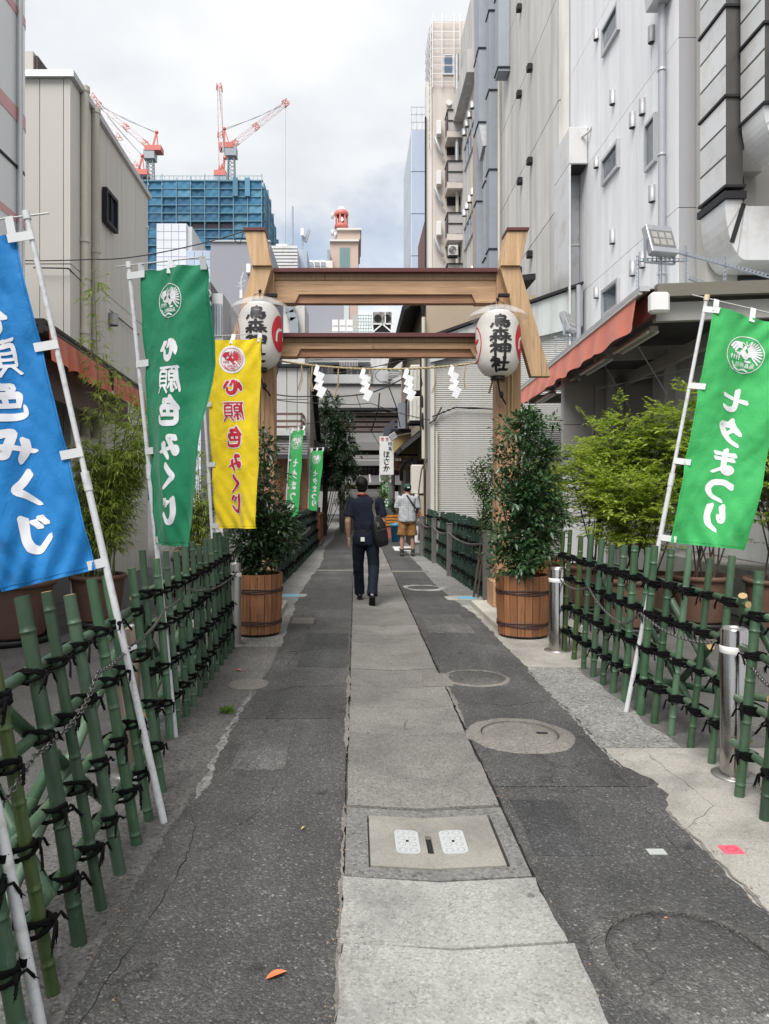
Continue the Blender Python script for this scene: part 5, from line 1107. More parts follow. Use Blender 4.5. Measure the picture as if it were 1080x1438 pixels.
F1 = fl(2.60, 6.22, 3.74); floodlight(F1, .36, .25, -.35, 'grey floodlight on a slotted steel stand at the carport corner', [(fl(*a), fl(*b)) for a, b in (((2.60, 6.2, 3.3), (2.60, 6.2, 3.60)), ((2.42, 6.25, 3.26), (2.42, 6.25, 3.62)), ((2.82, 6.22, 3.3), (2.82, 6.22, 3.70)), ((2.42, 6.22, 3.58), (2.84, 6.22, 3.58)), ((2.70, 6.2, 3.66), (3.95, 6.28, 3.36)), ((2.85, 6.2, 3.42), (3.3, 6.28, 3.3)), ((3.17, 6.24, 3.3), (3.17, 6.24, 3.62)))])
def fl2(x, y, z): return V((3.66 + (x - 2.50) * k_, 13.3 + (y - 9.6) * k_, 3.95 + (z - 3.30) * k_))
F2 = fl2(2.66, 9.6, 3.80); floodlight(F2, .34, .9, -.35, 'smaller floodlight farther along the carport gutter', [(fl2(*a), fl2(*b)) for a, b in (((2.66, 9.62, 3.34), (2.66, 9.62, 3.66)), ((2.50, 9.62, 3.3), (2.50, 9.62, 3.62)), ((2.82, 9.62, 3.34), (2.82, 9.62, 3.66)), ((2.50, 9.6, 3.58), (2.95, 9.6, 3.58)))])

# ---- left side: silver panelled building
t = thing('silver_building', 'silver panelled building with pink stripes at the left edge', 'building', (-5, 6, 0))
M_SILV = mat('silver_panel', (.78, .80, .80), .35, .25, .10, .5, vary=.04); M_PINKS = mat('pink_stripe', (.66, .36, .37), .5, 0, .1, 2)
MB().box(-8, -3.66, 1.5, 7.85, 0, 7.15).build('wall', M_GPAN, t)
for z0, z1 in ((0, 2.3), (2.32, 4.97), (5.0, 7.2)):
    for a, b in ((1.5, 4.6), (4.62, 7.7)): MB().box(-3.655, -3.60, a + .01, b - .01, z0, z1).build('panel', M_SILV, t)
    m = MB()
    for i in range(8):
        a0, a1 = math.pi / 2 * i / 8, math.pi / 2 * (i + 1) / 8; q = [(-3.80 + .20 * math.cos(a) , 7.86 + .20 * math.sin(a)) for a in (a0, a1)]
        m.add([(q[0][0], q[0][1], z0), (q[1][0], q[1][1], z0), (q[1][0], q[1][1], z1), (q[0][0], q[0][1], z1)], [(0, 1, 2, 3)], True)
    m.box(-3.655, -3.60, 7.71, 7.86, z0, z1); m.build('curved_panel', M_SILV, t)
for z0, z1 in ((6.60, 6.69), (5.47, 5.62), (4.40, 4.48)):
    MB().box(-3.598, -3.594, 1.5, 7.86, z0, z1).build('stripe', M_PINKS, t)
    m = MB()
    for i in range(8):
        a0, a1 = math.pi / 2 * i / 8, math.pi / 2 * (i + 1) / 8; q = [(-3.80 + .206 * math.cos(a), 7.86 + .206 * math.sin(a)) for a in (a0, a1)]
        m.add([(q[0][0], q[0][1], z0), (q[1][0], q[1][1], z0), (q[1][0], q[1][1], z1), (q[0][0], q[0][1], z1)], [(0, 1, 2, 3)], True)
    m.build('stripe', M_PINKS, t)
MB().box(-8, -3.801, 7.9, 8.06, 0, 7.15).build('end_wall', M_SILV, t); pipe(t, [(-3.56, 7.70, 0), (-3.56, 7.70, 7.15)], .028, M_ALU); MB().box(-3.63, -3.585, 1.5, 7.86, 4.972, 4.998).build('joint', M_DK, t)
# ---- beige building
t = thing('beige_building', 'blank beige concrete building with two drain pipes on the left', 'building', (-6, 13, 0))
zt = 7.62
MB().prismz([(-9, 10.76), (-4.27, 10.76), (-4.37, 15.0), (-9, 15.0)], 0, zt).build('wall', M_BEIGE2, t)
ye = [10.70, 11.35, 12.3, 13.2, 14.1, 15.0]
for i in range(5):
    for z0, z1 in ((0, 2.2), (2.215, 4.89), (4.905, zt)):
        a, b = ye[i] + .006, ye[i + 1] - .006; xa, xb = -4.2 - .1 * (a - 10.7) / 4.3, -4.2 - .1 * (b - 10.7) / 4.3
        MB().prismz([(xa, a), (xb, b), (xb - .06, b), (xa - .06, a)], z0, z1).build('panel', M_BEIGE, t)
for a, b in ((-4.30, -4.203), (-4.65, -4.31), (-5.2, -4.66), (-6.5, -5.21)):
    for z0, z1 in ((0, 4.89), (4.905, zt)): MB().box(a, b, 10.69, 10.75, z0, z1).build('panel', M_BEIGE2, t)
MB().prismz([(-9, 10.62), (-4.13, 10.62), (-4.25, 15.1), (-9, 15.1)], zt + .002, zt + .10).build('coping', M_ALU, t)
for y_, zz_ in ((11.12, 7.75), (11.62, 7.68)):
    x_ = -4.14 - .1 * (y_ - 10.7) / 4.3; o = pipe(t, [(x_, y_, 2.4), (x_, y_, zz_)], .062, M_PIPEL, 'drain_pipe', 12)
    for z in (zz_ - .05, 5.4, 4.0): MB().tube([(x_, y_, z - .04), (x_, y_, z + .04)], .075, 12).build('coupling', M_PIPEL, o)
win(t, 'x', -4.22, 12.08, 12.66, PZ(318, 12.3), PZ(270, 12.3), 1, M_DK, M_GLASS, 1, .06, .08)
MB().lathe([(.09, -.1), (.09, .1), (.0001, .11)], (-4.18, 12.5, PZ(449, 12.5)), 12).build('vent_hood', M_CHROME, t)
q = MB().box(-6.1, -4.98, 11.2, 12.2, zt + .1, zt + .72).build('roof_unit', M_BEIGE2, t); MB().box(-4.978, -4.93, 11.25, 12.15, zt + .1, zt + .68).build('louvre', M_DKB, q)
pipe(t, [(-4.38, 15.05, 3), (-4.38, 15.05, 6.8), (-4.3, 14.9, 7.0)], .05, M_WHITE, 'pipe')
# ---- shop front with awning under the beige building
t = thing('awning_shop', 'dark shop front with red awnings under the beige building', 'shop', (-4, 9.5, 0))
A0, A1 = V((-3.18, 7.4, 3.08)), V((-3.60, 12.2, 3.08)); M_AWR = clothmat('awning_red_left', (.70, .18, .11))
MB().box(-4.9, -4.40, 8.02, 10.6, 0, 3.2).build('wall', M_GPAN, t); MB().box(-4.9, -4.30, 11.4, 15, 0, 2.9).build('shutter', M_GPAN, t)
a_ = (A1 - A0).normalized(); MB().obox((A0 + A1) / 2 + V((-.55, 0, .20)), a_ * 2.4, V((.55, 0, 0)), V((0, 0, .03))).build('canopy', M_DKB, t); MB().obox((A0 + A1) / 2 + V((-.03, 0, .14)), a_ * 2.42, V((.03, 0, 0)), V((0, 0, .06))).build('gutter', M_DKB, t)
for u0, u1 in ((.0, .50), (.56, .99)):
    MB().grid(lambda u, v: A0.lerp(A1, u0 + (u1 - u0) * u) + V((.05 + .03 * v * math.sin(u * 40 + u0 * 9) + .03 * v, 0, .10 - (.30 + .02 * math.sin(u * 33)) * v)), 90, 5).build('awning_cloth', M_AWR, t)
MB().tube([A0 + V((.03, 0, .115)), A1 + V((.03, 0, .115))], .02, 8).build('awning_rod', M_DKB, t)
MB().obox((A0 + A1) / 2 + V((-.25, 0, -.25)), a_ * 2.4, V((.02, 0, 0)), V((0, 0, .22))).build('fascia', mat('maroon_grey', (.12, .085, .08), .6), t)
for k in range(3): p = A0.lerp(A1, .3 + .25 * k) + V((-.7, 0, -.9)); MB().box(p.x - .3, p.x + .02, p.y - .35, p.y + .35, .0, 2.0).build('shutter_panel', mat('shop_panel', (.20, .20, .20), .5, .2, .2, 3, vary=.3), t)
MB().box(-4.2, -4.0, 8.4, 8.9, 2.0, 2.5).build('sign_box', M_WHITE, t); MB().box(-4.38, -4.30, 9.2, 10.3, 0, 2.2).build('door', M_DK, t)
# ================================================================ distant buildings and the end of the lane
# ---- tower under construction
D = 150.0
t = thing('construction_tower', 'high rise under construction wrapped in blue netting behind the left roofs', 'building', (PX(285, D), D, 0))
q = NT('blue_net'); v = q.map((1, 1, 1)); f = q.noise(v, .55, 7, .7); r = q.orand(); k = q.math('ADD', q.math('MULTIPLY', f, .7), q.math('MULTIPLY', r, .4))
q.color(q.ramp(k, [(.25, (.007, .055, .12)), (.8, (.036, .18, .31))])); q.rough(.7); NETB = q.m
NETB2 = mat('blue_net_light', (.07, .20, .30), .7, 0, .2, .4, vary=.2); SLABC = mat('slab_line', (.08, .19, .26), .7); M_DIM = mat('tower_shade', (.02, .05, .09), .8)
xl, xr = PX(188, D), PX(368, D); ztw = PZ(254, D); zlo = PZ(470, D)
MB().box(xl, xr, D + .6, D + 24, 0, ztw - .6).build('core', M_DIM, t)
nf = 19; fh = (ztw - zlo) / nf; nc = 9; cw = (xr - xl) / nc; rr = random.Random(5)
for i in range(nf):
    z0 = zlo + i * fh
    MB().box(xl - .2, xr + .2, D - .15, D + .6, z0 - .10, z0 + .10).build('floor_slab', SLABC, t)
    for j in range(nc):
        if i == nf - 6 and j in (3, 4, 5, 6) : 
            MB().box(xl + j * cw + .1, xl + (j + 1) * cw - .1, D + .2, D + .5, z0 + .3, z0 + fh * .75).build('opening', mat('opening_dark', (.025, .02, .03), .8), t); continue
        dy = rr.uniform(-.08, .25)
        def sheet(u, v, j=j, z0=z0, dy=dy): return V((xl + (j + u) * cw + .05 - .1 * u, D + dy - .0 + .22 * math.sin(u * 6.28 * 1.5 + j) * v * (1 - v) * 2, z0 + .15 + (fh - .3) * v))
        MB().grid(sheet, 6, 3).build('net_panel', NETB if rr.random() < .86 else NETB2, t)
MB().box(xl - .2, xr + .2, D - .15, D + .6, ztw - .14, ztw + .14).build('floor_slab', SLABC, t)
m = MB()
for j in range(nc + 1): m.bar((xl + j * cw, D - .2, zlo), (xl + j * cw, D - .2, ztw + rr.uniform(.5, 1.6)), .14 if j != 6 else .35, .14)
for j in range(30): m.bar((xl + (xr - xl) * j / 29, D, ztw), (xl + (xr - xl) * j / 29, D, ztw + 1.1), .07, .07)
m.bar((xl, D, ztw + 1.0), (xr, D, ztw + 1.0), .07, .07); m.build('scaffold_poles', mat('scaffold_pale', (.13, .25, .33), .6), t)
for px in (331, 348): MB().box(PX(px - 3.5, D), PX(px + 3.5, D), D - .6, D - .25, PZ(277, D), PZ(251, D)).build('hanging_net', NETB2, t)
for i in range(5):   # stepped side face, receding
    y0 = D + .2 + i * 5.0; y1 = y0 + 4.8; zz_ = ztw - .4 - (0, 0, 1.2, 2.4, 3.6)[i]
    for kf in range(nf):
        z0 = zlo + kf * fh
        if z0 + fh < zz_ + fh * .6: MB().box(xr + .25 + .1 * (i % 2), xr + .5 + .1 * (i % 2), y0, y1, z0 + .1, min(z0 + fh - .1, zz_)).build('net_panel', NETB if (i + kf) % 3 else NETB2, t)
    MB().box(xr + .2, xr + .75, y1, y1 + .2, zlo, zz_ + .6).build('scaffold_pole', SLABC, t)
# ---- cranes
CRED = mat('crane_red', (.55, .15, .12), .5); CWHT = mat('crane_white', (.66, .54, .54), .5); CGRY = mat('crane_grey', (.30, .34, .37), .5)
def lattice(m, a, b, w_, r, n, sdir=None):
    a, b = V(a), V(b); e = (b - a).normalized(); s = e.cross(V((0, 1, 0))).normalized(); u = s.cross(e); c = [(s + u) * w_ / 2, (s - u) * w_ / 2, (-s - u) * w_ / 2, (-s + u) * w_ / 2]
    for o in c: m.bar(a + o, b + o * .8, r, r)
    for i in range(n):
        p0, p1 = a.lerp(b, i / n), a.lerp(b, (i + 1) / n)
        for k in range(4): m.bar(p0 + c[k] * (1 - .2 * i / n), p1 + c[(k + 1) % 4] * (1 - .2 * (i + 1) / n), r * .6, r * .6)
    return m
def crane(label, mast, turret, apex, jib, d, cab=(0, 0), hoist=None):
    mx, my0, my1 = mast; q = thing('tower_crane', label, 'crane', P(mx, my0, d))
    lattice(MB(), P(mx, my0, d), P(mx, my1, d), 1.5, .2, max(2, int((my0 - my1) / 5))).build('mast', CGRY, q)
    x0, x1, ty = turret; MB().obox(P((x0 + x1) / 2, ty, d), V((PX(x1, d) - PX(x0, d), 0, 0)) * .5, V((0, 1.3, 0)), V((0, 0, .55))).build('turntable', CRED, q)
    MB().obox(P(mx, ty + 8, d), V((1.2, 0, 0)), V((0, 1.2, 0)), V((0, 0, 1.0))).build('slewing_frame', CGRY, q)
    j0, j1 = P(*jib[0], d), P(*jib[1], d); ap = P(*apex, d); n = max(5, int((j1 - j0).length / 1.6))
    o = lattice(MB(), j0, j1, 1.0, .085, n).build('jib', CWHT, q)
    for k in (.0, .40, .97): c = j0.lerp(j1, k); e = (j1 - j0).normalized(); lattice(MB(), c - e * .2, c + e * 1.2, 1.05, .14, 2).build('jib_section', CRED, o)
    MB().bar(P(x0 + (x1 - x0) * .35, ty, d), ap, .32, .32).bar(P(x0 + (x1 - x0) * .75, ty, d), ap, .22, .22).build('gantry', CRED, q); MB().ball(ap, .42, 8, 6).build('gantry_head', CRED, q)
    MB().tube([ap, ap.lerp(j1, .5) - V((0, 0, .5)), j1], .07, 4).tube([ap + V((0, .6, 0)), j1 - (j1 - j0) * .08], .06, 4).build('luffing_rope', CGRY, q)
    if hoist: MB().tube([j1, P(jib[1][0], hoist, d)], .035, 4).build('hoist_rope', CGRY, q)
crane('leftmost red and white crane, turntable low behind the beige roof', (191, 262, 250), (185, 209, 245), (200, 219), ((193, 236), (131, 137)), 152)
crane('red and white crane with raised mast, its jib leaning left', (211, 256, 216), (205, 228, 211), (220, 186), ((206, 203), (139, 147)), 158)
crane('red and white crane whose jib stands straight up', (311, 256, 252), (302, 318, 246), (316, 222), ((311, 240), (308, 123)), 152)
crane('red and white crane with its jib raised to the right, hoist rope hanging', (325, 256, 213), (308, 329, 207), (315, 181), ((328, 203), (401, 145)), 158, hoist=345)
# ---- mid distance blocks
def block(name, label, px0, px1, py, d, dep, m_, cat='building', zb=0):
    q = thing(name, label, cat, (PX((px0 + px1) / 2, d), d, 0)); MB().box(PX(px0, d), PX(px1, d), d, d + dep, zb, PZ(py, d)).build('wall', m_, q); return q
M_TILEW = mat('white_tiles', (.58, .60, .66), .4, 0, .05, .5); M_LAV = mat('lavender_grey', (.26, .265, .30), .7, 0, .05, .3); M_PINKB = mat('pink_beige', (.48, .37, .31), .8, 0, .06, .3); M_LGREY = mat('light_grey', (.46, .47, .48), .7, 0, .06, .3)
t = block('tiled_building', 'white tiled block in front of the blue netted tower', 220, 262, 314, 85, 12, M_TILEW)
panels(t, 'y', 84.9, .09, lin(PX(220, 85), PX(262, 85), 4), None, lin(PZ(420, 85), PZ(314, 85), 9), mat('tile_panel', (.60, .62, .68), .35, 0, .05, .5, vary=.04), gap=.06)
MB().box(PX(262, 85) + .002, PX(262, 85) + .6, 85.2, 96, PZ(420, 85), PZ(314, 85) - .3).build('side_wall', M_LGREY, t)
t = block('glass_annex', 'pale blue panelled annex beside the white tiled block', 262, 296, 352, 82, 8, M_TILEW); panels(t, 'y', 81.9, .09, lin(PX(262, 82), PX(296, 82), 3), None, lin(PZ(440, 82), PZ(352, 82), 7), mat('annex_panel', (.42, .50, .60), .3, 0, .08, .5, vary=.12), gap=.08)
t = block('grey_block', 'plain lavender grey windowless building left of the gate', 296, 379, 340, 60, 14, M_LAV); MB().box(PX(295, 60), PX(380, 60), 59.85, 60.2, PZ(340, 60), PZ(338, 60)).build('coping', M_LGREY, t)
MB().box(PX(347, 60), PX(353, 60), 59.5, 59.98, PZ(385, 60), PZ(373, 60)).build('window', M_WHITE, t)
t = block('grey_block', 'lower lavender grey wall seen between the gate beams', 424, 487, 400, 62, 12, M_LAV); MB().box(PX(483, 62), PX(490, 62), 61.9, 74, 0, PZ(398, 62)).build('side_wall', M_LGREY, t)
t = block('louvred_building', 'pale grey louvred roof block right of the left gate head', 378, 417, 345, 75, 10, M_LGREY)
m = MB()
for k in range(16): z = PZ(420, 75) + (PZ(345, 75) - PZ(420, 75)) * k / 16; m.box(PX(377, 75), PX(418, 75), 74.8, 74.98, z, z + .22)
m.build('louvres', M_GALV2, t); MB().box(PX(386, 75), PX(402, 75), 76, 78, PZ(345, 75), PZ(338, 75)).build('roof_unit', M_WHITE, t)
t = block('blue_grey_block', 'small blue grey roof room beside the phone antenna', 417, 431, 350, 78, 8, mat('bluegrey', (.34, .40, .47), .6))
t = thing('phone_antenna', 'forked antenna mast on the blue grey roof room', 'antenna', P(425, 350, 80)); MB().bar(P(425, 350, 80), P(425, 322, 80), .22, .22).bar(P(425, 337, 80), P(431, 332, 80), .2, .2).bar(P(429, 340, 80), P(434, 323, 80), .3, .3).build('mast', CGRY, t); MB().bar(P(424.5, 331, 79.5), P(424.5, 321, 79.5), .35, .35).build('panel', M_WHITE, t)
t = thing('mast', 'thin tall mast rising left of the forked antenna', 'mast', P(411, 350, 80)); MB().tube([P(411, 350, 80), P(411, 290, 80)], .09, 6).build('pole', CGRY, t)
t = block('low_beige_building', 'low beige roof with white units left of the pink tower', 432, 467, 366, 95, 12, M_BEIGE)
for k in range(3): o = MB().box(PX(433 + k * 8.7, 94), PX(440 + k * 8.7, 94), 93.2, 94.8, PZ(380, 94), PZ(368, 94)).build('roof_unit', M_WHITE, t); MB().box(PX(433.6 + k * 8.7, 94), PX(439.4 + k * 8.7, 94), 93.1, 93.19, PZ(377, 94), PZ(371, 94)).build('fan', M_DUCTB, o)
t = block('pink_tower', 'pinkish beige tower with a tall teal window strip', 464, 503, 340, 110, 14, M_PINKB)
MB().box(PX(463, 110), PX(504, 110), 109.6, 124.2, PZ(340, 110), PZ(337.5, 110)).build('coping', M_NBL, t); MB().box(PX(474, 111), PX(506, 111), 111, 123, PZ(340, 111) + .4, PZ(324, 111)).build('upper_storey', M_PINKB, t); MB().box(PX(473, 111), PX(507.5, 111), 110.6, 123.4, PZ(324, 111), PZ(321.5, 111)).build('upper_coping', M_NBL, t)
for k in range(4): MB().box(PX(477 + k * 3.7, 110), PX(480.2 + k * 3.7, 110), 109.9, 109.99, PZ(400, 110), PZ(348, 110)).build('window', mat('teal_glass', (.16, .26, .28), .15, 0, .1, 1), t)
MB().box(PX(460, 108), PX(464, 108), 107, 110, PZ(372, 108), PZ(354, 108)).build('roof_unit', M_DUCTB, t)
t = thing('antenna_drum', 'red drum shaped antenna tower with a white dome on the pink tower', 'antenna', P(479.5, 322, 113)); c = P(479.5, 322, 114); u = 114 / 1020
q = MB().lathe([(.0001, 0), (9.5 * u, 0), (9.8 * u, 4 * u), (9.2 * u, 6 * u)], c, 20); q.build('lower_ring', CRED, t)
MB().lathe([(5 * u, 6.01 * u), (5 * u, 18 * u)], c, 14).build('core', CRED, t)
for k in range(7): a = k * .8976; MB().bar(c + V((8 * u * math.cos(a), 8 * u * math.sin(a), 5 * u)), c + V((8 * u * math.cos(a), 8 * u * math.sin(a), 19 * u)), .25, .25).build('strut', CRED, t)
MB().lathe([(9 * u, 18 * u), (10 * u, 19.5 * u), (10 * u, 22 * u), (8.5 * u, 25 * u), (6 * u, 26 * u)], c, 20).build('upper_ring', CRED, t)
m = MB(); m.lathe([(6 * u, 26 * u), (5.6 * u, 28.5 * u), (3.5 * u, 31 * u), (.0001, 32 * u)], c, 16); m.build('dome', M_WHITE, t); MB().tube([c + V((0, -8.5 * u, 11 * u)), c + V((0, -6 * u, 11 * u))], 3.2 * u, 14).build('dish', M_WHITE, t)
for px, py in ((467, 303), (467, 327), (471, 331)): MB().ball(P(px, py, 113), .55, 8, 6, (.5, 1, 1)).build('dish', M_WHITE, t)
MB().bar(P(471.5, 340, 113), P(471.5, 322, 113), .2, .2).build('dish_mast', CGRY, t)
# ---- apartment block behind the shrine with roof plant
d = 52.0
t = block('apartment_block', 'white apartment block with balconies beyond the shrine roof', 396, 598, 467, d, 14, mat('apt_white', (.56, .57, .57), .7, 0, .08, .5, streak=1, dirt=(.42, .42, .42)))
for k, y_ in enumerate((497, 530, 556)):
    za, zb = PZ(y_ + 12, d), PZ(y_, d); MB().box(PX(410, d), PX(520, d), d - 1.3, d - 1.2, za, zb).build('balcony_front', M_LGREY, t); MB().box(PX(410, d), PX(520, d), d - 1.25, d - .01, za - .2, za - .02).build('balcony_floor', M_LGREY, t)
    for j in range(4):
        a = PX(418 + 25 * j, d); win(t, 'y', d, a, a + .95, PZ(y_ + 2, d), PZ(y_ - 17, d), -1, M_ALU if j % 2 else M_MAR, M_GLASS if j % 2 else M_DK, 1, .07)
for a, b in ((442, 452), (478, 501)): MB().box(PX(a, d), PX(b, d), d - .2, d - .07, PZ(513, d), PZ(500, d)).build('door', M_MAR, t)
m = MB()
for k in range(12): m.bar((PX(478, d) + k * .11, d - 1.25, PZ(519, d)), (PX(478, d) + k * .11, d - 1.25, PZ(509, d)), .03, .03)
m.build('railing', M_WHITE, t)
m = MB(); cx, cy = PX(547, 50), 50.0   # spiral stair
for k in range(30): a = k * .5; z = 5.5 + k * .17; m.obox((cx + .5 * math.cos(a), cy + .5 * math.sin(a), z), V((math.cos(a), math.sin(a), 0)) * .5, V((-math.sin(a), math.cos(a), 0)) * .14, V((0, 0, .02)))
m.tube([(cx, cy, 4.5), (cx, cy, 10.6)], .06, 6); m.tube([(cx + math.cos(k * .5), cy + math.sin(k * .5), 6.4 + k * .17) for k in range(30)], .03, 5); m.build('spiral_stair', M_GALV, t)
MB().box(PX(524, d), PX(545, d), d - .6, d - .02, PZ(548, d), PZ(520, d)).build('stair_recess', M_LGREY, t)
q = thing('cooling_tower', 'rusty grey cooling tower on a white roof frame between the gate beams', 'cooling tower', P(537, 466, 54))
MB().box(PX(524, 54), PX(550, 54), 54, 55.6, PZ(454, 54), PZ(438, 54)).build('casing', mat('cooling_grey', (.25, .235, .22), .7, .1, .25, 1.5), q, .03)
for k in range(2): MB().tube([P(530.5 + k * 13, 447, 53.9), P(530.5 + k * 13, 447, 54.02)], .28, 16).build('fan', M_DK, q)
MB().box(PX(525, 54), PX(549, 54), 54.2, 55.4, PZ(465, 54), PZ(455, 54)).build('base', M_DK, q)
m = MB(); 
for a, b in (((523, 467), (537, 455)), ((551, 467), (537, 455)), ((523, 467), (523, 436)), ((551, 467), (551, 436)), ((523, 455), (551, 455)), ((541, 455), (541, 427)), ((534, 438), (534, 428)), ((546, 438), (546, 425))): m.bar(P(*a, 53.9), P(*b, 53.9), .08, .08)
m.build('frame', M_WHITE, q)
for k in range(3):
    o = thing('air_conditioner', f'{["left", "middle", "right"][k]} one of three white roof condensers between the gate beams', 'air conditioner', P(470.5 + k * 10.3, 466, 53)); MB().box(PX(466.5 + k * 10.3, 53), PX(475 + k * 10.3, 53), 53, 53.6, PZ(465, 53), PZ(449, 53)).build('casing', M_WHITE, o, .02); MB().box(PX(467 + k * 10.3, 53), PX(474.5 + k * 10.3, 53), 52.97, 52.995, PZ(458, 53), PZ(457, 53)).build('seam', M_ALU, o)
m = MB()
for k in range(8): m.bar(P(496 + k * 3.6, 467, 55), P(496 + k * 3.6, 442, 55), .06, .06)
for k in range(6): m.bar(P(496, 466 - k * 4.6, 55), P(522, 466 - k * 4.6, 55), .06, .06)
for k in range(6): m.bar(P(496 + k * 4, 466, 55), P(502 + k * 4, 446, 55), .05, .05)
m.build('pipe_rack', mat('pale_green_frame', (.42, .52, .50), .6), label='pale lattice of roof pipes beside the cooling tower', cat='pipe rack')
t = block('pale_building', 'pale building with a bent grey duct just right of the left lantern', 398, 428, 424, 45, 4, mat('pale_wall', (.58, .58, .55), .7, 0, .08, .6, streak=1, dirt=(.45, .44, .40)))
m = MB(); m.bar(P(407, 425, 44.6), P(407, 440, 44.6), .5, .5); m.bar(P(406.5, 439, 44.6), P(414, 449, 44.6), .5, .5); m.bar(P(413.5, 447, 44.6), P(413.5, 470, 44.6), .5, .5); m.build('duct', M_DUCTB, t)
# ---- signs and houses behind the dark green banner
t = block('sign_building', 'dark narrow building with three round signs behind the green banner', 282, 296, 396, 27, 4, mat('slate', (.10, .105, .115), .6))
MB().box(PX(296, 27.2), PX(313, 27.2), 27.2, 34, 0, PZ(412, 27.2)).build('side_wing', M_LGREY, t)
for k in range(4): MB().box(PX(297 + k * 3.6, 27.1), PX(300 + k * 3.6, 27.1), 27.12, 27.19, PZ(470, 27), PZ(425, 27)).build('window', M_DUCTB, t)
for k, y_ in enumerate((412, 427, 443)): o = MB().tube([P(290, y_, 26.7), P(290, y_, 26.98)], .18, 20).build('round_sign', M_WHITE, t); g = MB(); g.tube([P(290 + 4 * math.cos(a * .5), y_ + 4 * math.sin(a * .5), 26.68) for a in range(13)], .02, 5); g.build('sign_mark', M_DK, o)
t = block('white_house', 'white house with vertical slats left of the left lantern', 306, 345, 458, 29, 4, mat('house_white', (.60, .60, .60), .6))
MB().prism([(PX(306, 28.9), PZ(458, 28.9)), (PX(345, 28.9), PZ(490, 28.9)), (PX(345, 28.9), PZ(484, 28.9)), (PX(318, 28.9), PZ(434, 28.9)), (PX(306, 28.9), PZ(432, 28.9))], 28.8, 28.98).build('gable', M_LGREY, t)
for k in range(5): MB().box(PX(308 + k * 2.2, 28.7), PX(309.2 + k * 2.2, 28.7), 28.7, 28.79, PZ(456, 28.7), PZ(434, 28.7)).build('slat', M_ALU, t)
t = thing('tv_antenna', 'small roof antenna left of the left gate post', 'antenna', P(339, 430, 30)); MB().bar(P(339, 425, 30), P(339, 388, 30), .04, .04).bar(P(334, 398, 30), P(345, 394, 30), .03, .03).bar(P(337, 400, 30), P(342, 382, 30), .05, .05).bar(P(333, 402, 30), P(343, 402, 30), .03, .03).build('mast', M_ALU, t); MB().box(PX(337, 30), PX(341, 30), 29.9, 30, PZ(420, 30), PZ(408, 30)).build('box', M_WHITE, t)

# ---- left house beyond the gate
t = thing('panel_house', 'grey panelled house with brown balcony rail beyond the left gate post', 'house', (-1.9, 20, 0))
zt = PZ(516, 20); MB().box(PX(330, 20), PX(432, 20), 20.06, 22, 0, zt).build('wall', M_LGREY, t); panels(t, 'y', 20, .058, lin(PX(330, 20), PX(432, 20), 7), None, [3.2, 4.1, zt], mat('house_panel', (.40, .40, .39), .7, 0, .1, 1, vary=.05), gap=.02)
MB().prismx([(20.05, 0), (24.6, 0), (24.6, 2.6), (20.05, zt)], PX(432, 20) + .001, PX(432, 20) + .06).build('side_wall', mat('side_grey', (.30, .29, .28), .7), t); MB().box(PX(329, 20), PX(434, 20), 19.9, 20.2, zt + .001, zt + .08).build('coping', M_DK, t)
MB().prismx([(20.2, zt - .1), (24.7, 2.6), (24.7, 2.75), (20.2, zt + .05)], PX(432, 20) - .3, PX(432, 20) + .2).build('slope_roof', M_DK, t)
m = MB(); x0, x1 = PX(378, 19.2), PX(424, 19.2)
for z in (PZ(582, 19.2), PZ(592, 19.2), PZ(600, 19.2)): m.bar((x0 - .6, 19.1, z), (x1, 19.1, z), .05, .06); m.bar((x1, 19.1, z), (x1, 20, z), .05, .06)
for x in (x1, x1 - .9, x0): m.bar((x, 19.1, PZ(605, 19.2)), (x, 19.1, PZ(581, 19.2)), .05, .05)
m.build('balcony_rail', mat('rail_brown', (.13, .08, .065), .5), t)
MB().box(x0 - .6, x1 + .1, 19.05, 19.99, PZ(612, 19.2), PZ(605, 19.2)).build('balcony_floor', M_LGREY, t)
for k in range(7): y0 = 18.4 + .16 * k; z0 = 2.50 + .075 * k; MB().box(PX(378, 18.6), PX(432, 18.6), y0, y0 + .2, z0, z0 + .045).build('roof_tile_row', mat('tile_grey', (.22, .22, .22), .6, 0, .2, 3, vary=.15), t)
for k in range(8): a = PX(372, 19) + k * .14; MB().box(a, a + .132, 18.98, 19.05, 0, 2.42).build('plank', woodmat('shop_wood', (.20, .085, .035), 2), t)
MB().box(PX(420, 18.9) - .12, PX(420, 18.9), 18.85, 18.95, 0, 2.45).build('corner_post', M_DKB, t)
t = thing('wooden_shop', 'dark wooden shop front with hanging cloth left of the tree', 'shop', (-1.5, 24, 0))
MB().box(-3.4, -1.56, 22.3, 29.5, 0, 3.2).build('wall', mat('dark_wood_wall', (.045, .03, .025), .7, 0, .2, 2), t)
MB().prism([(-3.5, 3.25), (-.95, 2.85), (-.90, 2.93), (-2.6, 3.9), (-3.5, 4.1)], 22.0, 29).build('roof', mat('dark_roof', (.045, .045, .05), .6), t)
for k in range(5): MB().box(-1.55, -1.51, 22.6 + k * .9, 23.3 + k * .9, .9, 2.2).build('window', M_DK, t)
for k in range(3): MB().grid(lambda u, v, k=k: V((-1.42 + .02 * math.sin(u * 9 + k), 22.7 + k * .62 + .55 * u, 2.55 - .75 * v)), 6, 4).build('hanging_cloth', mat('noren', (.36, .30, .26), .8, 0, .1, 5), t)
for k in range(2): MB().box(-1.49, -1.47, 24.8 + k, 25.3 + k, 1.3, 1.7).build('poster', mat('poster_red', (.35, .08, .06), .6), t)
MB().box(-1.55, -1.30, 22.2, 26.5, 0, 1.0).build('base_wall', mat('dark_base', (.035, .03, .03), .6), t)
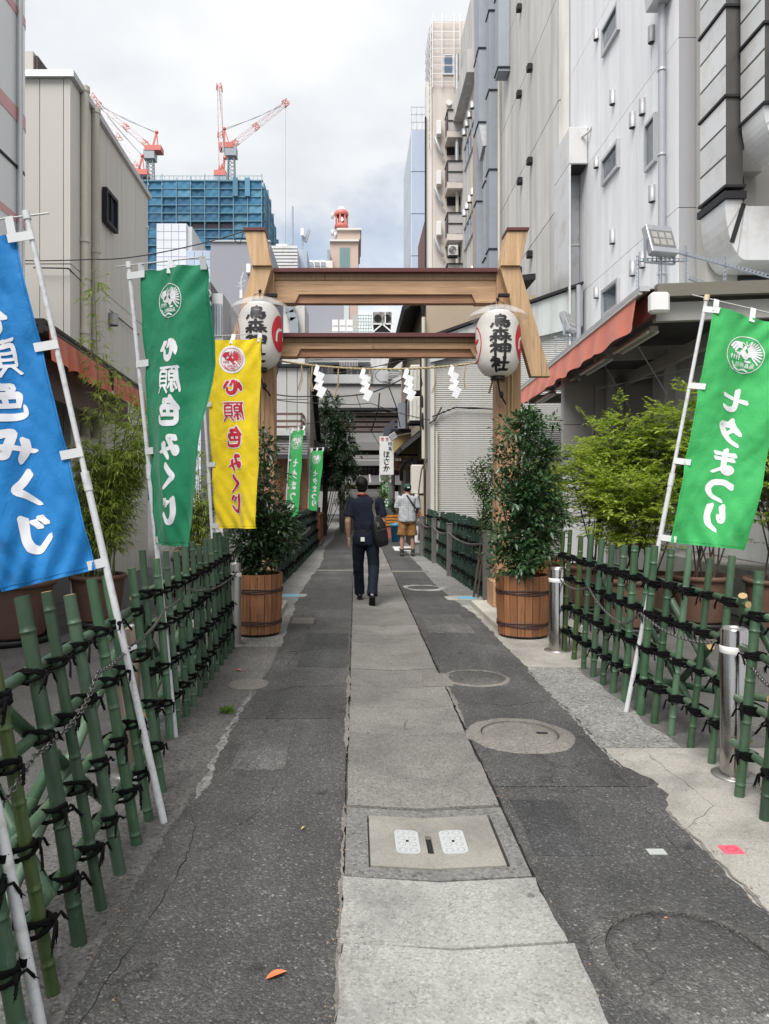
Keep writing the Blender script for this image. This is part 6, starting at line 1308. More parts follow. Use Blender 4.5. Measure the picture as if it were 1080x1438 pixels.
t = thing('wooden_rail', 'brown wooden entrance rail at the foot of the dark shop', 'rail', (-1.0, 20.9, 0)); M_RW = woodmat('rail_wood', (.26, .11, .05), 2)
for k in range(4): MB().box(-1.12 + .0, -1.04, 20.9 + k * .7, 20.98 + k * .7, 0, .86).build('post', M_RW, t)
MB().box(-1.13, -1.03, 20.88, 23.1, .861, .92).build('top_rail', M_RW, t); MB().box(-1.42, -1.13, 20.9, 20.96, .80, .86).build('top_rail', M_RW, t); MB().box(-1.42, -1.36, 20.9, 20.96, 0, .80).build('post', M_RW, t); MB().box(-1.42, -1.13, 20.91, 20.95, .10, .15).build('bottom_rail', M_RW, t)
MB().box(-1.5, -1.0, 20.8, 23.2, -.01, .07).build('step', C_SLAB, t)
# ---- right side of the alley
t = thing('tan_house', 'old tan walled house with dark eave along the right of the alley', 'house', (2.2, 23, 0))
MB().box(1.80, 4.6, 18.6, 29, 0, 6.6).build('wall', M_TAN, t); MB().prism([(1.20, 2.62), (1.86, 3.15), (1.86, 3.28), (1.14, 2.70)], 18.7, 28.6).build('eave', mat('eave_dark', (.04, .038, .04), .6), t)
for k in range(24): MB().bar((1.16, 18.8 + k * .4, 2.72), (1.85, 18.8 + k * .4, 3.29), .07, .05).build('eave_batten', M_DK, t)
MB().prism([(1.25, 6.2), (1.9, 6.7), (4.6, 7.0), (4.6, 7.15), (1.85, 6.85), (1.18, 6.3)], 18.6, 28).build('roof', M_DK, t)
MB().box(1.62, 1.795, 19.4, 20.6, 0, 2.4).build('doorway', M_DK, t); MB().box(1.55, 1.795, 21.2, 22.6, 0, 2.3).build('doorway', M_DKB, t); MB().box(1.6, 1.795, 20.65, 21.15, 0, 2.4).build('pillar', M_TAN, t)
MB().box(1.42, 1.74, 18.65, 19.0, 1.5, 2.25).build('meter_box', mat('meter_box', (.55, .52, .46), .5), t, .02); MB().box(1.50, 1.74, 18.68, 19.0, .5, 1.46).build('cabinet', mat('cabinet', (.42, .37, .30), .6), t)
pipe(t, [(1.55, 18.6, 0), (1.55, 18.6, 1.5)], .05, M_WHITE); pipe(t, [(1.5, 19.3, 2.4), (1.3, 19.4, 2.35), (1.28, 20.6, 2.2), (1.3, 20.9, 1.9)], .05, M_DK)
for k in range(7): z = 2.9 + k * .5; pipe(t, [(1.75, 18.58, z), (1.68, 18.4 + .04 * k, z + .4), (1.72, 18.55, z + .9)], .025, M_DK, 'cable', 6)
pipe(t, [(1.72, 18.5, 2.4), (1.72, 18.5, 6)], .05, M_PIPEL); pipe(t, [(1.66, 18.55, 3.0), (1.66, 18.55, 5.8)], .03, M_DK)
for k in range(3): win(t, 'x', 1.80, 19.3 + k * 2.6, 20.6 + k * 2.6, 3.7, 4.8, -1, M_DKB, M_GLASS, 1, .06)
condenser(1.40, 1.75, 18.7, 19.5, PZ(551, 19), PZ(515, 19), 'upper of two old air conditioners beside the ribbed siding wall', 'x'); condenser(1.38, 1.75, 18.65, 19.45, PZ(593, 19), PZ(559, 19), 'lower of two old air conditioners beside the ribbed siding wall', 'x')
t = thing('yellow_shed', 'small yellow upper room with dark roof and grey duct above the sign', 'house', (1.4, 24, 2.5)); MB().box(PX(551, 24), 1.79, 24, 25.6, PZ(640, 24), PZ(607, 24)).build('wall', mat('yellow_wall', (.38, .27, .10), .7), t); MB().box(PX(549, 24), 1.79, 23.8, 25.7, PZ(606.8, 24), PZ(603, 24)).build('roof', M_DK, t)
MB().box(PX(559, 23.5), PX(569, 23.5), 23.4, 23.7, PZ(602, 23.5), PZ(566, 23.5)).build('duct', M_DUCTB, t); MB().prism([(PX(540, 25), PZ(612, 25)), (PX(540, 25), PZ(598, 25)), (PX(556, 25), PZ(584, 25)), (PX(556, 25), PZ(612, 25))], 25.7, 26.2).build('dark_hood', mat('slate2', (.06, .065, .08), .6), t)
t = thing('wooden_balcony', 'small slatted wooden balcony box beside the white sign', 'balcony', (1.2, 21.5, 2.1)); x0, x1, z0, z1 = PX(548, 21.4), PX(569, 21.4), PZ(660, 21.4), PZ(637, 21.4)
for k in range(10): a = x0 + (x1 - x0) * k / 10; MB().box(a, a + .030, 21.4, 21.44, z0 + .05, z1 - .05).build('slat', M_RW, t)
MB().box(x0 - .02, x1 + .3, 21.38, 21.9, z0, z0 + .048).build('floor', M_RW, t); MB().box(x0 - .02, x1 + .02, 21.38, 21.46, z1 - .049, z1).build('top_rail', M_RW, t)
t = thing('shop_sign', 'upright white shop sign with black brush characters', 'sign', (PX(543, 21), 21, 2.0)); x0, x1, z0, z1 = PX(533, 21), PX(553, 21), PZ(667, 21), PZ(613, 21)
MB().box(x0, x1, 21, 21.12, z0, z1).build('panel', mat('sign_white', (.72, .72, .72), .4), t, .008); MB().box(x1, 1.79, 21.04, 21.08, (z0 + z1) / 2, (z0 + z1) / 2 + .05).build('arm', M_DK, t)
m = MB()
def sg(cx, cz, s_): return lambda x, y, l: V((cx + (x - .5) * s_, 20.997 - l * .0002, cz + (y - .5) * s_))
for i, ch in enumerate('ほさか'): glyph(m, ch, .15, sg(PX(543, 21), PZ(638 + i * 10, 21), .19))
for i, ch in enumerate('焼鳥'): glyph(m, ch, .14, sg(PX(547.5, 21), PZ(623 + i * 7, 21), .115))
m.build('lettering', INK, t); m = MB()
for i, ch in enumerate('営営'): glyph(m, ch, .16, sg(PX(537 + i * 6.5, 21), PZ(616.8, 21), .10))
m.build('red_lettering', mat('sign_red', (.45, .12, .10), .6), t)
t = thing('spotlight', 'small spotlight above the white shop sign', 'lamp', P(551, 612, 20.8)); MB().obox(P(552, 613, 20.8), V((.09, 0, .06)), V((0, .06, 0)), V((-.05, 0, .08))).build('head', M_GALV, t, .01); MB().bar(P(552, 613, 20.8), V((1.79, 21, PZ(606, 21))), .02, .02).build('arm', M_GALV, t)
# ---- shrine hall and stairs at the end
t = thing('shrine_hall', 'dark shrine hall with stacked concrete beams closing the alley', 'shrine', (.7, 37, 0)); d = 36.0; M_SC = mat('shrine_concrete', (.20, .20, .20), .8, 0, .15, .8); M_SD = mat('shrine_dark', (.018, .017, .018), .7); M_SB = mat('shrine_brown', (.10, .075, .07), .7); M_SG = mat('shrine_grey', (.33, .33, .32), .8, 0, .15, .8)
def lay(px0, px1, y0, y1, m_, dy=0, name='beam', dd=.5): MB().box(PX(px0, d), PX(px1, d), d + dy, d + dy + dd, PZ(y1, d), PZ(y0, d)).build(name, m_, t)
lay(446, 604, 541, 573, M_SG, 0, 'parapet'); lay(452, 604, 539.5, 540.8, M_DK, -.1, 'parapet_cap', .7); lay(446, 604, 573.3, 577, M_DK, -.25, 'eave', .8)
lay(446, 604, 577.3, 690, M_SD, .6, 'wall', 6)
for k in range(4): lay(446, 604, 579 + k * 7.2, 584 + k * 7.2, M_SB, .1, 'louvre')
lay(446, 604, 608, 620, M_SC, -.1, 'lintel'); lay(470, 604, 621, 628, M_SG, -.5, 'beam'); lay(470, 604, 640, 645, M_SC, -.7, 'beam'); lay(470, 604, 646, 655, M_SG, -.9, 'beam'); lay(480, 604, 668, 681, M_SC, -.6, 'beam')
for px in (486, 535, 560): lay(px, px + 4, 608, 735, M_SC, -.2, 'column', .4)
for k in range(6): lay(505 + k * 6, 509 + k * 6, 657, 667, mat('lattice_pale', (.16, .15, .13), .6), .3, 'lattice', .1)
for k in range(5): MB().box(PX(486, 33.4), PX(560, 33.4), 33.3, 33.5, PZ(626 + k * 1.2, 33.4), PZ(625.4 + k * 1.2, 33.4)).build('eave_tile', M_SG, t) if k == 0 else None
t = thing('stone_steps', 'dark stone steps climbing to the shrine at the end of the alley', 'steps', (.6, 30, 0))
for k in range(10): MB().box(-.45, 1.5, 29.5 + k * .32, 33.6, k * .17, (k + 1) * .17 - .006).build('step', mat('step_stone', (.12, .12, .12), .8, 0, .2, 2, vary=.1), t)
for x in (-.6, 1.55): MB().box(x, x + .16, 29.3, 33.6, 0, 1.25).build('parapet', M_SG, t)
t = thing('stone_torii', 'grey stone inner gate before the shrine steps', 'gate', (.5, 28.6, 0))
for x in (-.55, 1.42): MB().tube([(x, 28.6, 0), (x, 28.6, 3.2)], .11, 14).build('post', M_SC, t)
MB().box(-.95, 1.85, 28.48, 28.72, 2.6, 2.78).build('tie_beam', M_SC, t); MB().prism([(-1.2, 3.2), (2.1, 3.2), (2.25, 3.52), (-1.35, 3.52)], 28.42, 28.78).build('lintel', M_SC, t)
for k in range(5):
    x0 = -.3 + k * .4; m = MB(); m.add([(x0, 28.4, 2.25), (x0 + .05, 28.4, 2.25), (x0 + .09, 28.4, 1.95), (x0 + .02, 28.4, 1.93)], [(0, 1, 2, 3)]); m.build('paper_streamer', SHIDE, t)
# ================================================================ pots and plants
CLAY = mat('clay', (.12, .062, .042), .75, 0, .2, 4, .3, 60, dirt=(.09, .055, .04)); SOIL = mat('soil', (.035, .025, .018), .95, 0, .3, 30, .6, 80); TRAY = mat('black_tray', (.015, .014, .014), .5)
STEM = mat('stem_bark', (.075, .055, .04), .85, 0, .25, 20); CULM = mat('thin_culm', (.16, .18, .06), .6, 0, .2, 10)
def pot(c, r0, r1, h, label, m_=CLAY, rim=True):
    q = thing('clay_pot', label, 'pot', (c[0], c[1], 0)); x, y = c
    MB().lathe([(.0001, .06), (r0, .06), (r0 * 1.01, .08), (r1 * .96, h * .9 + .06), (r1 * .97, h + .06), (r1 * .88, h + .06), (r1 * .86, h)], (x, y, 0), 40).build('body', m_, q)
    if rim: MB().lathe([(r1 * .965, h * .90 + .06), (r1 * 1.03, h * .91 + .06), (r1 * 1.05, h + .055), (r1 * 1.0, h + .068), (r1 * .94, h + .062)], (x, y, 0), 40).build('rim', m_, q)
    MB().lathe([(r1 * .87, h + .02), (.0001, h + .035)], (x, y, 0), 24).build('soil', SOIL, q)
    MB().lathe([(.0001, .0), (r0 * 1.25, 0), (r0 * 1.32, .06), (r0 * 1.24, .062), (r0 * 1.2, .02)], (x, y, 0), 32).build('saucer', TRAY, q)
    return q
def leaf(m, p, d, n, L, W_, fold=.25, droop=0.0):
    d = d.normalized(); s = d.cross(n)
    if s.length < 1e-3: s = d.cross(V((.31, .2, .9)))
    s.normalize(); n = s.cross(d); a = p; b = p + d * L * .45 + n * (fold * W_ * .5); tip = p + d * L - V((0, 0, droop * L))
    m.add([a, b + s * W_ * .5, tip, b - s * W_ * .5, p + d * L * .5 - n * (fold * W_ * .25)], [(0, 4, 1), (4, 2, 1), (0, 3, 4), (4, 3, 2)], True)
def rv(r): 
    while True:
        v = V((r.uniform(-1, 1), r.uniform(-1, 1), r.uniform(-1, 1)))
        if .05 < v.length < 1: return v
def barrel(c, r, h, label):
    q = thing('barrel_planter', label, 'planter', (c[0], c[1], 0)); x, y = c; n = 22; WB = woodmat('barrel_wood', (.27, .115, .05), 2, .5, .6, 1, .25)
    for k in range(n):
        a0, a1 = 2 * math.pi * (k + .04) / n, 2 * math.pi * (k + .96) / n; vs = []
        for z, rr in ((.03, r * .92), (h * .5, r * .985), (h, r)):
            for rad in (rr, rr - .022):
                for a in (a0, a1): vs.append((x + rad * math.cos(a), y + rad * math.sin(a), z))
        fs = []
        for i in range(2):
            b = 4 * i; fs += [(b, b + 1, b + 5, b + 4), (b + 2, b + 6, b + 7, b + 3), (b, b + 4, b + 6, b + 2), (b + 1, b + 3, b + 7, b + 5)]
        fs += [(0, 2, 3, 1), (8, 9, 11, 10)]; m = MB(); m.add(vs, fs); m.build('stave', WB, q)
    for z in (.13, .47):
        for j in range(3):
            rr = r * (.92 + .08 * z / h) + .006; m = MB(); m.tube([(x + rr * math.cos(a * .19635), y + rr * math.sin(a * .19635), z + .016 * j + .006 * math.sin(a * .7 + j * 2)) for a in range(33)], .0075, 6, False); m.build('hoop', mat('dark_hoop', (.045, .022, .018), .6), q)
    MB().lathe([(r * .9, h - .05), (.0001, h - .04)], (x, y, 0), 24).build('soil', SOIL, q); MB().lathe([(.0001, .0), (r * .85, 0), (r * .88, .03)], (x, y, 0), 24).build('base', TRAY, q)
barrel((1.79, 7.80), .285, .655, 'stave barrel planter with twisted hoops, right of the lane'); barrel((-1.075, 7.90), .275, .66, 'stave barrel planter with twisted hoops, left of the lane')
# dark glossy evergreens in the barrels
CAM = leafmat('camellia_leaf', (.016, .045, .018), (.055, .115, .042), .32, .15); CAMB = leafmat('camellia_leaf_left', (.013, .034, .016), (.050, .092, .040), .30, .15)
def camellia(c, zb, lobes, count, mt, label, seed, L=.075, name='potted_evergreen', tips=None):
    r = random.Random(seed); q = thing(name, label, 'plant', (c[0], c[1], zb)); st = MB(); m = MB(); vol = [a[3] * a[4] * a[5] for a in lobes]; tot = sum(vol)
    base = V((c[0], c[1], zb))
    for (x, y, z, rx, ry, rz), v_ in zip(lobes, vol):
        ctr = V((x, y, z)); nb = max(6, int(count * v_ / tot / 26))
        st.tube([base + V((r.uniform(-.05, .05), r.uniform(-.05, .05), -.1)), base.lerp(ctr, .5) + V((r.uniform(-.06, .06), 0, 0)), ctr], [.016, .012, .007], 6)
        for b in range(nb):
            d = rv(r).normalized(); k = r.uniform(.45, 1.10) if r.random() < .8 else r.uniform(1.05, 1.5); tip = ctr + V((d.x * rx * k, d.y * ry * k, d.z * rz * k)); root = ctr.lerp(tip, .35) - V((0, 0, .05))
            if r.random() < .35: st.tube([root, tip], [.005, .003], 4)
            g = (tip - root); g = (g.normalized() + V((0, 0, .35))).normalized()
            for i in range(r.randint(18, 32)):
                o = rv(r) * .085; p = tip.lerp(root, r.random() * .5) + o; dd = (g * .6 + o.normalized() * .8 + rv(r) * .5); dd.z -= .15
                leaf(m, p, dd, V((r.uniform(-.5, .5), r.uniform(-.6, .3), 1)), L * r.uniform(.65, 1.2), L * .48 * r.uniform(.8, 1.15), .3, .15)
    st.build('trunk', STEM, q); m.build('crown', mt, q); return q
def LB(px, py, rx, ry, d, dd=0): u = d / 1020; return (PX(px, d), d + dd, PZ(py, d), rx * u, rx * u * .9, ry * u)
camellia((1.79, 7.80), .62, [LB(740, 600, 36, 30, 7.8), LB(727, 645, 30, 22, 7.8, -.05), LB(742, 690, 42, 36, 7.8), LB(736, 745, 48, 42, 7.8), LB(765, 632, 28, 20, 7.8, .1), LB(722, 782, 38, 22, 7.75, -.08), LB(770, 715, 26, 26, 7.8), LB(704, 700, 18, 22, 7.7)], 6800, CAM, 'dark glossy evergreen growing in the right barrel', 11)
camellia((-1.075, 7.90), .62, [LB(372, 620, 16, 26, 7.9), LB(365, 680, 30, 32, 7.9), LB(375, 735, 40, 36, 7.9), LB(352, 755, 36, 34, 7.9), LB(395, 752, 30, 26, 7.9), LB(362, 790, 32, 22, 7.85)], 5400, CAMB, 'dark glossy evergreen in the left barrel behind the yellow banner', 12)
camellia((1.72, 10.55), .0, [LB(682, 668, 22, 26, 10.5), LB(684, 705, 22, 26, 10.5), LB(690, 738, 20, 20, 10.5)], 2600, leafmat('bush_leaf', (.03, .07, .012), (.10, .17, .035), .35, .25), 'bright green clipped bush behind the right gate post', 13, .05, 'green_bush')
# feathery nandina shrubs behind the right fence
NAN = leafmat('nandina_leaf', (.11, .155, .02), (.36, .42, .06), .42, .5)
def nandina(c, zb, top, rad, label, seed, n=230, lean=(0, 0)):
    r = random.Random(seed); q = thing('nandina_shrub', label, 'shrub', (c[0], c[1], zb)); st = MB(); m = MB(); base = V((c[0], c[1], zb)); ns = 11
    for s in range(ns):
        a = r.random() * 6.28; k = math.sqrt(r.random()); tipz = zb + (top - zb) * r.uniform(.62, 1.0); tip = V((c[0] + rad * .75 * k * math.cos(a) + lean[0], c[1] + rad * .6 * k * math.sin(a) + lean[1], tipz))
        p0 = base + V((r.uniform(-.14, .14), r.uniform(-.14, .14), -.05)); p1 = p0.lerp(tip, .5) + V((r.uniform(-.06, .06), r.uniform(-.06, .06), .08)); st.tube([p0, p1, tip], [.010, .008, .004], 5)
        for b in range(n // ns):
            u = .34 + .66 * r.random() ** .8; p = p0.lerp(p1, u * 2) if u < .5 else p1.lerp(tip, u * 2 - 1); aa = r.random() * 6.28; out = V((math.cos(aa), math.sin(aa), r.uniform(-.35, .95))).normalized(); L = r.uniform(.18, .46) * (1.15 - .3 * u)
            e = p + out * L - V((0, 0, .05 * L)); st.tube([p, p.lerp(e, .5) + V((0, 0, .02)), e], [.0028, .002, .001], 3, False)
            for j in range(5):   # side rachis with leaflets
                f = .25 + .75 * j / 4; bp = p.lerp(e, f); sd = out.cross(V((0, 0, 1))).normalized() * (1 if j % 2 else -1); rd = (out * .8 + sd * (.9 if j < 4 else 0) + V((0, 0, r.uniform(-.2, .25)))).normalized(); RL = L * .42 * r.uniform(.7, 1.1)
                for k2 in range(5):
                    for sgn in (-1, 1):
                        if k2 == 4 and sgn > 0: continue
                        lp = bp + rd * (RL * (k2 + .6) / 5); ls = rd.cross(V((0, 0, 1))).normalized() * sgn; ld = (rd * .7 + ls * (.8 if k2 < 4 else 0) + V((0, 0, r.uniform(-.35, .25))))
                        leaf(m, lp, ld + rv(r) * .35, V((r.uniform(-.8, .8), r.uniform(-1.0, .5), 1)), r.uniform(.036, .072), .023, .2, .1)
    st.build('stem', STEM, q); m.build('crown', NAN, q); return q
for i, (x, y, top, rad, lab, n) in enumerate(((2.72, 10.4, 2.15, .50, 'small nandina shrub farthest along the carport, next to the barrel plant', 190), (3.05, 9.4, 2.5, .72, 'nandina shrub second from the gate behind the right fence', 300), (3.42, 8.6, 2.72, .9, 'tallest nandina shrub in the middle behind the right fence', 380), (3.98, 8.3, 2.7, .85, 'nandina shrub just behind the light green banner', 300), (4.65, 8.0, 2.6, .75, 'nandina shrub at the right frame edge past the banner', 260), (3.05, 8.1, 1.80, .55, 'low front nandina shrub between fence and tall shrub', 230))):
    nandina((x, y), .55, top, rad, lab, 30 + i, n)
for i, (x, y, r0, r1, lab, m_) in enumerate(((2.72, 10.4, .22, .28, 'orange brown pot farthest along the carport', mat('orange_clay', (.34, .13, .055), .7, 0, .2, 4)), (3.10, 9.5, .26, .33, 'clay pot under the second nandina shrub', CLAY), (3.40, 8.6, .27, .34, 'clay pot under the tallest nandina shrub', CLAY), (3.98, 8.4, .27, .345, 'large clay pot with flared rim behind the right fence', CLAY), (4.65, 8.0, .27, .34, 'clay pot at the right frame edge', CLAY), (3.05, 8.1, .25, .31, 'front clay pot with the low nandina', CLAY))): pot((x, y), r0, r1, .52, lab, m_)
# bamboo in clay pots on the left
pot((-3.0, 8.45), .24, .31, .52, 'clay pot of bamboo behind the blue banner pole'); pot((-3.62, 7.55), .36, .46, .56, 'big clay pot below the blue banner'); pot((-2.45, 10.9), .25, .31, .5, 'clay pot of bamboo behind the dark green banner')
BAM = leafmat('bamboo_leaf', (.14, .20, .035), (.46, .52, .12), .45, .45)
def bambooplant(c, zb, culms, label, seed, n=520):
    r = random.Random(seed); q = thing('potted_bamboo', label, 'bamboo', (c[0], c[1], zb)); st = MB(); m = MB()
    for (tx, ty, tz, dens, low) in culms:
        p0 = V((c[0] + r.uniform(-.16, .16), c[1] + r.uniform(-.16, .16), zb - .05)); tip = V((c[0] + tx, c[1] + ty, tz)); mid = p0.lerp(tip, .55) + V((-tx * .12, -ty * .1, .1)); st.tube([p0, mid, tip], [.009, .007, .003], 6)
        k = int(n * dens)
        for b in range(k):
            u = low + (1 - low) * r.random(); p = p0.lerp(mid, u / .55) if u < .55 else mid.lerp(tip, (u - .55) / .45); a = r.random() * 6.28; L = r.uniform(.05, .30) * (1.1 - .6 * u) + .03; e = p + V((math.cos(a), math.sin(a), r.uniform(-.1, .7))).normalized() * L
            st.tube([p, e], [.0018, .001], 3, False)
            for i in range(r.randint(4, 6)):
                aa = a + r.uniform(-1.2, 1.2); d = V((math.cos(aa), math.sin(aa), r.uniform(-.55, .35))); leaf(m, e.lerp(p, r.random() * .3), d, V((0, 0, 1)) + rv(r) * .5, r.uniform(.08, .15), .016, .2, .28)
    st.build('culm', CULM, q); m.build('crown', BAM, q)
r = random.Random(4)
bambooplant((-3.0, 8.45), .55, [(r.uniform(-.15, .65), r.uniform(-.35, .35), r.uniform(1.6, 2.85), .18, .22) for k in range(22)] + [(-.05, 0, 4.1, .14, .5), (.2, .1, 2.95, .12, .4)], 'leafy potted bamboo with one tall shoot, between blue and green banners', 5, 520)
bambooplant((-3.62, 7.55), .58, [(r.uniform(-.45, .3), r.uniform(-.3, .3), r.uniform(1.6, 2.6), .16, .25) for k in range(9)], 'potted bamboo mostly hidden by the blue banner', 6, 260)
bambooplant((-2.45, 10.9), .5, [(r.uniform(-.4, .6), r.uniform(-.3, .3), r.uniform(1.4, 2.3), .2, .15) for k in range(16)], 'dense potted bamboo between the green and yellow banners', 7, 330)
# tree beyond the gate
def tree(c, lobes, label, seed, count, mt, L, trunk_r=.09):
    return camellia(c, 0, lobes, count, mt, label, seed, L, 'evergreen_tree')
d = 26.0
def lob(px, py, rx, ry): u = d / 1020; return (PX(px, d), d, PZ(py, d), rx * u, rx * u, ry * u)
t_ = tree((-1.15, 26), [lob(466, 568, 18, 15), lob(456, 588, 22, 18), lob(480, 595, 22, 18), lob(464, 615, 26, 20), lob(488, 618, 16, 18), lob(456, 642, 22, 18), lob(480, 640, 22, 20), lob(470, 665, 26, 16), lob(494, 662, 14, 12)], 'dark evergreen tree hanging over the alley before the shrine', 21, 10000, leafmat('tree_leaf', (.010, .028, .012), (.035, .075, .028), .35, .15), .12)
MB().tube([(-1.15, 26, 0), (-1.1, 26.05, 1.5), (-1.0, 26, 3.2)], [.11, .09, .06], 10).build('main_trunk', STEM, t_)
camellia((-.55, 27.5), 0, [(-.45, 27.5, 1.5, .35, .3, .7)], 900, leafmat('far_bush', (.05, .08, .02), (.16, .2, .06), .4, .3), 'yellowish bush by the shrine steps under the tree', 23, .09, 'green_bush')
camellia((1.05, 27.5), 0, [(1.08, 27.5, 1.7, .18, .2, .7)], 700, leafmat('far_bush2', (.05, .09, .02), (.14, .22, .05), .4, .3), 'green bush behind the tiny distant banner', 24, .09, 'green_bush')
# ================================================================ people
def ev(TS, o):
    with bpy.context.temp_override(scene=TS, view_layer=TS.view_layers[0]):
        dg = bpy.context.evaluated_depsgraph_get(); return bpy.data.meshes.new_from_object(o.evaluated_get(dg))
def remesh(m, name, mt, parent, vox=.011, smooth=6, wr=0.0, seed=0):
    me = m.mesh('tmp'); o = bpy.data.objects.new('tmp', me); TS = bpy.data.scenes.new('tmp'); TS.collection.objects.link(o)
    a = o.modifiers.new('r', 'REMESH'); a.mode = 'VOXEL'; a.voxel_size = vox; s = o.modifiers.new('s', 'SMOOTH'); s.factor = .5; s.iterations = smooth
    me2 = ev(TS, o); bpy.data.objects.remove(o); bpy.data.meshes.remove(me); bpy.data.scenes.remove(TS)
    me2.name = name; off = org(parent)
    cn = [(v.co.copy(), v.normal.copy()) for v in me2.vertices]; out = []
    for p, nn in cn:
        if wr:
            q = V((p.x * 9, p.y * 9, p.z * 5 + seed)); p = p + nn * wr * (noise.noise(q) + .6 * noise.noise(q * 2.3 + V((p.z * 6, 0, 0))))
        out.extend(p - off)
    me2.vertices.foreach_set('co', out)
    me2.polygons.foreach_set('use_smooth', [True] * len(me2.polygons)); me2.materials.clear(); me2.materials.append(mt)
    ob = bpy.data.objects.new(name, me2); COL.objects.link(ob); ob.parent = parent; return ob
def rings(m, lst, n=20):
    """closed loft of ellipses (cx, cy, z, rx, ry)"""
    vs = []
    for cx, cy, z, rx, ry in lst:
        for k in range(n):
            a = 2 * math.pi * k / n; ca, sa = math.cos(a), math.sin(a); e = .85
            vs.append((cx + rx * math.copysign(abs(ca) ** e, ca), cy + ry * math.copysign(abs(sa) ** e, sa), z))
    fs = [(i * n + k, i * n + (k + 1) % n, (i + 1) * n + (k + 1) % n, (i + 1) * n + k) for i in range(len(lst) - 1) for k in range(n)]
    fs += [tuple(range(n - 1, -1, -1)), tuple(range((len(lst) - 1) * n, len(lst) * n))]; m.add(vs, fs, True); return m
SKIN = mat('skin', (.42, .235, .165), .5, 0, .08, 12); SKIN2 = mat('skin_tan', (.36, .20, .14), .5, 0, .08, 12); HAIR = mat('black_hair', (.004, .004, .004), .55, 0, .3, 60, .6, 140, spec=.25)
def head(m, h, c, yaw=0):
    """skull, jaw, nose, ears, facing +y turned by yaw; c centre of the head"""
    c = V(c); ca, sa = math.cos(yaw), math.sin(yaw); T = lambda x, y, z: c + V((x * ca - y * sa, x * sa + y * ca, z))
    m.ball(T(0, -.008, .025), .098 * h, 18, 12, (.80, .98, 1.0)); m.ball(T(0, .030, -.055), .062 * h, 14, 10, (.92, 1.0, 1.05)); m.ball(T(0, .088, -.018), .018 * h, 8, 6, (.8, 1, 1.5))
    for s in (-1, 1): m.ball(T(s * .078 * h, -.004, -.008), .026 * h, 8, 6, (.42, .8, 1.25)); m.ball(T(s * .033, .078, .012), .014, 8, 6, (1.2, .7, .7))
    m.ball(T(0, .080, -.062), .017, 8, 6, (1.6, .6, .5)); m.tube([c + V((0, -.01, -.05)), c + V((0, -.025, -.17))], [.056, .062], 14)
def hand(m, wrist, dirv, palmn, L=.175, curl=.5, thumb=1):
    """palm with four unequal bent fingers and a thumb"""
    dirv = V(dirv).normalized(); palmn = V(palmn); side = dirv.cross(palmn).normalized(); palmn = side.cross(dirv).normalized(); w0 = V(wrist); k = L / .185
    m.obox(w0 + dirv * .045 * k, dirv * .047 * k, side * .038 * k, palmn * .014 * k); m.tube([w0 - dirv * .02, w0 + dirv * .02 * k], [.026, .026], 10)
    for i, (o, fl) in enumerate(((-.029, .070), (-.010, .080), (.010, .076), (.028, .060))):
        p = w0 + dirv * .088 * k + side * o * k; d = dirv.copy(); pts = [p - dirv * .02]; rad = [.0095 * k]; seg = fl * k / 3
        for j in range(3): p = p + d * seg * (1.15 - .15 * j); pts.append(p.copy()); rad.append((.009 - .0010 * j) * k); d = (d + palmn * curl * (.45 + .15 * j)).normalized()
        m.tube(pts, rad, 8)
    p = w0 + dirv * .022 * k - side * thumb * .034 * k; d = (dirv * .75 - side * thumb * .75 + palmn * .3).normalized(); m.tube([p - d * .012, p + d * .030 * k, p + d * .03 * k + (d + palmn * .5 + dirv * .5).normalized() * .028 * k], [.012 * k, .0105 * k, .008 * k], 8)
# ---------- walking man in navy
O = V((.135, 10.12, .004)); t = thing('person', 'man in navy short sleeved shirt and trousers walking away with black shoulder bag', 'person', O)
J = lambda x, y, z: O + V((x, y, z))
HC = J(-.055, .03, 1.615)
# joints
Lh, Lk, La = J(-.085, .0, .90), J(-.105, .15, .49), J(-.080, .32, .10); Rh, Rk, Ra = J(.085, .0, .90), J(.110, .0, .49), J(.085, -.25, .150)
Ls, Le, Lw = J(-.195, .0, 1.405), J(-.250, -.03, 1.125), J(-.236, .05, .885); Rs, Re, Rw = J(.195, .0, 1.405), J(.245, -.02, 1.13), J(.225, .12, .92)
tor = [(0, 0, .84, .150, .105), (0, 0, .93, .160, .112), (0, -.01, 1.05, .145, .10), (-.005, 0, 1.2, .165, .105), (-.005, .0, 1.33, .178, .100), (-.01, -.01, 1.405, .145, .075), (-.02, -.01, 1.46, .075, .06), (-.045, .01, 1.50, .055, .055)]
m = MB(); rings(m, [(O.x + a, O.y + b, O.z + z, rx, ry) for a, b, z, rx, ry in tor]); head(m, 1.0, HC, .12)
for a, b, c in ((Ls, Le, Lw), (Rs, Re, Rw)): m.tube([a, a.lerp(b, .5), b, b.lerp(c, .3), c], [.034, .044, .040, .041, .027], 12); m.ball(a - V((0, 0, .02)), .040, 10, 8)
for a, b, c in ((Lh, Lk, La), (Rh, Rk, Ra)): m.tube([a, a.lerp(b, .5), b, b.lerp(c, .35), c], [.085, .070, .052, .055, .036], 12)
hand(m, Lw, (-.02, .12, -1), (.9, .25, 0), .185, .35, 1); hand(m, Rw, (.0, .25, -1), (-.9, .2, 0), .185, .5, -1)
for a, f in ((La, V((0, 1, -.25))), (Ra, V((0, .55, -.85)))): m.tube([a, a + V((0, .0, -.03)), a + f.normalized() * .10], [.034, .028, .02], 10)
remesh(m, 'body', SKIN, t, .0085, 3)
